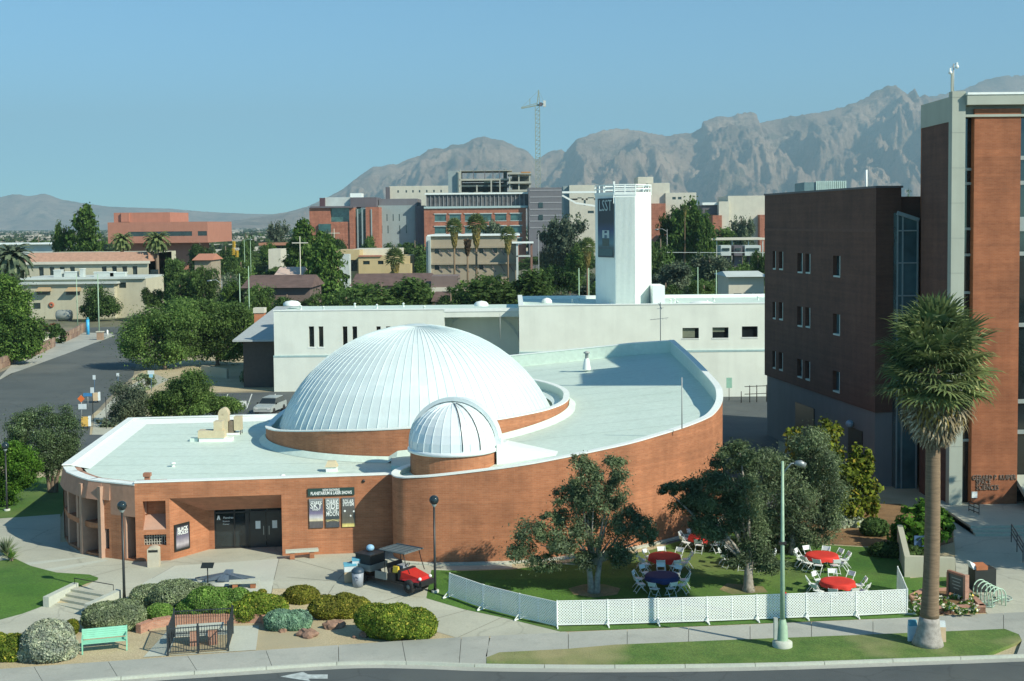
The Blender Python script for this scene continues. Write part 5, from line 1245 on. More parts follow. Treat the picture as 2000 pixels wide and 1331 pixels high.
o = MB().hexa([(-.16, -.12, 0), (.16, -.12, 0), (.16, .1, 0), (-.16, .1, 0), (-.16, -.06, .32), (.16, -.06, .32), (.1, .1, .3), (-.1, .1, .3)]).build('yellow_bag', plain('yellow_plastic', (.75, .55, .05), .5), None, oncart(wb-1.1, -.3, .86), ca); o['label'] = 'bright yellow bag on the cart seat'; o['category'] = 'bag'
o = MB().box(-.2, .25, -.2, .2, 0, .3, ).build('grey_box', plain('box_grey', (.28, .31, .34), .6), None, oncart(wb-1.15, .2, .86), ca); o['label'] = 'grey box beside the yellow bag on the cart seat'; o['category'] = 'box'
o = MB().ball((0, 0, .17), .22, 12, .8).build('blue_bag', plain('light_blue_plastic', (.28, .50, .66), .5, .15, 6), None, oncart(-wb+.05, .1, 1.57), ca); o['label'] = 'light blue plastic bag lying on top of the black crate'; o['category'] = 'bag'
# boxes and barrel beside the cart
c = at(703, 1146); 
c = at(699, 1145); t = thing('recycling_barrel', 'grey recycling barrel with dark lid standing behind the cart', 'barrel', c)
MB().lathe([(.001, 0), (.27, 0), (.31, .75), (.001, .75)], 20).build('barrel_body', plain('barrel_grey', (.30, .34, .38), .5, .08), t); MB().lathe([(.33, .73), (.33, .83), (.2, .95), (.001, .97)], 20).build('lid', plain('lid_dark', (.03, .06, .09), .5), t)
rg = MB()
for k in range(3):
    a0 = 2*math.pi*k/3+.3; rg.beam((.12*math.cos(a0), 0, .45+.12*math.sin(a0)), (.12*math.cos(a0+1.5), 0, .45+.12*math.sin(a0+1.5)), .05, .01)
rg.build('recycling_mark', plain('mark_blue', (.02, .05, .12), .5), t, (-.05, -.305, 0), R(5))
def carton(px, py, z, w_, h_, col_, label, top=None, rz=.2):
    c = at(px, py); t = thing('cardboard_box', label, 'box', (c.x, c.y, c.z+z), rz); MB().box(-w_/2, w_/2, -.25, .25, 0, h_).build('carton', col_, t)
    if top: MB().box(-w_/2-.02, w_/2+.02, -.27, .27, h_, h_+.1).build('lid', top, t)
CB = plain('cardboard', (.48, .38, .24), .8, .1); BW = plain('box_white', (.62, .70, .70), .6, .08); BB = plain('box_blue', (.12, .40, .52), .6, .1)
carton(684, 1136, 0, .6, .55, CB, 'brown cardboard box on the ground left of the recycling barrel')
carton(684, 1136, .56, .62, .3, BW, 'white and blue box stacked on the brown cardboard box', BB)
carton(699, 1134, .0, .5, .8, CB, 'tall brown box behind the recycling barrel')
carton(699, 1134, .81, .55, .28, BW, 'white box with blue lid on the tall brown box', BB, .1)
# things at the palm foot
for px, py, l, m1, m2 in ((1786, 1258, 'blue and white boxes leaning left of the palm foot', BB, BW), (1838, 1260, 'brown and white board leaning right of the palm foot', CB, BW)):
    c = at(px, py); t = thing('leaning_board', l, 'board', (c.x, c.y, .13), .15 if px < 1800 else -.1)
    MB().hexa([(-.28, 0, 0), (.22, 0, 0), (.22, .1, 0), (-.28, .1, 0), (-.18, .25, .62), (.26, .25, .62), (.26, .33, .62), (-.18, .33, .62)]).build('lower_board', m2 if px < 1800 else m1, t)
    MB().hexa([(-.14, .22, .5), (.26, .22, .5), (.26, .4, .5), (-.14, .4, .5), (-.1, .3, .85), (.24, .3, .85), (.24, .45, .85), (-.1, .45, .85)]).build('upper_board', m1 if px < 1800 else m2, t)
# red fire-marker post by fence, drain cover
c = at(1534, 1207); t = thing('marker_stake', 'thin dark stake with red top behind the front fence', 'stake', c); MB().tube([(0, 0, 0), (0, 0, 1.1)], .02, 6).build('stake', DARKM, t); MB().tube([(0, 0, 1.1), (0, 0, 1.25)], .045, 6).build('tip', REDCL, t)

# ------------------------------------------------------------------ right side garden and plaza
# flower bed
fb = thing('flower_bed', 'brick edged flower bed around the monument sign', 'flower bed', (0, 0, 0))
FBP = [at(*p) for p in ((1776, 1172), (1800, 1202), (1925, 1197), (1890, 1152), (1800, 1155))]
m = MB()
for a, b in zip(FBP, FBP[1:]+FBP[:1]):
    d = (b-a).normalized(); n = Vector((-d.y, d.x, 0))*.28; m.hexa([(a.x, a.y, -.05), (b.x, b.y, -.05), (b.x+n.x, b.y+n.y, -.05), (a.x+n.x, a.y+n.y, -.05), (a.x, a.y, .36), (b.x, b.y, .36), (b.x+n.x, b.y+n.y, .36), (a.x+n.x, a.y+n.y, .36)])
m.build('brick_edging', BRICKD2, fb, kind='stuff')
MB().prism([(p.x, p.y) for p in FBP], -.05, .27).build('soil', MULCH, fb)
# concrete wall behind it
a, b = at(1778, 1128), at(1866, 1128); t = thing('garden_wall', 'pale concrete garden wall behind the palm trunk', 'wall', (0, 0, 0))
MB().hexa([(a.x, a.y, .2), (b.x, b.y, .2), (b.x, b.y+.35, .2), (a.x, a.y+.35, .2), (a.x, a.y, 1.5), (b.x, b.y, 1.4), (b.x, b.y+.35, 1.4), (a.x, a.y+.35, 1.5)]).build('wall_face', stucco('garden_wall_render', (.46, .46, .34), .85), t)
e = at(1752, 1075); MB().hexa([(a.x-.3, a.y+.0, .2), (a.x, a.y, .2), (e.x+.3, e.y, .2), (e.x, e.y, .2), (a.x-.3, a.y, 1.5), (a.x, a.y, 1.5), (e.x+.3, e.y, 1.9), (e.x, e.y, 1.9)]).build('wall_return', MC['garden_wall_render'], t)
# monument sign
c = at(1869, 1178); t = thing('monument_sign', 'dark framed monument sign on brick post in the flower bed', 'sign', (c.x, c.y, .25), -1.15); t.scale = (.72, .72, .82)
MB().box(-.75, .75, -.06, .06, .25, 1.45).build('sign_panel', plain('sign_dark', (.03, .05, .05), .4), t)
MB().box(-.85, .85, -.12, .12, 1.45, 1.58).box(-.88, -.72, -.14, .14, 0, 1.45).build('sign_frame', plain('sign_frame_brown', (.30, .14, .09), .7), t)
MB().box(.74, .95, -.17, .17, 0, 1.62).build('brick_post', BRICKD2, t); MB().box(.7, .99, -.22, .22, 0, .16).build('post_base', plain('pink_stone', (.46, .30, .22), .8), t)
for k, (w_, z) in enumerate(((.9, 1.2), (.7, 1.0), (.8, .8), (.5, .6))):
    MB().box(-w_/2, w_/2, -.075, -.065, z, z+.05).build('print_line', plain('sign_print', (.3, .36, .34), .6), t)
# bike rack
br = thing('bike_rack', 'green hooped bike rack on the right plaza', 'bike rack', (0, 0, 0)); RK = plain('rack_green', (.42, .60, .45), .45, .08)
p0, p1 = at(1914, 1168), at(1951, 1186)
for k in range(6):
    p = p0.lerp(p1, k/5); pts = [(p.x-.45*math.cos(R(20)), p.y+.1, zt(p.y))]
    arc = [(-.42, 0), (-.42, .5)]+[(-.42*math.cos(R(a)), .5+.42*math.sin(R(a))) for a in range(15, 180, 15)]+[(.42, .5), (.42, 0)]
    MB().tube([(p.x+u*.92, p.y+u*.35, zt(p.y)+z) for u, z in arc], .03, 6).build('hoop', RK, br)
MB().beam((p0.x-.38, p0.y-.15, p0.z+.03), (p1.x-.38, p1.y-.15, p1.z+.03), .08, .06).build('ground_rail', RK, br)
def flat_wheel(parent, c, r=.33):
    w_ = MB(); pts = [(c[0]+r*math.cos(R(a)), c[1]+r*math.sin(R(a)), c[2]+.05+.04*math.sin(R(a))) for a in range(0, 361, 20)]
    w_.tube(pts, .022, 5, caps=False)
    for a in range(0, 360, 30): w_.beam((c[0], c[1], c[2]+.05), (c[0]+r*math.cos(R(a)), c[1]+r*math.sin(R(a)), c[2]+.05), .012)
    w_.build('wheel', RK if False else plain('bike_silver', (.35, .48, .42), .4, .1), parent, kind='stuff')
bk = thing('fallen_bicycle', 'pale green bicycle lying flat beside the bike rack', 'bicycle', (0, 0, 0))
q0, q1 = at(1929, 1184), at(1963, 1173); q0.z += .05; q1.z += .08
flat_wheel(bk, q0); flat_wheel(bk, q1)
MB().tube([q0+Vector((0, 0, .1)), q0.lerp(q1, .4)+Vector((0, -.2, .15)), q1+Vector((0, 0, .1))], .025, 6).tube([q0.lerp(q1, .4)+Vector((0, -.2, .15)), q0.lerp(q1, .45)+Vector((0, .25, .15)), q1+Vector((0, 0, .1))], .022, 6).build('frame', RK, bk)
MB().box(-.06, .1, -.05, .05, 0, .05, o=q0.lerp(q1, .45)+Vector((0, .25, .15))).build('saddle', BLACKM, bk)
# dark bin with posters
c = at(1918, 1152); t = thing('dark_kiosk', 'dark waste container with orange topped papers behind bike rack', 'container', c, .1)
MB().box(-.55, .55, -.4, .4, 0, 1.15).build('container_body', plain('kiosk_dark', (.02, .025, .022), .6), t); MB().box(-.5, .1, -.3, .3, 1.15, 1.35, tilt=.1).build('papers', plain('orange_paper', (.42, .15, .06), .7), t)
MB().hexa([(-.62, -.35, 1.15), (-.35, -.35, 1.15), (-.35, .2, 1.15), (-.62, .2, 1.15), (-.75, -.2, 1.5), (-.5, -.2, 1.4), (-.5, .2, 1.4), (-.75, .2, 1.5)]).build('lid', BW, t)
c = at(1806, 1078); t = thing('blue_sign_box', 'small shaded blue notice board under the shrub left of palm trunk', 'notice board', c); MB().box(-.6, .6, -.05, .05, .3, .9).build('board', plain('blue_board', (.06, .13, .25), .5), t); MB().box(-.5, -.42, -.04, .04, 0, .3).box(.42, .5, -.04, .04, 0, .3).build('post', DARKM, t)
# terrace step and handrails in front of the brick tower
a, b = at(1862, 1046), at(2100, 1062)
t = thing('entrance_terrace', 'raised concrete terrace with steps below the brick tower entrance', 'terrace', (0, 0, 0))
for k in range(3): MB().box(27.0, 48, a.y-.3+.4*k, 83.5, .3, .46+.14*(3-0)*(k+1)/3).build('step', CONC, t)
for pts in ([(1912, 1020), (1912, 1000), (1892, 992), (1892, 1012)], [(1975, 1060), (1975, 1018), (1998, 1080), (1998, 1100)]):
    b0 = at(*pts[0]); hr = thing('handrail', 'dark metal handrail beside the brick tower wall' if pts[0][0] < 1950 else 'dark metal stair handrail at the right edge of the picture', 'handrail', (0, 0, 0))
    A = at(pts[0][0], pts[0][1]); B = at(pts[3][0], pts[3][1]); z0 = .8
    r_ = MB()
    for z in (.55, .8, 1.05): r_.beam((A.x, A.y, z0+z-.35), (B.x, B.y, z0+z-.35), .045)
    r_.build('rail', BLACKM, hr)
    for f in (0, .5, 1): q = A.lerp(B, f); MB().tube([(q.x, q.y, .4), (q.x, q.y, z0+.72)], .025, 6).build('post', BLACKM, hr)
# ------------------------------------------------------------------ vegetation
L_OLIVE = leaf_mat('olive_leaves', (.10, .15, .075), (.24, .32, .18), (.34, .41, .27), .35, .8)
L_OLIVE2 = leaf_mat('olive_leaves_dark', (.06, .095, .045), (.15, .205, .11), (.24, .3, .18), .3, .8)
L_OAK = leaf_mat('oak_leaves', (0.039, 0.065, 0.029), (0.098, 0.156, 0.072), (0.195, 0.247, 0.169), .15, .8)
L_BRIGHT = leaf_mat('bright_leaves', (0.050, 0.125, 0.015), (0.125, 0.275, 0.037), (0.200, 0.350, 0.062), .35, .8)
L_YEL = leaf_mat('yellow_leaves', (.08, .12, .015), (.22, .27, .035), (.38, .30, .05), .3, 1.2)
L_MESQ = leaf_mat('mesquite_leaves', (.075, .14, .04), (.17, .28, .08), (.24, .35, .12), .45, .35)
L_DARK = leaf_mat('dark_leaves', (.035, .08, .022), (.095, .17, .05), (.16, .24, .08), .25, .3)
L_PINE = leaf_mat('pine_needles', (.04, .095, .022), (.11, .19, .04), (.17, .27, .07), .25, .3)
L_GREY = leaf_mat('grey_leaves', (0.075, 0.112, 0.075), (0.163, 0.213, 0.138), (0.250, 0.288, 0.200), .2, .5)
L_SILV = leaf_mat('silver_leaves', (.28, .34, .25), (.52, .58, .45), (.6, .62, .5), .15, 2)
L_SAGE = leaf_mat('sage_leaves', (.17, .23, .12), (.34, .42, .25), (.44, .50, .34), .2, 1.5)
L_SHRUB = leaf_mat('shrub_leaves', (0.080, 0.144, 0.019), (0.240, 0.320, 0.048), (0.480, 0.448, 0.080), .25, 1.5)
L_SHRUBG = leaf_mat('green_shrub_leaves', (.09, .20, .035), (.24, .40, .10), (.34, .46, .14), .3, 1.5)
L_OLVSH = leaf_mat('olive_shrub_leaves', (0.096, 0.120, 0.019), (0.240, 0.248, 0.040), (0.416, 0.352, 0.080), .2, 1.5)
L_BLUE = leaf_mat('blue_green_leaves', (0.112, 0.225, 0.150), (0.250, 0.413, 0.288), (0.338, 0.500, 0.362), .15, 1.5)
L_PALM = leaf_mat('palm_leaves', (.12, .17, .07), (.26, .33, .13), (.42, .45, .22), .3, .6)
L_DEADP = leaf_mat('dead_palm_leaves', (.22, .18, .11), (.40, .36, .27), (.48, .45, .36), .1, .6)
L_TANP = leaf_mat('tan_palm_leaves', (.22, .17, .05), (.40, .33, .12), (.48, .42, .2), .15, .6)
def foliage_mesh(name, blobs, n, size, mat, seed=0, aspect=1.6, spread=.30, clumps=16, inner=.45, stray=.10):
    """blobs: (x,y,z,rx,ry,rz). leaf-sized quads gathered in clumps spread through each blob's volume"""
    rng = np.random.default_rng(seed); B = np.array(blobs, float)
    wgt = (B[:, 3]*B[:, 5])**.9; wgt = wgt/wgt.sum()
    cc = []; cr_ = []; cw_ = []
    for i, b in enumerate(B):
        k = max(4, int(clumps)); d = rng.normal(size=(k, 3)); d /= np.linalg.norm(d, axis=1)[:, None]
        r = inner+(1-inner)*rng.random(k)**.6
        cc.append(b[:3]+d*r[:, None]*b[3:6]); cr_.append(np.repeat(b[3:6][None], k, 0)*spread*rng.uniform(.6, 1.25, (k, 1))); cw_.append(np.full(k, wgt[i]/k)*rng.uniform(.5, 1.5, k))
    cc = np.concatenate(cc); cr_ = np.concatenate(cr_); cw_ = np.concatenate(cw_); cw_ /= cw_.sum()
    idx = rng.choice(len(cc), n, p=cw_)
    d = rng.normal(size=(n, 3)); d /= np.linalg.norm(d, axis=1)[:, None]; d *= (rng.random(n)**.45)[:, None]
    P = cc[idx]+d*cr_[idx]*(1.25+1.0*(rng.random(n) < stray))[:, None]
    out = d+rng.normal(size=(n, 3))*.55+np.array([0, 0, .35]); out /= np.linalg.norm(out, axis=1)[:, None]
    t = np.cross(out, rng.normal(size=(n, 3))); t /= np.linalg.norm(t, axis=1)[:, None]; b2 = np.cross(out, t)
    s = size*np.clip(rng.lognormal(-.05, .38, n), .35, 2)[:, None]; a = t*s*aspect*.5; c = b2*s*.5
    V = np.stack([P-a, P-c*.9+a*.1, P+a, P+c*.9+a*.1], 1).reshape(-1, 3).astype(np.float32)
    me = bpy.data.meshes.new(name); me.vertices.add(4*n); me.vertices.foreach_set('co', V.ravel())
    me.loops.add(4*n); me.loops.foreach_set('vertex_index', np.arange(4*n, dtype=np.int32))
    me.polygons.add(n); me.polygons.foreach_set('loop_start', np.arange(0, 4*n, 4, dtype=np.int32)); me.polygons.foreach_set('loop_total', np.full(n, 4, dtype=np.int32))
    me.update(calc_edges=True); me.materials.append(mat); return me
def mound_mesh(name, blobs, n, size, mat, seed=0, **k):
    """close-grown shrub: leaves on the lumpy outer skin of overlapping mounds, plus an inner layer"""
    rng = np.random.default_rng(seed); B = np.array(blobs, float); A = B[:, 3]*B[:, 5]; A = A/A.sum()
    m_ = int(n*2.2); idx = rng.choice(len(B), m_, p=A); d = rng.normal(size=(m_, 3)); d /= np.linalg.norm(d, axis=1)[:, None]
    ph = rng.uniform(0, 6.28, (6, 3)); fr = rng.normal(size=(6, 3))*4.5
    lump = sum(np.sin(d@fr[i]+ph[i, 0]+idx*1.3) for i in range(6))/6
    inner = rng.random(m_) < .3; r = np.where(inner, rng.uniform(.72, .92, m_), 1+.10*lump+rng.normal(size=m_)*.025)
    P = B[idx, :3]+d*B[idx, 3:6]*r[:, None]
    keep = np.ones(m_, bool)
    for j in range(len(B)):
        q = (P-B[j, :3])/B[j, 3:6]; keep &= ~((np.linalg.norm(q, axis=1) < .68) & (idx != j))
    keep &= P[:, 2] > -.03
    P = P[keep][:n]; d = d[keep][:n]; n = len(P)
    out = d+rng.normal(size=(n, 3))*.7+np.array([0, 0, .3]); out /= np.linalg.norm(out, axis=1)[:, None]
    t = np.cross(out, rng.normal(size=(n, 3))); t /= np.linalg.norm(t, axis=1)[:, None]; b2 = np.cross(out, t)
    s = size*np.clip(rng.lognormal(0, .35, n), .4, 2)[:, None]; a = t*s*.9; c = b2*s*.5
    V = np.stack([P-a, P-c*.9+a*.1, P+a, P+c*.9+a*.1], 1).reshape(-1, 3).astype(np.float32)
    me = bpy.data.meshes.new(name); me.vertices.add(4*n); me.vertices.foreach_set('co', V.ravel())
    me.loops.add(4*n); me.loops.foreach_set('vertex_index', np.arange(4*n, dtype=np.int32))
    me.polygons.add(n); me.polygons.foreach_set('loop_start', np.arange(0, 4*n, 4, dtype=np.int32)); me.polygons.foreach_set('loop_total', np.full(n, 4, dtype=np.int32))
    me.update(calc_edges=True); me.materials.append(mat); return me
def pxblobs(base, Y, L, dj=.5, seed=0):
    rng = random.Random(seed); out = []
    for (px, py, rx, ry) in L:
        y = Y+rng.uniform(-1, 1)*dj*rx/FPX*Y; p = AY(px, py, y); k = y/FPX
        out.append((p.x-base.x, p.y-base.y, p.z-base.z, rx*k, (rx+ry)/2*k, ry*k))
    return out
def tree(name, label, cat, base, blobs, n, size, mat, trunk_r, fork, seed=0, bark=TRUNK, group=None, stems=1, **k):
    t = thing(name, label, cat, base, 0, group); rng = random.Random(seed)
    mb = MB()
    for s_ in range(stems):
        ox = (s_-(stems-1)/2)*trunk_r*2.2
        mb.tube([(ox*.6, 0, -.1), (ox*.8, 0, .25), (ox, rng.uniform(-.1, .1), fork*.5), (ox*1.6+rng.uniform(-.1, .1), 0, fork)], [trunk_r*1.5, trunk_r*1.05, trunk_r*.9, trunk_r*.75], 9)
    br = MB()
    for b in blobs:
        e = Vector(b[:3]); s0 = Vector((rng.uniform(-.1, .1), 0, fork*.9)); m_ = s0.lerp(e, .5)+Vector((rng.uniform(-.3, .3), rng.uniform(-.3, .3), rng.uniform(-.1, .4)))*max(.4, b[3]*.5)
        br.tube([s0, m_, e], [trunk_r*.5, trunk_r*.3, trunk_r*.1], 6)
    mb.build('trunk', bark, t); br.build('branches', bark, t)
    meshobj('crown', foliage_mesh(name+'_crown', blobs, n, size, mat, seed, **k), t)
    return t
def ptree(name, label, cat, bpx, L, n, size, mat, trunk_r, fork, Y=None, **k):
    base = at(*bpx)
    if Y: base = AY(bpx[0], bpx[1], Y); base.z = zt(Y)
    return tree(name, label, cat, base, pxblobs(base, base.y, L, seed=k.get('seed', 0)), n, size, mat, trunk_r, fork, **k)
ptree('olive_tree', 'loose crowned olive tree behind the angled lattice fence, leftmost on the lawn', 'tree', (1160, 1157),
      [(1055, 1065, 58, 42), (1035, 1040, 30, 26), (1110, 1045, 40, 36), (1085, 1008, 26, 16), (1145, 935, 40, 34), (1130, 905, 24, 20), (1192, 920, 36, 30), (1110, 970, 30, 24), (1160, 975, 46, 40), (1200, 965, 24, 26), (1150, 1010, 36, 26), (1195, 1050, 42, 46), (1225, 1020, 34, 30), (1250, 1030, 26, 24), (1265, 1050, 18, 22), (1140, 1095, 26, 18), (1062, 1100, 30, 16), (1205, 1085, 24, 18)],
      56000, .052, L_OLIVE, .17, 1.6, seed=3, bark=TRUNKG, group='olive trees', stems=2, clumps=13, spread=.40, aspect=2.6)
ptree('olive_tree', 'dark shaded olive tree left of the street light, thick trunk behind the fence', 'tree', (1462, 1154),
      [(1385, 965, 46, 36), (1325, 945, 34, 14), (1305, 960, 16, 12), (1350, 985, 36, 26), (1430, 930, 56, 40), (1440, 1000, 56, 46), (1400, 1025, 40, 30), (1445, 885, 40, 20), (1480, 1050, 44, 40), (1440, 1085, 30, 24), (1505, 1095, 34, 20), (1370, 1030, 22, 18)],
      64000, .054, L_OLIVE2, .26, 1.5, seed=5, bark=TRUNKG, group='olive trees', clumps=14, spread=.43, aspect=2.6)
ptree('olive_tree', 'tall grey green olive tree behind the street light head', 'tree', (1548, 1083),
      [(1590, 875, 40, 34), (1555, 905, 36, 30), (1610, 910, 34, 44), (1500, 905, 38, 24), (1545, 955, 50, 36), (1600, 965, 44, 46), (1500, 975, 46, 46), (1560, 1015, 56, 34), (1615, 1010, 30, 34), (1520, 1045, 50, 26), (1590, 1050, 36, 18), (1475, 1015, 36, 40)],
      70000, .056, L_OLIVE, .2, 1.4, seed=6, bark=TRUNKG, group='olive trees', clumps=14, spread=.43, aspect=2.6)
ptree('yellow_green_tree', 'yellow green broad leaved tree in front of the dark brick block', 'tree', (1668, 1052),
      [(1650, 925, 34, 36), (1678, 900, 22, 30), (1690, 950, 26, 40), (1660, 985, 40, 34), (1620, 900, 26, 40), (1695, 905, 12, 20), (1700, 985, 16, 24)],
      7000, .19, L_YEL, .13, 1.6, Y=80, seed=7, clumps=12, spread=.38, aspect=1.3)
ptree('yellow_green_tree', 'narrow yellow leaved treetop rising behind the grey green olive', 'tree', (1575, 1045),
      [(1552, 860, 18, 26), (1560, 900, 24, 26), (1606, 838, 18, 18), (1625, 850, 18, 20), (1600, 860, 26, 20)], 3600, .18, L_YEL, .12, 2.2, Y=82, seed=8, clumps=10, spread=.4, aspect=1.3)
def shrub(label, bpx, L, n, size, mat, name='shrub', Y=None, seed=0, **k):
    base = at(*bpx)
    if Y: base = AY(bpx[0], bpx[1], Y); base.z = zt(Y)
    t = thing(name, label, 'shrub', base); bl = pxblobs(base, base.y+L[0][2]/FPX*base.y*.5, L, seed=seed, dj=.25)
    m = MB(); rng = random.Random(seed)
    for i in range(7): a = rng.uniform(0, 6.3); b = bl[i % len(bl)]; m.tube([(b[0], b[1], -.05), (b[0]+math.cos(a)*b[3]*.5, b[1]+math.sin(a)*b[3]*.5, b[2]+b[5]*.5)], [.03, .012], 5)
    m.build('stems', TRUNK, t)
    bl = [(b[0], b[1], b[2]-b[5]*.1, b[3]*1.12, b[4]*1.12, b[5]*1.15) for b in bl]
    meshobj('foliage', (mound_mesh if k.get('stray') else foliage_mesh)('shrub_foliage', bl, n, size, mat, seed, **k), t); return t
K_ = dict(inner=.70, spread=.30, clumps=60, stray=.03)
shrub('silvery grey round shrub beside the mint bench, nearest the street', (92, 1294), [(95, 1250, 46, 36), (75, 1270, 38, 24), (118, 1265, 30, 26)], 25500, 0.056, L_SILV, seed=11, **K_)
shrub('yellow green shrub at the bottom left edge of the picture', (25, 1290), [(25, 1265, 34, 24), (-10, 1262, 30, 24), (52, 1250, 14, 14)], 13600, 0.056, L_SHRUB, seed=12, **K_)
shrub('small mustard coloured shrub behind the silvery grey shrub', (142, 1240), [(141, 1224, 11, 14)], 3060, 0.048, L_YEL, seed=13, **K_)
shrub('sage green mound behind the mint bench', (222, 1232), [(205, 1205, 40, 27), (240, 1203, 40, 30)], 27200, 0.052, L_SAGE, seed=14, **K_)
shrub('long greyish sage shrub at the plaza edge behind the lamp post', (335, 1190), [(295, 1165, 38, 22), (345, 1160, 46, 26), (390, 1166, 36, 24)], 30600, 0.052, L_SAGE, seed=15, **K_)
shrub('small round green shrub in front of the long sage shrub', (312, 1213), [(313, 1196, 26, 16)], 8500, 0.048, L_SHRUBG, seed=16, **K_)
shrub('large fresh green shrub behind the iron enclosure', (420, 1212), [(385, 1190, 38, 22), (430, 1182, 40, 30), (465, 1170, 24, 20), (405, 1170, 36, 22)], 30600, 0.052, L_SHRUBG, seed=17, **K_)
shrub('yellow flecked green shrub right of the iron enclosure', (505, 1213), [(480, 1192, 34, 20), (520, 1186, 38, 24), (500, 1172, 26, 14)], 20400, 0.052, L_SHRUB, seed=18, **K_)
shrub('round blue green shrub in front of the brick garden wall end', (563, 1232), [(548, 1211, 30, 19), (578, 1212, 28, 19)], 18700, 0.048, L_BLUE, seed=19, **K_)
shrub('small olive shrub at the plaza edge, leftmost of the driveway row', (588, 1180), [(588, 1163, 32, 18)], 10200, 0.052, L_OLVSH, seed=20, **K_)
shrub('olive green shrub, second in the row along the driveway', (655, 1208), [(640, 1185, 32, 20), (675, 1184, 30, 24), (700, 1188, 24, 20)], 22100, 0.052, L_OLVSH, seed=21, **K_)
shrub('large rounded olive green shrub at the driveway end by the sidewalk', (780, 1249), [(735, 1205, 38, 24), (770, 1212, 44, 30), (815, 1218, 34, 28), (745, 1225, 30, 20)], 40800, 0.052, L_SHRUB, seed=22, **K_)
shrub('tiny brown tuft at the plaza edge', (512, 1162), [(512, 1157, 8, 6)], 850, 0.048, L_OLVSH, seed=23, **K_)
shrub('pale variegated shrub under the yellow green tree', (1655, 1040), [(1640, 1022, 26, 14), (1672, 1024, 24, 12)], 2600, .12, L_SILV, seed=24, Y=78, **K_)
shrub('dark rounded bush in the shade left of the palm', (1708, 1048), [(1708, 1030, 24, 17)], 2600, .1, L_DARK, seed=25, **K_)
shrub('glossy green bush behind the palm trunk', (1805, 1075), [(1785, 1015, 34, 28), (1815, 1000, 26, 22), (1835, 1035, 26, 28), (1800, 1045, 36, 26), (1760, 1045, 24, 18)], 6000, .16, L_BRIGHT, seed=26, clumps=20, inner=.5)
shrub('low dark hedge under the glossy green bush', (1740, 1090), [(1735, 1075, 34, 14), (1770, 1080, 30, 14)], 3000, .1, L_DARK, seed=27, **K_)
fl_ = at(1850, 1182); t = thing('flower_planting', 'white and yellow flowers low in the brick edged bed', 'flowers', (0, 0, 0)); 
bl = []
rng_ = random.Random(5)
for i in range(40):
    px = rng_.uniform(1792, 1905); p = GZ(px, rng_.uniform(1160, 1194), .4); bl.append((p.x, p.y, .33, .22, .22, .10))
meshobj('foliage', foliage_mesh('flower_leaves', bl, 4000, .09, L_SHRUBG, 31, clumps=6), t, kind='stuff'); meshobj('blossoms', foliage_mesh('flower_heads', [(b[0], b[1], b[2]+.06, b[3], b[4], .06) for b in bl], 500, .09, leaf_mat('blossoms', (.5, .5, .45), (.7, .7, .62), (.7, .55, .05), .1), 32, clumps=6), t, kind='stuff')
# trees at left
ptree('oak_tree', 'dark small leaved oak with forked trunk left of the planetarium', 'tree', (103, 962),
      [(88, 865, 44, 36), (55, 845, 36, 30), (122, 885, 30, 28), (68, 900, 40, 22), (128, 845, 26, 26), (105, 810, 32, 20), (60, 812, 30, 16), (92, 905, 34, 20), (138, 868, 16, 18), (35, 860, 20, 20)], 70000, .06, L_OAK, .14, 1.9, seed=33, stems=3, clumps=18, spread=.48)
ptree('leafy_tree', 'bright green leafy tree by the shaded path at the left edge', 'tree', (12, 990),
      [(32, 895, 32, 26), (8, 905, 32, 28), (50, 920, 24, 26), (28, 945, 36, 22), (-5, 950, 34, 24), (15, 880, 26, 14), (5, 975, 26, 12)], 46000, .07, L_BRIGHT, .1, 1.6, seed=34, clumps=18, spread=.48)
# broad trees just outside the frame at right: their shade falls on the plaza
for lab, x, y, h in (('large broadleaf tree outside the right edge of the picture, nearer the street', 38.5, 65.5, 12.5), ('large broadleaf tree outside the right edge, nearer the brick tower', 44, 70, 13.5)):
    tree('shade_tree', lab, 'tree', Vector((x, y, zt(y))), [(math.cos(a)*2.6, math.sin(a)*2.6, h-3+.8*math.sin(3*a), 2.2, 2.2, 1.9) for a in [i*.9 for i in range(7)]]+[(0, 0, h-1.6, 2.4, 2.4, 1.6)], 14000, .22, L_DARK, .3, 4.0, seed=int(x), clumps=18, spread=.4)
# yucca
def spiky(label, px, py, n, l, mat, name='yucca', seed=1):
    rng = random.Random(seed); t = thing(name, label, 'yucca', at(px, py)); m = MB()
    for i in range(n):
        a = rng.uniform(0, 6.28); e = R(rng.uniform(8, 85)); d = Vector((math.cos(a)*math.cos(e), math.sin(a)*math.cos(e), math.sin(e))); s = Vector((-math.sin(a), math.cos(a), 0))*.025; L_ = l*rng.uniform(.7, 1.1)
        p0 = Vector((0, 0, .1)); p1 = p0+d*L_*.6; p2 = p0+d*L_+Vector((0, 0, -.05*L_)); m.quad(p0-s, p0+s, p1+s*.8, p1-s*.8); m.tri(p1-s*.8, p1+s*.8, p2)
    m.build('leaves', mat, t, kind='stuff'); MB().lathe([(.12, -.05), (.1, .2), (.02, .25)], 8).build('stem', TRUNK, t); return t
spiky('pale spiky yucca at the path corner, left edge', 12, 1085, 160, 1.1, L_SAGE, seed=3)
spiky('smaller green spiky yucca beside the pale yucca', 22, 1096, 90, .7, L_SHRUBG, seed=4)
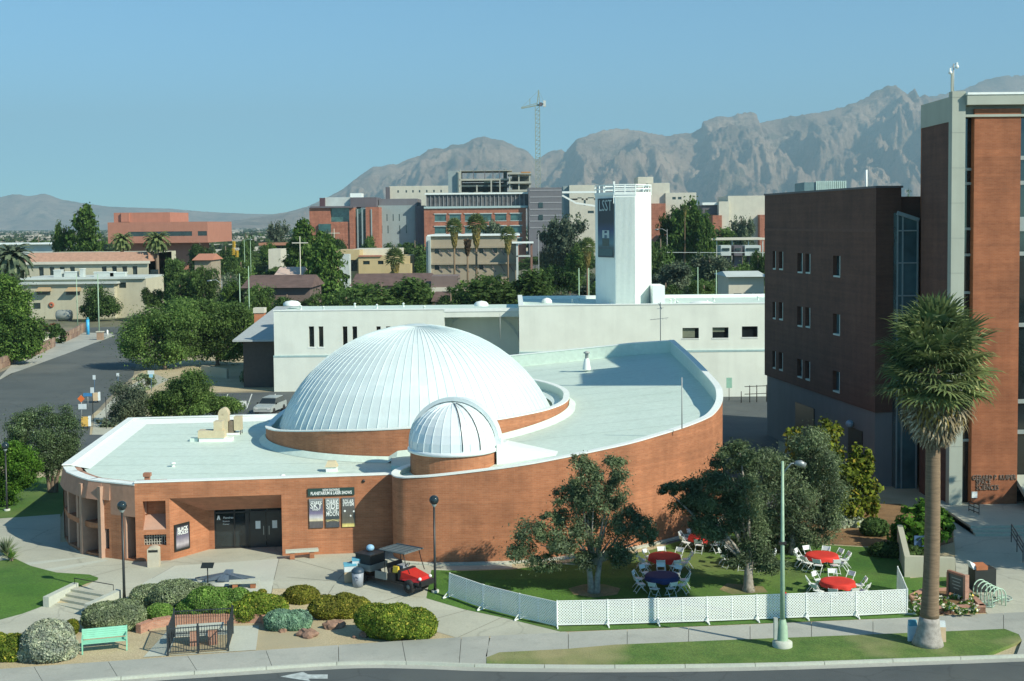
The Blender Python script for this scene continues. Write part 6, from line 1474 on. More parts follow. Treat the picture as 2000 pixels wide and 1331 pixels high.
# mid distance left
for lab, b, Ls, n, s, m, tr in [
 ('grey green rounded bush tree behind the left roof corner', (252, 828), [(250, 775, 30, 26), (240, 800, 26, 20), (262, 795, 20, 22)], 6000, .22, L_GREY, .12),
 ('bright green bushy tree behind the roof, left of the parked car', (345, 825), [(345, 775, 42, 28), (380, 752, 24, 22), (318, 795, 30, 20), (375, 795, 30, 18)], 9000, .24, L_MESQ, .12),
 ('low yellow green bush tree between the roof and the car', (425, 820), [(420, 790, 34, 18), (450, 795, 20, 14), (400, 780, 20, 14)], 4500, .22, L_MESQ, .1),
 ('wide feathery mesquite tree on the left over the road', (322, 722), [(290, 655, 42, 34), (340, 620, 46, 28), (315, 690, 44, 20), (262, 672, 24, 26), (352, 665, 30, 26)], 11000, .36, L_MESQ, .25),
 ('wide feathery mesquite tree next to the grey roofed annex', (425, 714), [(420, 640, 50, 34), (458, 618, 30, 26), (385, 675, 36, 22), (445, 678, 34, 20), (395, 605, 36, 18), (478, 645, 18, 24)], 12000, .36, L_MESQ, .25),
 ('large bushy tree at the left edge behind the stone wall', (12, 712), [(15, 595, 36, 34), (50, 640, 28, 28), (5, 655, 34, 30), (0, 560, 30, 20), (62, 672, 18, 16), (25, 690, 30, 16)], 11000, .4, L_PINE, .25),
 ('round dark green tree in front of the beige building', (192, 628), [(192, 590, 28, 22), (210, 600, 18, 16), (178, 605, 18, 16)], 4500, .42, L_DARK, .2)]:
    ptree('mid_tree', lab, 'tree', b, Ls, int(n*4), s*.45, m, tr, 1.5, seed=b[0], clumps=16, spread=.55)
for lab, b, Ls, n, s, m in [('pale sage bush beside the side road kerb', (284, 762), [(284, 746, 17, 13)], 1200, .2, L_SAGE), ('small dark juniper shrub behind the stone wall', (110, 672), [(112, 655, 15, 11), (105, 640, 10, 8)], 1500, .3, L_DARK), ('reddish bush beside the juniper shrub', (100, 648), [(98, 640, 13, 7)], 700, .3, leaf_mat('red_leaves', (.10, .05, .03), (.2, .11, .06), None, .2)), ('pale round bush near the grey annex', (484, 748), [(484, 736, 13, 11)], 900, .2, L_SAGE), ('low bush at the kerb below the signs', (208, 835), [(208, 825, 18, 8)], 800, .18, L_GREY)]:
    shrub(lab, b, Ls, n, s, m, seed=b[0], clumps=14)

# ------------------------------------------------------------------ palms
def frond_mesh(name, mat, r=1.15, pet=.9, nseg=20, seed=0, droop=.35):
    rng = random.Random(seed); m = MB(); w_ = .03
    m.hexa([(0, -.02, -.02), (pet, -.012, .0), (pet, .012, .0), (0, .02, -.02), (0, -.02, .02), (pet, -.012, .02), (pet, .012, .02), (0, .02, .02)])
    for i in range(nseg):
        a = R(-105+210*i/(nseg-1)+rng.uniform(-3, 3)); l = r*(1-.25*abs(a)/1.9)*rng.uniform(.88, 1.08)
        d = Vector((math.cos(a), math.sin(a), 0)); s = Vector((-d.y, d.x, 0))
        zf = .12*abs(math.sin(a)*1.2)
        p0 = Vector((pet, 0, .01)); p1 = p0+d*l*.5+Vector((0, 0, zf*l*.5)); p2 = p0+d*l*.82+Vector((0, 0, zf*l*.5-droop*.15)); p3 = p0+d*l*.98+Vector((0, 0, zf*l*.4-droop*.5*rng.uniform(.6, 1.3)))
        w1 = .075*r; m.quad(p0-s*.01, p0+s*.01, p1+s*w1*.62, p1-s*w1*.62); m.quad(p1-s*w1*.62, p1+s*w1*.62, p2+s*.022, p2-s*.022); m.tri(p2-s*.022, p2+s*.022, p3)
    return m.mesh(name, mat, autouv=False)
base = at(1812, 1264); base.z = .12
Yp = base.y; top = AY(1827, 715, Yp)
pt = thing('fan_palm', 'tall fan palm with grey dead skirt on the verge in front of brick tower', 'palm tree', base, 0)
TB = plain('palm_bark', (.21, .15, .09), .95, .25, 2, bump=.8, sx=(1, 1, 9)); TBG = plain('palm_base_bark', (.34, .32, .28), .95, .3, 5, bump=.8)
tv = top-base; tr_ = MB(); N_ = 60; pts = []; rs_ = []
for i in range(N_+1):
    t = i/N_; z = tv.z*t
    x = tv.x*(t**.8)+.05*math.sin(t*5); pts.append((x, 0, z)); rs_.append((.36-.07*t+.0*(t if t < .7 else .7)+.33*math.exp(-t*16))*(1+.022*(i % 2)))
k0 = 6
MB().tube(pts[k0:], rs_[k0:], 18).build('trunk', TB, pt); MB().tube(pts[:k0+1], [r_*1.02 for r_ in rs_[:k0+1]], 18).build('trunk_base', TBG, pt)
mg = frond_mesh('frond', L_PALM, 1.05, .95, seed=1); mg2 = frond_mesh('frond', L_PALM, .95, .9, seed=2, droop=.7); md = frond_mesh('dead_frond', L_DEADP, .85, .55, 13, 3, .2); mtn = frond_mesh('frond', L_TANP, .9, .8, 16, 4, .9)
rng_ = random.Random(77)
def putfrond(me, name, org, az, el, roll, sc):
    o = bpy.data.objects.new(name, me); col.objects.link(o); o.parent = pt; o.location = org
    o.rotation_euler = (Matrix.Rotation(az, 4, 'Z') @ Matrix.Rotation(-el, 4, 'Y') @ Matrix.Rotation(roll, 4, 'X')).to_euler(); o.scale = (sc, sc, sc); return o
cx_ = tv.x; ct_ = tv.z
for i in range(118):
    el = R(88-100*(i/118)**.85)+rng_.uniform(-.16, .16); az = i*2.39996+rng_.uniform(-.2, .2)
    putfrond(mg if i % 3 else mg2, 'frond', (cx_, 0, ct_+.2-1.1*(i/118)), az, el, rng_.uniform(-.4, .4), rng_.uniform(.85, 1.2)*(1.5 if i < 60 else 1.42))
for i in range(26):
    putfrond(mtn, 'frond', (cx_, 0, ct_-.75-.8*i/34), i*2.4, R(-24-20*i/26), rng_.uniform(-.5, .5), rng_.uniform(1.1, 1.4))
for i in range(140):
    t = i/140; z = ct_-.95-1.75*t; rr_ = .30
    az = i*2.39996+rng_.uniform(-.3, .3); org = (cx_+rr_*math.cos(az), rr_*math.sin(az), z)
    putfrond(md, 'dead_frond', org, az, R(-42-38*t+rng_.uniform(-6, 6)), rng_.uniform(-.5, .5), rng_.uniform(1.3, 1.7)*(1-.5*t))
# palm proto for the distance
def fan_crown(r, n, seed, mat, matd):
    rng = random.Random(seed); g = MB(); d = MB()
    for i in range(n):
        el = R(85-120*(i/n)); az = i*2.4; dv = Vector((math.cos(az)*math.cos(el), math.sin(az)*math.cos(el), math.sin(el)))
        s = Vector((-math.sin(az), math.cos(az), 0)); u = dv.cross(s); o = dv*r*.45
        for k in range(7):
            a = R(-80+160*k/6); e = (dv*math.cos(a)+s*math.sin(a)); g.quad(o, o+e*r*.3+(s*math.cos(a)-dv*math.sin(a))*r*.06, o+e*r*.62-Vector((0, 0, r*.1)), o+e*r*.3-(s*math.cos(a)-dv*math.sin(a))*r*.06)
    for i in range(n):
        az = i*2.4; z = -r*.3-r*1.1*i/n; rr = r*.38*(1-.55*i/n)
        s = Vector((-math.sin(az), math.cos(az), 0)); c = Vector((math.cos(az)*rr, math.sin(az)*rr, z))
        d.quad(c-s*r*.2, c+s*r*.2, c*.55+Vector((0, 0, z*.5-r*.35))+s*.05, c*.55+Vector((0, 0, z*.5-r*.35))-s*.05)
    return g.mesh('crown', mat, False), d.mesh('dead_skirt', matd, False)
fc, fdk = fan_crown(2.6, 52, 5, L_PALM, L_TANP)
_, fdd = fan_crown(2.6, 34, 6, L_PALM, leaf_mat('brown_skirt', (.05, .035, .02), (.12, .08, .05)))
def dpalm(px, ytop, ybase, Y, label, wpx, dead=False):
    c = AY(px, ytop, Y); k = wpx*1.3/FPX*Y/2.6; zc = c.z-1.9*k
    t = thing('fan_palm', label, 'palm tree', (c.x, Y, 0), 0, 'distant fan palms')
    MB().tube([(0, 0, 0), (.1, 0, zc)], [.30*k, .20*k], 8).build('trunk', MC['palm_bark'], t)
    if not dead: o = meshobj('crown', fc, t, (.1, 0, zc)); o.scale = (k, k, k*1.1)
    o = meshobj('dead_skirt', fdd if dead else fdk, t, (.1, 0, zc+(k if dead else 0))); o.scale = (k*1.1,)*2+(k*1.25,)
for a in [(886, 430, 560, 296, 'fan palm leftmost in the tight group before the tan building', 15), (929, 422, 560, 300, 'tallest bushy fan palm in the middle of the tan building', 17), (991, 446, 560, 296, 'fan palm at the right end of the tan building', 14), (770, 488, 540, 250, 'squat fan palm in front of the yellow building', 17), (1146, 468, 590, 230, 'fan palm just left of the white banner tower', 15), (1337, 402, 470, 330, 'slim fan palm among the big tree right of the banner tower', 6)]: dpalm(*a)
dpalm(912, 452, 560, 292, 'dead brown fan palm between two green ones at the tan building', 15, True)
def datepalm(px, py, Y, wpx, label, seed):
    rng = random.Random(seed); c = AY(px, py, Y); r = wpx/FPX*Y; t = thing('date_palm', label, 'palm tree', (c.x, Y, 0), 0, 'date palms at left')
    MB().tube([(0, 0, 0), (0, 0, c.z)], [.5, .4], 8).build('trunk', TRUNK, t); g = MB()
    for i in range(60):
        az = i*2.4; el = R(80-105*i/60); p = Vector((0, 0, c.z)); hd = Vector((math.cos(az), math.sin(az), 0)); s = Vector((-hd.y, hd.x, 0)); prev = p
        for k in range(6):
            e = el-R(16)*k; q = prev+(hd*math.cos(e)+Vector((0, 0, math.sin(e))))*r*.2
            for sg in (-1, 1): g.quad(prev, prev+s*sg*r*.13+hd*r*.05-Vector((0, 0, r*.04)), q+s*sg*r*.11+hd*r*.06-Vector((0, 0, r*.05)), q)
            prev = q
    meshobj('crown', g.mesh('crown', L_PALM if seed != 3 else L_GREY, False), t)
datepalm(238, 470, 300, 22, 'feathery date palm above the left part of the beige building roof', 1)
datepalm(306, 470, 295, 26, 'date palm with yellow fruit stalks near the right end of beige roof', 2)
datepalm(22, 505, 255, 42, 'large drooping date palm at the left edge by the beige building', 3)
# ------------------------------------------------------------------ buildings in the distance
WINM = glass_mat('far_window', (.02, .035, .035), .15)
WING = glass_mat('far_green_glass', (.05, .12, .11), .15)
ROOFG = plain('far_roof', (.5, .56, .52), .8, .1, .3)
ROOFB = plain('brown_shingle', (.13, .085, .07), .9, .25, .8)
DGREY = stucco('dark_grey_cladding', (.13, .12, .13), .9); MGREY = stucco('mid_grey_cladding', (.17, .17, .18), .9); CGREY = stucco('cool_grey_render', (.30, .37, .36), .93)
YELL = stucco('yellow_stucco', (.52, .42, .22), .92); TANM = stucco('khaki_stucco', (.36, .31, .22), .92); CRM2 = stucco('pale_cream_wall', (.62, .60, .48), .92); ROSE = stucco('rose_stucco', (.45, .20, .13), .9)
def bx_(px0, px1, ptop, Y, pbot=None):
    a = AY(px0, ptop, Y); b = AY(px1, ptop, Y); z0 = AY(px0, pbot, Y).z if pbot else 0
    return a.x, b.x, max(0, z0), a.z
def bld(name, label, cat='building'): return thing(name, label, cat, (0, 0, 0))
def mass(t, px0, px1, ptop, Y, depth, mat, n='wall', pbot=None, roof=None, wins=None, winmat=WINM, frame=None, lip=.0):
    x0, x1, z0, z1 = bx_(px0, px1, ptop, Y, pbot)
    if wins:
        m = MB(); W = []; W2 = []
        for (a, b, c, d) in wins:
            p, q = AY(a, d, Y), AY(b, c, Y); W.append((p.x, q.x, p.z, q.z))
        rows = {}; kz_ = None
        for w_ in sorted(W, key=lambda w: w[2]):
            if kz_ is None or w_[2]-kz_ > 1.3: kz_ = w_[2]; rows[kz_] = []
            rows[kz_].append(w_)
        z = z0
        for k in sorted(rows):
            r_ = rows[k]; c = min(w_[2] for w_ in r_); d = max(w_[3] for w_ in r_)
            if c > z: m.box(x0, x1, Y, Y+.8, z, c)
            x = x0
            for w_ in sorted(r_):
                m.box(x, w_[0], Y, Y+.8, c, d); x = w_[1]
            m.box(x, x1, Y, Y+.8, c, d); z = d; W2 += [(w_[0], w_[1], c, d) for w_ in r_]
        m.box(x0, x1, Y, Y+.8, z, z1); m.box(x0, x1, Y+.8, Y+depth, z0, z1-.01); m.build(n, mat, t)
        for w_ in W2:
            o = MB().box(w_[0], w_[1], Y+.3, Y+.4, w_[2], w_[3]).build('window', winmat, t)
            if frame: MB().box(w_[0]-.3, w_[1]+.3, Y-.35, Y, w_[3]-.2, w_[3]+.15).box(w_[0]-.1, w_[1]+.1, Y-.1, Y+.25, w_[2]-.25, w_[2]).build('sunshade', frame, o, kind='stuff')
    else: MB().box(x0, x1, Y, Y+depth, z0, z1).build(n, mat, t)
    if roof: MB().box(x0-.3-lip, x1+.3+lip, Y-.3-lip, Y+depth+.3, z1, z1+.35).build('roof', roof, t)
    return x0, x1, z0, z1
# beige two storey with pink tile roof
t = bld('beige_building', 'beige two storey building with pink tiled roof front and row of small windows')
Y = 292
ws = [(x, x+9, 522, 539) for x in (76, 97, 117, 137, 199, 219, 239, 259)]
x0, x1, z0, z1 = mass(t, 47, 290, 513, Y, 24, CREAM, wins=ws)
z2 = AY(47, 495, Y).z
MB().hexa([(x0-.6, Y-.6, z1), (x1+.6, Y-.6, z1), (x1+.6, Y+5, z1), (x0-.6, Y+5, z1), (x0+.3, Y+2.5, z2), (x1+.2, Y+2.5, z2), (x1+.2, Y+5, z2), (x0+.3, Y+5, z2)]).build('tile_roof', PINKT, t)
MB().box(x0, x1, Y+5, Y+24, z1, z2-.2).build('upper_wall', CREAM, t); MB().box(x0-.5, x1+.5, Y-.7, Y-.5, z1-.5, z1+.1).build('eave', CRM2, t)
e = AY(314, 500, Y+14); MB().hexa([(x1, Y, 0), (e.x, Y+4, 0), (e.x, Y+20, 0), (x1, Y+20, 0), (x1, Y, z2-.3), (e.x, Y+4, z2-1.8), (e.x, Y+20, z2-1.8), (x1, Y+20, z2-.3)]).build('end_wall', PINKT, t)
a = MB(); p = AY(301, 540, Y+1.0); a.box(p.x-.9, p.x+.9, Y+1.2, Y+1.4, p.z-2.5, p.z+1.3); a.lathe([(.001, 0), (.9, 0), (.9, .1), (.001, .1)], 14, (0, 0, 0)); 
MB().box(p.x-.9, p.x+.9, Y+1.0, Y+1.3, p.z-2.5, p.z+1.5).build('arched_window', WINM, t)
# front annex
t2 = bld('beige_annex', 'lower cream annex with white roof and window awnings in front of the beige building')
Y2 = 274
ws = [(232, 246, 552, 563), (70, 86, 593, 605), (118, 136, 593, 605)]
xa0, xa1, _, za = mass(t2, 46, 285, 547, Y2, 14, CREAM, wins=ws)
MB().box(xa0-.5, xa1, Y2-.6, Y2+14, za, za+.4).box(xa0-.5, AY(235, 556, Y2).x, Y2-2.5, Y2+10, za-.9, za-.5).build('roof', ROOFG, t2)
MB().box(xa0+.1, AY(228, 560, Y2).x, Y2-1.8, Y2+.1, 0, za-.9).build('front_wall', CREAM, t2)
for x in (72, 130):
    p, q = AY(x+4, 561, Y2-1.8), AY(x+28, 561, Y2-1.8); zt2_ = AY(x, 561, Y2-1.8).z; zb2 = AY(x, 569, Y2-1.8).z; zc = AY(x, 576, Y2-1.8).z
    MB().hexa([(p.x-.4, Y2-3.3, zb2), (q.x, Y2-3.3, zb2), (q.x, Y2-1.81, zb2), (p.x-.4, Y2-1.81, zb2), (p.x, Y2-1.9, zt2_), (q.x, Y2-1.9, zt2_), (q.x, Y2-1.81, zt2_), (p.x, Y2-1.81, zt2_)]).build('awning', plain('tan_awning', (.40, .30, .17), .8), t2)
    MB().box(p.x-.5, q.x-.2, Y2-1.95, Y2-1.82, zc, zb2).build('window', WINM, t2)
MB().box(AY(72, 590, Y2).x, AY(85, 590, Y2).x, Y2-1.9, Y2-1.81, AY(72, 603, Y2-2).z, AY(72, 592, Y2-2).z).build('window', WINM, t2)
for px, w_, h, l in ((115, 1.6, 1.4, 'first'), (140, 2.6, 1.0, 'second'), (162, .7, 1.6, 'third'), (205, 4.2, .9, 'fourth'), (232, 3.2, .8, 'fifth')):
    p = AY(px, 548, Y2+4); o = thing('rooftop_unit', {'first': 'square grey rooftop unit leftmost on the annex roof', 'second': 'wide white rooftop unit left of the flue on the annex roof', 'third': 'thin tall flue on the annex roof', 'fourth': 'long low rooftop unit in the middle right of annex roof', 'fifth': 'long white rooftop duct rightmost on the annex roof'}[l], 'roof unit', (p.x, Y2+4, za+.4)); MB().box(-w_/2, w_/2, -.8, .8, 0, h).build('unit_housing', ROOFG, o); MB().box(-w_/2-.1, w_/2+.1, -.9, .9, h, h+.12).build('lid', WCAP, o)
p = AY(100, 596, Y2-2); o = MB().lathe([(.25, -.1), (.55, -.12), (.6, 0), (.55, .12), (.25, .1)], 16).build('round_plaque', plain('terracotta', (.4, .12, .06), .7), t2, (p.x, Y2-1.9, p.z)); o.rotation_euler = (R(90), 0, 0)
p = AY(122, 620, 262); tk = thing('storage_tank', 'grey cylindrical tank lying beside the cream annex', 'tank', (p.x-1, 266, 1.2)); o = MB().lathe([(.01, -1.6), (.9, -1.5), (1.1, -1.2), (1.1, 1.2), (.9, 1.5), (.01, 1.6)], 16).build('tank_body', plain('tank_grey', (.28, .31, .28), .5), tk); o.rotation_euler = (0, R(90), 0); MB().box(-1.3, -1.1, -.8, .8, -1.2, -.6).box(1.1, 1.3, -.8, .8, -1.2, -.6).build('saddle', DGREY, tk)
# salmon office block
t = bld('salmon_building', 'stepped salmon coloured office block with ribbon windows on the skyline at left')
mass(t, 222, 332, 416, 525, 30, ROSE, 'upper_block', pbot=436); mass(t, 210, 405, 435, 520, 45, ROSE, pbot=476, wins=[(250, 375, 452, 461), (386, 404, 452, 461)]); mass(t, 236, 252, 416, 524, 10, ROSE, 'stair_tower', pbot=434); mass(t, 240, 375, 470, 528, 30, ROSE, 'lower_wall')
t = bld('white_low_building', 'long low white flat roofed building at the far left'); mass(t, -60, 105, 479, 420, 25, ROOFG, roof=WCAP, lip=1.5)
# brown roofs
def gable(name, label, px0, px1, ptop, pe, Y, depth, mat, wall=TANM):
    t = bld(name, label, 'house'); x0, x1, _, ze = bx_(px0, px1, pe, Y); zr_ = AY(px0, ptop, Y+depth/2).z
    MB().box(x0+.5, x1-.5, Y+.6, Y+depth-.6, 0, ze).build('wall', wall, t)
    MB().hexa([(x0, Y-.4, ze-.1), (x1, Y-.4, ze-.1), (x1, Y+depth+.4, ze-.1), (x0, Y+depth+.4, ze-.1), (x0+.4, Y+depth/2-.2, zr_), (x1-.4, Y+depth/2-.2, zr_), (x1-.4, Y+depth/2+.2, zr_), (x0+.4, Y+depth/2+.2, zr_)]).build('roof', mat, t); 
    for f in (.2, .45, .7): xx = x0+(x1-x0)*f; MB().box(xx, xx+1.2, Y+.52, Y+.6, ze*.35, ze*.75).build('window', WINM, t)
    return t
gable('brown_roofed_house', 'low house with long dark brown roof behind the white building, left', 470, 610, 538, 562, 215, 14, ROOFB, stucco('dull_brown_wall', (.16, .12, .10), .9))
gable('brown_roofed_house', 'long dark brown roof in front of the yellow building', 683, 845, 535, 558, 232, 14, ROOFB)
gable('red_tiled_house', 'small house with faded red tile roof among trees left of centre', 375, 415, 496, 508, 330, 12, plain('red_tile', (.45, .20, .12), .8))
gable('pale_gabled_house', 'little pale gabled house by the curved street', 535, 592, 522, 538, 262, 10, plain('pale_pink_wall', (.55, .42, .34), .8), plain('pale_pink_wall', (.5, .4, .33), .8))
gable('dark_roofed_house', 'small dark red roofed house left of the large round bush', 842, 880, 570, 588, 205, 10, ROOFB)
gable('small_white_house', 'small white house with grey side behind the white building at right', 1418, 1500, 530, 540, 200, 12, ROOFG, CRM2)
# yellow building
t = bld('yellow_building', 'ochre yellow two storey building with parapet roof in the middle distance')
mass(t, 700, 800, 501, 330, 16, YELL, wins=[(709, 722, 510, 517), (738, 749, 510, 516)], roof=None); mass(t, 655, 702, 489, 332, 14, YELL, 'side_block', wins=[(685, 698, 508, 530)]); mass(t, 690, 780, 487, 340, 14, CRM2, 'rear_block'); mass(t, 778, 802, 516, 326, 10, YELL, 'porch'); mass(t, 663, 682, 497, 322, 3, ROOFG, 'white_wall')
mass(t, 700, 745, 499, 329.6, .5, ROSE, 'parapet_band', pbot=502)
# tan building
t = bld('tan_building', 'tan two storey building with slanted window shades behind the fan palms')
ws = [(849, 858, 486, 496), (936, 944, 485, 494), (962, 971, 485, 494), (849, 858, 517, 527), (936, 944, 517, 527), (985, 994, 485, 494)]
x0, x1, _, z1 = mass(t, 840, 1010, 462, 330, 22, TANM, wins=ws, roof=WCAP, lip=.4)
for py in (485, 517):
    z = AY(900, py, 330).z; o = MB().box(x0, x1, 329.2, 330, z, z+.5).build('ledge', TANM, t)
    for k in range(9): x = x0+2+k*(x1-x0-3)/8.5; MB().beam((x, 329.5, z), (x+1.1, 329.9, z-1.9), .15).build('slanted_strut', DGREY, o)
mass(t, 832, 841, 462, 329, 4, ROOFG, 'side_fin'); mass(t, 836, 840, 470, 328, 3, CGREY, 'drain_wall')
t = bld('open_stair_frame', 'white open stair frame standing right of the tan building', 'stair frame')
for x in (1008, 1036): p, q = AY(x, 476, 326), AY(x+4, 476, 326); MB().box(p.x, q.x, 326, 327, 0, p.z).build('post', ROOFG if x < 1020 else plain('brown_post', (.25, .14, .1), .7), t)
p, q = AY(1000, 476, 326), AY(1042, 476, 326); MB().box(p.x, q.x, 325.5, 331, p.z, p.z+.4).build('top_slab', WCAP, t); z = AY(1020, 502, 326).z; MB().box(p.x+1, q.x-.5, 326, 331, z, z+.3).build('landing', ROOFG, t)
t = bld('brown_carport', 'brown walled shed with pale base right of the brown roofs', 'shed'); mass(t, 842, 895, 540, 225, 8, stucco('brown_wall', (.20, .15, .13), .9), pbot=562); mass(t, 842, 895, 562, 224.6, 8, CRM2, 'base_wall', pbot=572); mass(t, 842, 882, 572, 224.8, 7.5, ROOFB, 'lower_wall')
# hospital group
H = 560
t = bld('red_brick_hospital', 'long red brick building with dark louvred top floor and ribbon windows')
ws = []
for x in (849, 878, 908, 938, 967, 997): ws += [(x, x+22, 418, 431), (x, x+22, 442, 455), (x, x+22, 466, 477)]
mass(t, 828, 1027, 408, H, 40, BRICKF, wins=ws, winmat=WING, frame=ROOFG)
x0, x1, z0, z1 = mass(t, 832, 1031, 381, H+2, 30, plain('charcoal_screen', (.10, .10, .10), .7, .5, .4), 'louvre_screen', pbot=404); MB().box(x0-.5, x1+.5, H+1, H+32, z1, z1+.7).build('roof', WCAP, t)
a_, b_, c_, d_ = bx_(828, 1031, 404, H, 408); MB().box(a_, b_, H-.6, H+30, c_, d_).build('band', plain('blue_grey_band', (.40, .52, .50), .6), t)
for k in range(24): x = x0+(x1-x0)*k/24; MB().box(x, x+.35, H+1.6, H+2, z0, z1).build('screen_fin', plain('fin_grey', (.26, .26, .25), .6), t)
t = bld('grey_banded_tower', 'dark grey windowless tower with thin pale bands beside the brick building')
x0, x1, z0, z1 = mass(t, 1032, 1097, 367, H-3, 40, MGREY)
for py in (373, 386, 397, 410, 422, 433, 446): z = AY(1060, py, H-3).z; MB().box(x0+.5, x1, H-3.15, H-3, z, z+.35).build('band', plain('pale_band', (.36, .36, .36), .6), t)
for py in (396, 420): p = AY(1052, py, H-3); MB().box(p.x, p.x+1.8, H-3.2, H-3, p.z-2.2, p.z).build('window', WINM, t)
t = bld('cool_grey_wing', 'smooth cool grey curved wing with slit windows left of the brick building')
ws = [(x, x+1.6, 419, 432) for x in (743, 755, 767, 779)]+[(x, x+1.6, 441, 456) for x in (745, 757, 780, 793)]
mass(t, 738, 812, 402, H+8, 30, CGREY, wins=ws); mass(t, 740, 815, 389, H+12, 26, MGREY, 'upper_storey', pbot=402); mass(t, 811, 829, 402, H+6, 30, DGREY, 'dark_link')
t = bld('glass_corner_hospital', 'red brick wing with big glazed corner window at the left of the hospital')
mass(t, 604, 645, 406, H-6, 25, BRICKF, 'left_wall'); mass(t, 645, 682, 406, H-4, 20, WING, 'glazing', pbot=434); mass(t, 682, 691, 406, H-6, 24, BRICKF, 'right_wall'); mass(t, 640, 692, 434, H-5.5, 22, BRICKF, 'lower_wall'); mass(t, 606, 690, 403.5, H-7, 28, DGREY, 'roof', pbot=407)
mass(t, 622, 646, 438, H-7, 4, WING, 'corner_glazing'); mass(t, 691, 715, 408, H, 20, WING, 'glass_link'); mass(t, 714, 740, 405, H-4, 20, BRICKF, 'brick_pier'); mass(t, 684, 735, 386, H+4, 20, DGREY, 'upper_dark_box', pbot=405); mass(t, 634, 684, 386, H+6, 20, ROOFG, 'upper_pale_box', pbot=405); mass(t, 624, 634, 387, H+4, 20, plain('maroon', (.09, .045, .05), .6), 'maroon_fin', pbot=405); mass(t, 684, 706, 378, H+8, 8, WCAP, 'plant_room', pbot=387)
for x in (697, 706, 724): p = AY(x, 409, H-4.3); MB().box(p.x, p.x+.5, H-4.4, H-4.1, 0, p.z).build('mullion', CGREY, t)
# building under construction
t = bld('concrete_frame', 'unfinished concrete frame building with open floors on the skyline', 'construction'); Yc = 700
CF = plain('raw_concrete', (.42, .42, .34), .9, .15, .2); 
mass(t, 875, 900, 334, Yc, 20, CGREY, 'core_wall', pbot=382); mass(t, 893, 897, 336, Yc-.5, 20, CRM2, 'core_pier', pbot=382)
for py in (334, 350, 362, 376): a, b, c, d = bx_(897, 1000, py, Yc, py+(1 if py == 334 else 3.5)); MB().box(a, b, Yc, Yc+26, c, d).build('floor_slab', CF if py != 362 else plain('dark_deck', (.08, .11, .10), .8), t)
for py in (337, 355, 371): a, b, c, d = bx_(992, 1038, py, Yc-4, py+4); MB().box(a, b, Yc-4, Yc+26, c, d).build('floor_slab', CF, t)
for x in (924, 946, 962, 975): a, b, c, d = bx_(x, x+1.3, 334, Yc, 350); MB().box(a, b, Yc, Yc+1, c, d).build('guard_post', DGREY, t)
for x, pt_ in ((898, 332), (930, 362), (958, 350), (975, 350), (994, 337), (1033, 340), (1012, 340)): a, b, c, d = bx_(x, x+2.6, pt_, Yc-3, 382); MB().box(a, b, Yc-3, Yc-1.5, c, d).build('column', CF, t)
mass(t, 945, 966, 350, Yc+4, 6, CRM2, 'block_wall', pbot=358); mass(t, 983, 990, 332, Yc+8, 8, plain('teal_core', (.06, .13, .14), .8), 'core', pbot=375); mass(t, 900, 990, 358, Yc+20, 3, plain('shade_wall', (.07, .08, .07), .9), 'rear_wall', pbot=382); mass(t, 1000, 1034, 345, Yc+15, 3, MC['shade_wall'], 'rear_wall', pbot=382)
mass(t, 1018, 1036, 336, Yc-4.2, 2, plain('orange_barrier', (.6, .28, .08), .8), 'safety_barrier', pbot=338)
# tower crane
t = thing('tower_crane', 'pale lattice tower crane with short jib towering over the skyline', 'crane', (0, 0, 0)); Yk = 740; CM = plain('crane_paint', (.28, .33, .26), .6, .1)
c = AY(1050.5, 300, Yk); zt3 = AY(1050, 208, Yk).z; hw_ = 1.25; m = MB()
for sx in (-1, 1):
    for sy in (-1, 1): m.box(c.x+sx*hw_-.16, c.x+sx*hw_+.16, Yk+sy*hw_-.16, Yk+sy*hw_+.16, 0, zt3)
z = 20; k = 0
while z < zt3-2:
    for sy in (-1, 1): m.beam((c.x-hw_, Yk+sy*hw_, z), (c.x+hw_, Yk+sy*hw_, z+2.4), .16); m.beam((c.x-hw_, Yk+sy*hw_, z), (c.x+hw_, Yk+sy*hw_, z), .14)
    for sx in (-1, 1): m.beam((c.x+sx*hw_, Yk-hw_, z+2.4), (c.x+sx*hw_, Yk+hw_, z), .14)
    z += 2.4
m.build('mast', CM, t, kind='stuff')
P_ = lambda x, y: AY(x, y, Yk)
MB().beam(P_(1018, 212), P_(1050, 206), 1.0, .6).beam(P_(1018, 210), P_(1050, 202), .3).build('jib', CM, t); MB().beam(P_(1050, 206), P_(1064, 203), 1.2, 1.0).build('counter_jib', CM, t)
MB().box(P_(1061, 205).x, P_(1066, 205).x, Yk-1, Yk+1, P_(1061, 209).z, P_(1061, 197).z).build('counterweight', plain('weight_pale', (.6, .62, .55), .7), t)
MB().beam(P_(1049, 205), P_(1052, 176), .5).beam(P_(1054, 205), P_(1052, 176), .4).build('apex', CM, t); MB().box(P_(1053, 200).x, P_(1059, 200).x, Yk-1.5, Yk+.5, P_(1053, 208).z, P_(1053, 201).z).build('cab', DGREY, t); MB().beam(P_(1035, 206), P_(1035, 193), .3).build('jib_post', CM, t)
MB().beam(P_(1018, 211), P_(1052, 177), .1).beam(P_(1064, 203), P_(1052, 177), .1).build('stay_cable', CM, t)
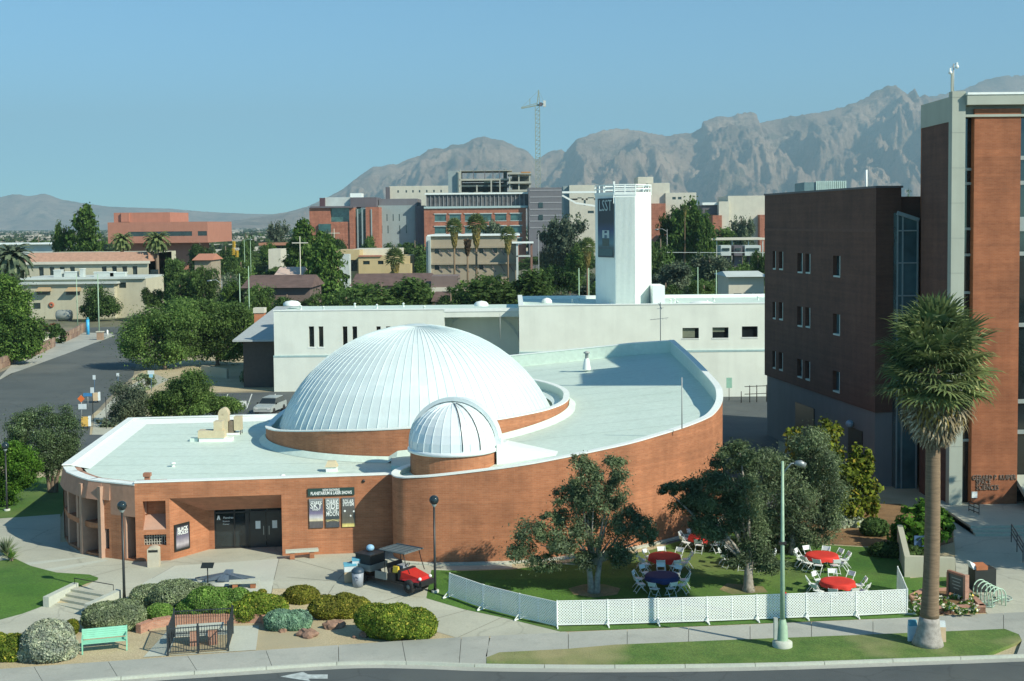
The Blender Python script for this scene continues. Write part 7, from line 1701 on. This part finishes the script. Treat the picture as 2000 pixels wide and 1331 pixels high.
# beige far, cream far right
t = bld('long_beige_block', 'long pale beige block with rows of tiny windows behind the hospital'); mass(t, 760, 876, 364, 820, 30, CRM2, wins=[(x, x+3, 372, 376) for x in (776, 792, 805, 818, 832, 846, 860)]); mass(t, 753, 761, 366, 818, 30, DGREY, 'dark_end')
t = bld('cream_hospital_wing', 'cream building with curved corner immediately left of the white banner tower'); mass(t, 1112, 1165, 362, 640, 30, CRM2, wins=[(1128, 1136, 386, 391), (1148, 1160, 386, 391), (1140, 1144, 388, 402), (1148, 1160, 412, 417)]); mass(t, 1100, 1113, 364, 644, 30, CGREY, 'curved_end'); a = AY(1098, 378, 600); b = AY(1165, 378, 600); MB().box(a.x, b.x, 600, 604, a.z, a.z+.9).build('bridge_deck', WCAP, t); MB().beam(AY(1098, 382, 600), AY(1125, 397, 600), .8).beam(AY(1125, 397, 600), AY(1165, 403, 600), .8).build('bridge_brace', WCAP, t)
t = bld('stepped_cream_hospital', 'tall stepped cream building right behind the white banner tower'); mass(t, 1265, 1308, 358, 650, 30, CRM2, 'main_block'); mass(t, 1246, 1276, 346, 655, 20, CRM2, 'plant_room'); mass(t, 1300, 1360, 377, 648, 30, CRM2, 'right_block', wins=[(1313, 1320, 385, 390), (1324, 1331, 385, 390)]); mass(t, 1262, 1300, 398, 640, 20, BRICKF, 'brick_base')
t = bld('white_lab_building', 'white blocky building on the skyline left of the dark brick block'); mass(t, 1422, 1500, 383, 600, 30, CRM2, 'main_block'); mass(t, 1404, 1424, 394, 598, 30, CRM2, 'left_block'); mass(t, 1372, 1405, 396, 602, 26, WCAP, 'roof_block', pbot=401); mass(t, 1372, 1405, 401, 603, 24, DGREY, 'glazed_front', pbot=420); mass(t, 1392, 1410, 421, 596, 12, BRICKF, 'brick_base'); mass(t, 1484, 1500, 420, 595, 10, BRICKF, 'brick_end')
t = bld('shade_canopy', 'long flat tan canopy over white trailers right of the banner tower', 'canopy'); a, b, c, d = bx_(1362, 1495, 466, 330, 470); MB().box(a, b, 330, 342, c, d).build('roof', CRM2, t)
for x in (1370, 1400, 1430, 1462, 1490): p = AY(x, 470, 331); MB().box(p.x-.12, p.x+.12, 331, 331.3, 0, p.z).build('post', ROOFG, t)
for i, (x0, x1, l) in enumerate(((1408, 1428, 'white trailer left under the tan canopy'), (1434, 1450, 'dark fronted trailer in the middle under the canopy'), (1455, 1486, 'white trailer at the right under the canopy'))):
    t = thing('trailer', l, 'trailer', (0, 0, 0)); mass(t, x0, x1, 480, 322, 6, ROOFG if i != 1 else DGREY, 'body', pbot=500); mass(t, x0+3, x1-3, 485, 321.8, .2, WINM, 'window', pbot=490)
    p = AY((x0+x1)/2, 500, 324)
    for dx in (-1, 1): o = MB().lathe([(.01, -.2), (.5, -.2), (.5, .2), (.01, .2)], 10).build('wheel', plain('tyre_black', (.02, .02, .02), .8), t, (p.x+dx, 324, .5)); o.rotation_euler = (0, R(90), 0)
    MB().box(p.x-1, p.x+1, 324, 327, .5, AY(x0, 500, 322).z).build('chassis', DGREY, t)
# white water house at x500,y470
t = bld('small_beige_shop', 'small pale shop with terracotta band at the street bend'); mass(t, 524, 548, 487, 400, 10, CRM2); mass(t, 505, 560, 475, 460, 10, plain('terracotta_wall', (.42, .2, .12), .8), 'rear_wall', pbot=480)
t = bld('white_gatepost', 'white and red topped chimney just left of the white building', 'chimney'); a, b, c, d = bx_(496, 515, 602, 170); MB().box(a, b, 170, 171.3, 0, c+.0).build('shaft', plain('red_shaft', (.45, .16, .08), .8), t) if False else MB().box(a, b, 170, 171.3, 0, AY(500, 612, 170).z).build('shaft', plain('red_shaft', (.5, .2, .1), .8), t); MB().box(a-.1, b+.1, 169.9, 171.4, AY(500, 612, 170).z, d).build('cap', CRM2, t)

# ------------------------------------------------------------------ trees of the middle distance
protos = []
for i, (m_, nb_, seed) in enumerate([(L_DARK, 12, 1), (L_MESQ, 12, 2), (L_PINE, 14, 3), (L_GREY, 12, 4), (L_DARK, 13, 5), (L_MESQ, 14, 6)]):
    rg_ = random.Random(seed); bl = [(0, 0, 0, .55, .55, .5)]
    for _ in range(nb_): a = rg_.uniform(0, 6.28); q = rg_.uniform(.25, .62); bl.append((q*math.cos(a), q*math.sin(a), rg_.uniform(-.45, .55), rg_.uniform(.26, .42), rg_.uniform(.26, .42), rg_.uniform(.22, .36)))
    protos.append(foliage_mesh('far_crown', bl, 11000, .052, m_, seed, clumps=18, spread=.38, inner=.5))
bl = []
for i in range(26): z = -.85+1.75*(i/25); r_ = .78*(1-(z+.85)/1.8)**.7+.05; a = i*2.4; bl.append((r_*.55*math.cos(a), r_*.55*math.sin(a), z, .18+r_*.35, .18+r_*.35, .14))
protos.append(foliage_mesh('far_pine_crown', bl, 10000, .055, L_PINE, 9, clumps=14, spread=.42, inner=.5))
tm = MB().tube([(0, 0, 0), (.01, 0, .3), (0, 0, .95)], [.035, .028, .012], 6).mesh('far_trunk', TRUNK)
RV = {0: .75, 1: .62, 2: .85, 3: .75, 4: .8, 5: .65, 6: 1.35}
def ftree(px, ytop, hw, Y, kind, label, grp='trees beyond the white building', hs=None):
    p = AY(px, ytop, Y); r = hw/FPX*Y; h = p.z; o = thing('tree', label, 'tree', (p.x, Y, 0), 0, grp)
    t_ = meshobj('trunk', tm, o); t_.scale = (min(h, 12), min(h, 12), h*.93); rv = min(max(r*RV[kind], h*.44), h*.52)
    c_ = meshobj('crown', protos[kind], o, (0, 0, h-rv*.95), (px*1.7) % 6.28); c_.scale = (r, r, rv)
    return o
FT = [(505, 548, 34, 208, 5, 'light green tree at the left end of the brown roofed house'), (560, 562, 44, 205, 0, 'dark tree along the wall of the brown roofed house'), (610, 566, 34, 204, 4, 'deep green tree at the right end of the brown roofed house'), (370, 520, 30, 250, 4, 'deep green tree left of the red tiled house'), (470, 500, 30, 300, 1, 'airy green tree behind the green pole pair'), (525, 470, 26, 420, 2, 'bushy tree beside the small pale shop'), (300, 560, 26, 262, 1, 'small green tree at the right end of the cream annex'), (165, 408, 56, 330, 6, 'large bright green pine on the skyline at left'), (125, 428, 26, 335, 2, 'left shoulder tree beside the large skyline pine'), (20, 470, 34, 330, 3, 'grey green tree at the far left skyline'), (75, 452, 26, 440, 0, 'small round tree between the far left tree and skyline pine'), (345, 500, 44, 262, 1, 'broad green tree right of the beige building'), (390, 462, 32, 420, 0, 'dark tree below the salmon building, right'), (440, 470, 32, 400, 0, 'dark rounded tree left of the traffic signals'), (400, 530, 46, 250, 3, 'grey green tree in front of the red tiled house'), (350, 540, 40, 245, 4, 'low dark tree behind the left mesquite'), (450, 525, 34, 240, 3, 'hazy grey tree by the green street poles'), (545, 422, 27, 470, 3, 'tall grey green tree on the skyline left of hospital'), (480, 445, 20, 460, 0, 'small dark tree near the street bend'), (592, 438, 62, 285, 6, 'tall dark pine, left trunk of the central pine pair'), (635, 462, 66, 262, 6, 'tall shaggy pine, right trunk of the central pine pair'), (565, 540, 70, 222, 4, 'dark spreading tree below the central pines'), (512, 556, 40, 215, 3, 'pale grey bush tree left of white building corner'), (745, 540, 100, 206, 1, 'wide green tree behind the left part of the white building'), (675, 560, 56, 200, 4, 'dark green tree beside the wide green tree'), (810, 548, 56, 214, 1, 'rounded green tree right of the wide green tree'), (985, 524, 96, 206, 1, 'broad rounded light green tree in the centre'), (912, 545, 50, 210, 4, 'darker tree at the left of the broad rounded tree'), (1062, 540, 56, 214, 0, 'deep green tree between round tree and banner tower'), (1085, 508, 54, 235, 4, 'olive dark tree left of the green light poles'), (1095, 558, 26, 208, 3, 'dry greyish tree at the foot of the light poles'), (810, 458, 40, 400, 0, 'dark tree clump left of the tan building'), (770, 468, 30, 420, 4, 'dark tree behind the yellow building'), (960, 418, 34, 420, 3, 'blue green tree between the fan palms'), (1110, 405, 50, 330, 3, 'airy eucalyptus left of the banner tower'), (1075, 430, 34, 335, 3, 'lower airy tree beside the eucalyptus'), (1130, 470, 40, 320, 1, 'light green tree behind the light poles'), (1335, 382, 48, 335, 2, 'large dense green tree right of the banner tower'), (1305, 400, 26, 340, 2, 'left part of the dense green tree pair by the tower'), (1372, 410, 24, 330, 2, 'smaller bright tree at the right of the dense green tree'), (1448, 412, 30, 420, 3, 'cypress like grey tree before the white lab building'), (1290, 450, 30, 300, 0, 'dark shrubby tree at the tower foot, right'), (1400, 436, 60, 440, 1, 'low light green tree row before the white lab building'), (1320, 500, 56, 255, 3, 'grey mesquite tree behind white building roof, left of centre right'), (1385, 485, 54, 262, 3, 'broad grey mesquite tree in the right middle distance'), (1440, 512, 44, 250, 1, 'green tree in front of the tan canopy'), (1300, 540, 34, 225, 0, 'small dark tree by the red car'), (1375, 545, 34, 222, 1, 'bright shrub tree behind the right roof'), (1395, 538, 16, 228, 4, 'dark ball shaped tree beside the small white house'), (1480, 480, 26, 300, 4, 'dark tree at the edge of the dark brick block'), (1255, 470, 30, 290, 1, 'green tree hidden right of banner tower shaft'), (660, 452, 24, 440, 0, 'small dark tree below the hospital corner'), (640, 440, 20, 380, 3, 'tree behind the pines'), (720, 458, 24, 450, 1, 'street tree in front of grey wing'), (600, 470, 30, 330, 4, 'dark tree between pine pair and yellow building'), (280, 500, 40, 320, 1, 'green tree behind the beige building end'), (365, 575, 40, 225, 4, 'dark tree behind the left mesquite, lower'), (420, 585, 40, 212, 0, 'dark green tree between the mesquites and poles'), (398, 512, 34, 245, 5, 'light green tree hiding the red tiled house wall'), (520, 515, 34, 290, 0, 'dark tree at the left of the central pines'), (445, 545, 34, 225, 2, 'bright green tree behind the green pole pair'), (880, 560, 40, 204, 0, 'dark green tree between the two broad round trees'), (1230, 540, 40, 215, 4, 'dark tree hidden behind the banner tower foot'), (1430, 548, 36, 215, 1, 'green tree before the small white house'), (300, 470, 20, 330, 4, 'bushy tree under the date palm'), (1780, 370, 16, 178, 2, 'treetop seen over the railed deck between brick buildings')]
for a in FT: ftree(*a)
rg_ = random.Random(99)
# neighbourhood trees between the named ones
LM = [(-1e9, 'at the far left edge'), (60, 'beyond the beige building'), (300, 'below the salmon building'), (440, 'by the street bend'), (540, 'left of the hospital'), (640, 'beside the glass fronted hospital wing'), (720, 'behind the yellow building'), (830, 'behind the tan building'), (930, 'behind the fan palm group'), (1030, 'before the grey banded tower'), (1110, 'left of the banner tower'), (1170, 'just right of the banner tower'), (1300, 'behind the dense green tree'), (1380, 'near the tan canopy'), (1450, 'by the dark brick block')]
KN = ['dark rounded', 'feathery green', 'bushy pine green', 'grey green', 'deep green', 'light green']
for i in range(250):
    Y = rg_.uniform(270, 640) if i < 170 else rg_.uniform(225, 300); px = rg_.uniform(-60, 1500); k = i % 6
    if 30 < px < 440 and Y < 350: continue
    if 440 < px < 1060 and Y < 348: continue
    if Y < 300 and px < 1150: continue
    hgt = rg_.uniform(5, 9.5); p = AY(px, 500, Y); w_ = rg_.uniform(4, 8)
    lm = [l for x, l in LM if px >= x][-1]; dist = 'nearest row' if Y < 300 else 'near row' if Y < 410 else 'middle row' if Y < 520 else 'farthest row'
    o = thing('tree', '%s tree, %s, %s' % (KN[k], dist, lm), 'tree', (p.x, Y, 0), 0, 'neighbourhood trees')
    c_ = meshobj('crown', protos[k], o, (0, 0, hgt*.55), rg_.uniform(0, 6)); c_.scale = (w_, w_, hgt*.45); t_ = meshobj('trunk', tm, o); t_.scale = (hgt, hgt, hgt*.6)
# city carpet: trees and small houses to the foot of the mountains, too many to count
rng = np.random.default_rng(3)
def scatter_boxes(n, ya, yb):
    m = MB()
    for i in range(n):
        Y = ya*(yb/ya)**rng.random(); X = rng.uniform(-.45, .42)*Y; w_, d, h = rng.uniform(8, 26), rng.uniform(8, 20), rng.uniform(3, 6)
        m.box(X, X+w_, Y, Y+d, 0, h)
    return m
scatter_boxes(260, 640, 1200).build('distant_houses', CRM2, None, kind='stuff'); scatter_boxes(1200, 1200, 9000).build('distant_town', plain('town_walls', (.5, .46, .38), .8, .5, .01), None, kind='stuff')
bl = []
for i in range(2600):
    Y = 620*(9000/620)**rng.random()**1.0; X = rng.uniform(-.45, .42)*Y; k_ = Y**.35/9; bl.append((X, Y, 3.0, 9*k_+4, 9*k_+4, 3.2))
meshobj('distant_tree_cover', foliage_mesh('distant_tree_cover', bl, 42000, 4.2, leaf_mat('far_canopy', (.03, .055, .02), (.07, .11, .04), None, .1, .01), 8, clumps=6, spread=.5), kind='stuff')
sheet('middle_ground', [(-300, 640), (-300, 470), (2000, 470), (2000, 640)], .0, ground_mat('neighbourhood_ground', (.10, .12, .06), (.20, .18, .12), .03, (.13, .14, .09), .5, .95, .2), cuts=False)

# ------------------------------------------------------------------ street furniture and vehicles in the middle distance
def pole(px, ptop, pbase, label, r=.1, mat=GREENP, name='light_pole', arm=None, Y=None):
    b_ = G(px, pbase) if not Y else Vector((AY(px, pbase, Y).x, Y, 0)); z = AY(px, ptop, b_.y).z
    t = thing(name, label, 'pole', b_, 0, None); MB().tube([(0, 0, 0), (0, 0, z-b_.z)], [r, r*.6], 8).build('shaft', mat, t); MB().lathe([(r*2.2, 0), (r*2, .35), (.01, .36)], 10).build('base', CONCL, t)
    if arm: MB().tube([(0, 0, z-b_.z-.6), (arm*.5, 0, z-b_.z+.1), (arm, 0, z-b_.z)], .06, 6).build('arm', mat, t); MB().tube([(arm*.85, 0, z-b_.z), (arm*1.25, 0, z-b_.z-.1)], [.12, .16], 8).build('lamp_head', MC['steel_arm'], t)
    return t
pole(152, 538, 646, 'pale green street pole in front of the cream annex, left of two'); pole(194, 535, 660, 'pale green street pole by the brown pillar box, right of two', .13)
pole(487, 520, 608, 'green pole left of the white building, right of two', Y=190); pole(469, 535, 600, 'green pole left of the white building, shorter one', Y=195)
pole(1131, 524, 588, 'green pole left of the banner tower, nearer its left', Y=170); pole(1150, 524, 588, 'green pole touching the banner tower outline', Y=170); pole(1363, 522, 580, 'green pole rising behind the right roof', Y=178); pole(1399, 528, 580, 'short green pole left of the small white house', Y=180)
pole(434, 548, 592, 'curved arm street light left of the mesquites', .08, MC['galvanised'], arm=-2.0, Y=225)
pole(1303, 448, 470, 'curved arm street light beside the dense tree', .1, MC['galvanised'], arm=-2.5, Y=330); pole(1052, 458, 480, 'pale globe street light before the grey tower', .1, MC['galvanised'], Y=320)
for px, y0, y1, l in ((478, 468, 520, 'thin signal pole at the street bend, left'), (490, 462, 525, 'thin signal pole at the street bend, right')): pole(px, y0, y1, l, .08, GREENP, 'signal_pole', arm=1.5, Y=300)
for px, py, l in ((456, 492, 'yellow traffic signal hanging at the street bend, left'), (463, 496, 'yellow traffic signal hanging at the street bend, right'), (457, 478, 'small yellow signal high on its pole')):
    p = AY(px, py, 298); t = thing('traffic_signal', l, 'traffic signal', p); MB().box(-.3, .3, -.2, .2, -.75, .75).build('housing', plain('signal_yellow', (.6, .38, .04), .5), t)
    for z in (-.45, 0, .45): MB().lathe([(.2, 0), (.22, .1)], 8).build('lens', BLACKM, t, (0, -.3, z)).rotation_euler = (R(90), 0, 0)
    MB().tube([(0, 0, .75), (0, 0, 2.0)], .04, 5).build('hanger', BLACKM, t)
for px, y0, y1, Y, l in ((587, 462, 540, 260, 'pale utility pole in front of the central pine'), (653, 447, 480, 380, 'utility pole with crossarm right of the pines')):
    t = pole(px, y0, y1, l, .13, CRM2, 'utility_pole', Y=Y); z = AY(px, y0, Y).z; MB().box(-1.6, 1.6, -.06, .06, z-1.4, z-1.2).build('crossarm', CRM2, t)
o = MB().beam(AY(1165, 493, 300), AY(1500, 494, 300), .12).build('power_line', ROOFG, None); o['label'] = 'thin overhead wire crossing right of the banner tower'; o['category'] = 'wire'
# parked vehicles
def car(label, p, ang, body, sc=1.0, name='parked_car', cat='car', pickup=False):
    t = thing(name, label, cat, p, ang, 'parked cars'); Lh = 2.3*sc; W = .92
    m = MB(); pr = [(-Lh, .35), (-Lh, .9), (-Lh*.97, 1.0), (Lh*.42, 1.02), (Lh*.93, .86), (Lh, .7), (Lh, .35)]
    n = len(pr)
    for s, fl in ((-1, 0), (1, 1)):
        b0 = len(m.v); m.v += [(x, s*W, z) for x, z in pr]; f = tuple(range(b0, b0+n)); m.f.append(f if s < 0 else tuple(reversed(f)))
    for i in range(n): a, b = i, (i+1) % n; m.f.append((a, a+n, b+n, b))
    m.build('body', body, t)
    x0, x1 = (-Lh*.9, Lh*.42) if not pickup else (-Lh*.25, Lh*.40)
    g = MB().hexa([(x0, -W*.93, 1.0), (x1, -W*.93, 1.0), (x1, W*.93, 1.0), (x0, W*.93, 1.0), (x0+.3, -W*.78, 1.5), (x1-.65, -W*.78, 1.5), (x1-.65, W*.78, 1.5), (x0+.3, W*.78, 1.5)]); g.build('windows', plain('car_glass', (.02, .03, .035), .08), t)
    MB().box(x0+.3, x1-.68, -W*.78, W*.78, 1.5, 1.56).build('roof', body, t)
    for x in (-Lh*.62, Lh*.62):
        for y in (-W+.08, W-.08): o = MB().lathe([(.01, -.12), (.34, -.12), (.34, .12), (.01, .12)], 12).build('wheel', plain('tyre_black', (.02, .02, .02), .8), t, (x, y, .34)); o.rotation_euler = (R(90), 0, 0)
    for y in (-W*.7, W*.7): MB().box(Lh-.02, Lh+.03, y-.15, y+.15, .62, .78).build('headlight', plain('car_lamp', (.7, .72, .7), .2), t)
    MB().box(Lh-.02, Lh+.05, -W*.95, W*.95, .38, .55).build('bumper', plain('car_bumper', (.45, .48, .46), .4), t)
    MB().box(x1-.15, x1-.0, -W-.14, -W, 1.0, 1.15).box(x1-.15, x1-.0, W, W+.14, 1.0, 1.15).build('mirrors', BLACKM, t, kind='stuff')
    return t
WHT = plain('car_white', (.62, .68, .64), .35, .03); p = G(528, 806)
car('dark windowed pale suv parked in the small lot left of the dome', p, R(-100), plain('car_pale', (.35, .40, .38), .35), 1.0)
for px, py, Y, c_, l in ((545, 520, 330, plain('car_silver', (.4, .44, .45), .3), 'silver car on the curved street left of centre'), (530, 505, 350, plain('car_navy', (.03, .04, .08), .3), 'dark car farther up the curved street'), (545, 530, 310, plain('car_grey', (.12, .13, .14), .3), 'grey car nearest on the curved street'), (1278, 560, 222, plain('car_red', (.5, .03, .03), .3), 'red car behind the white building right of the banner tower'), (1290, 548, 232, plain('car_dark', (.03, .035, .05), .3), 'dark car behind the red car'), (1128, 548, 238, plain('car_blueg', (.2, .24, .28), .3), 'grey car left of the banner tower'), (1138, 560, 225, WHT, 'white car left of the banner tower foot'), (1425, 565, 215, WHT, 'white car beside the small white house')):
    q = AY(px, py, Y); car(l, Vector((q.x, Y, max(0, 0))), R(-60), c_)
sheet('far_street', [(505, 545), (520, 480), (545, 478), (570, 545)], .012, ASPHR, cuts=False)
sheet('rear_car_park', [(1080, 600), (1090, 535), (1300, 535), (1320, 600)], .012, ASPH, cuts=False)
# signs on the left
def sign(px, pt_, pb, w_, h_, mat, label, pmat=None, shape='box', Y=None, r=.035):
    b_ = G(px, pb); zt_s = AY(px, pt_, b_.y).z; t = thing('street_sign', label, 'sign', b_); MB().tube([(0, 0, 0), (0, 0, zt_s-b_.z)], r, 6).build('post', pmat or MC['galvanised'], t)
    zc = zt_s-b_.z-h_/2
    if shape == 'box': MB().box(-w_/2, w_/2, -.07, -.04, zc-h_/2, zc+h_/2).build('plate', mat, t)
    else: MB().hexa([(0, -.07, zc-h_/2), (w_/2, -.07, zc), (0, -.07, zc+h_/2), (-w_/2, -.07, zc), (0, -.04, zc-h_/2), (w_/2, -.04, zc), (0, -.04, zc+h_/2), (-w_/2, -.04, zc)]).build('plate', mat, t)
    return t, zc
ORN = plain('sign_orange', (.75, .17, .03), .5, .05); BLU = plain('sign_blue', (.05, .22, .45), .5); SWH = plain('sign_white', (.6, .68, .68), .5)
bpo = plain('blue_post', (.06, .14, .24), .5)
t, z = sign(160, 772, 828, .7, .7, ORN, 'round orange sign with white plate below by the road', MC['galvanised'], 'dia'); MB().box(-.28, .5, -.08, -.05, z-1.0, z-.5).build('lower_plate', SWH, t)
sign(182, 757, 822, .35, .55, SWH, 'small pale parking sign beside the orange sign', BLACKM); sign(185, 733, 770, .32, .5, SWH, 'white parking sign at the kerb, left of three', bpo); sign(231, 729, 760, .32, .38, SWH, 'white parking sign at the kerb, middle of three', bpo); t, z = sign(296, 724, 765, .75, .42, SWH, 'pale blue double sign beside the sage bush', bpo); MB().box(-.22, .22, -.08, -.05, z-.6, z-.21).build('lower_plate', plain('sky_plate', (.25, .5, .62), .5), t)
t, z = sign(172, 768, 795, .9, .35, BLU, 'low blue street name sign by the orange sign'); sign(208, 776, 838, .05, .1, BLACKM, 'bare thin post behind the planetarium roof corner', BLACKM)
for px, py, l, s in ((186, 787, 'brown and white newspaper box at the kerb', .9), (166, 838, 'yellow sided newspaper box by the brick edging', .9)):
    b_ = G(px, py); t = thing('newspaper_box', l, 'newspaper box', b_, .3); MB().box(-.3, .3, -.25, .25, .25, 1.1).build('box_body', plain('yellow_box', (.55, .36, .08), .6) if py > 800 else CB, t); MB().box(.3, .55, -.25, .25, .25, 1.15).build('side_box', BW, t); MB().box(-.2, -.1, -.1, .1, 0, .25).box(.2, .3, -.1, .1, 0, .25).build('leg', DARKM, t)
# brown pillar box, blue post, bollard
b_ = G(196, 664); o = thing('brick_pillar', 'short brown pillar at the foot of the green pole', 'pillar', b_); MB().box(-.5, .5, -.4, .4, 0, 1.3).build('shaft', plain('brown_pillar', (.35, .24, .16), .8), o); MB().box(-.6, .6, -.5, .5, 1.3, 1.45).build('cap', CRM2, o)
b_ = G(172, 654); t = thing('blue_kiosk', 'bright blue tall emergency post at the corner', 'emergency post', b_); MB().tube([(0, 0, 0), (0, 0, 2.7)], .28, 10).build('shaft', plain('bright_blue', (.05, .42, .75), .4), t); MB().ball((0, 0, 2.85), .25, 8).build('beacon', plain('teal_beacon', (.05, .25, .28), .3), t)
b_ = G(210, 656); t = thing('bollard', 'white bollard at the road corner', 'bollard', b_); MB().tube([(0, 0, 0), (0, 0, .9)], .16, 8).build('shaft', WPLAST, t); MB().ball((0, 0, .9), .17, 8).build('cap', WPLAST, t)
b_ = G(203, 620); t = thing('yard_statue', 'small white and blue figure sign in front of the dark round tree', 'statue', b_); MB().lathe([(.9, 0), (.5, 1.2), (.45, 1.6), (.25, 1.7)], 10).build('body', SWH, t); MB().ball((0, 0, 2.3), .6, 10).build('head', plain('pink_head', (.6, .5, .52), .6), t)
# stone and brick walls by the road
def stonewall(pts, h, label, mat, seed):
    rg = random.Random(seed); t = thing('stone_wall', label, 'wall', (0, 0, 0)); P = [G(*p) for p in pts]; n_ = 0; mb = MB()
    for a, b in zip(P[:-1], P[1:]):
        L = (b-a).length; d = (b-a)/L; n = Vector((-d.y, d.x, 0))*.4; mb.hexa([a-n*0+Vector((0, 0, -.1)), b+Vector((0, 0, -.1)), b+n+Vector((0, 0, -.1)), a+n+Vector((0, 0, -.1)), a+Vector((0, 0, h-.05)), b+Vector((0, 0, h-.05)), b+n+Vector((0, 0, h-.05)), a+n+Vector((0, 0, h-.05))])
        s = 0
        while s < L-.2 and n_ < 290:
            w_ = rg.uniform(.7, 1.3); e = min(L, s+w_)
            for r_ in range(2):
                z0, z1 = r_*h/2+.03, (r_+1)*h/2-.02+rg.uniform(-.05, .05); o = rg.uniform(.05, .14); p, q = a+d*(s+.03), a+d*(e-.03)
                k_ = Vector((d.y, -d.x, 0))*o
                MB().hexa([p+k_*.6+Vector((0, 0, z0)), q+k_*.6+Vector((0, 0, z0)), q+Vector((0, 0, z0)), p+Vector((0, 0, z0)), p+k_+Vector((0, 0, z1)), q+k_+Vector((0, 0, z1)), q+Vector((0, 0, z1)), p+Vector((0, 0, z1))]).build('stone', STN[rg.randrange(3)], t); n_ += 1
            s = e
    mb.build('core', mat, t); return t
STN = [plain('wall_stone_a', (.30, .20, .14), .9, .2), plain('wall_stone_b', (.37, .27, .19), .9, .2), plain('wall_stone_c', (.24, .16, .12), .9, .2)]
stonewall([(-40, 742), (0, 722), (32, 708), (75, 693), (108, 677)], 1.5, 'rough brown stone wall along the left sidewalk', STN[2], 5)
stonewall([(128, 668), (150, 658), (165, 648)], 1.6, 'short brown wall ending near the blue post', STN[2], 6)
t = thing('low_white_wall', 'low broken pale wall under the left bushy tree', 'wall', (0, 0, 0)); a, b = G(60, 672), G(112, 664); MB().beam(a+Vector((0, 0, .4)), b+Vector((0, 0, .4)), .3, .8).build('wall_face', CRM2, t)
# barrier rail by the building, right rear, and sign
t = thing('rear_railing', 'dark metal railing before the white building wall at right', 'railing', (0, 0, 0)); a, b = G(1445, 787), G(1500, 785); m = MB()
for z in (.9, 1.7): m.beam(a+Vector((.5, 0, z)), b+Vector((0, 0, z)), .07)
m.build('rail', DARKM, t)
for f in (.05, .35, .6, .95): p = a.lerp(b, f); MB().tube([p, p+Vector((0, 0, 1.8 if f > .2 else 1.2))], .05, 6).build('post', DARKM, t)
sign(1424, 738, 782, .6, 1.1, plain('green_notice', (.3, .55, .42), .5), 'green and white notice on a post behind the curved wall', BLACKM)
t = thing('tan_wall', 'low tan block wall in the gravel yard left of the parking', 'wall', (0, 0, 0)); a, b = G(395, 733), G(445, 740); MB().beam(a+Vector((0, 0, .6)), b+Vector((0, 0, .6)), .3, 1.3).build('wall_face', TAN, t)
o = G(475, 800); t = thing('parking_sign', 'small white square sign standing in the small parking lot', 'sign', o); MB().box(-.35, .35, -.03, .03, .3, .9).build('plate', WPLAST, t); MB().tube([(0, .05, 0), (0, .05, .5)], .03, 6).build('post', DARKM, t)
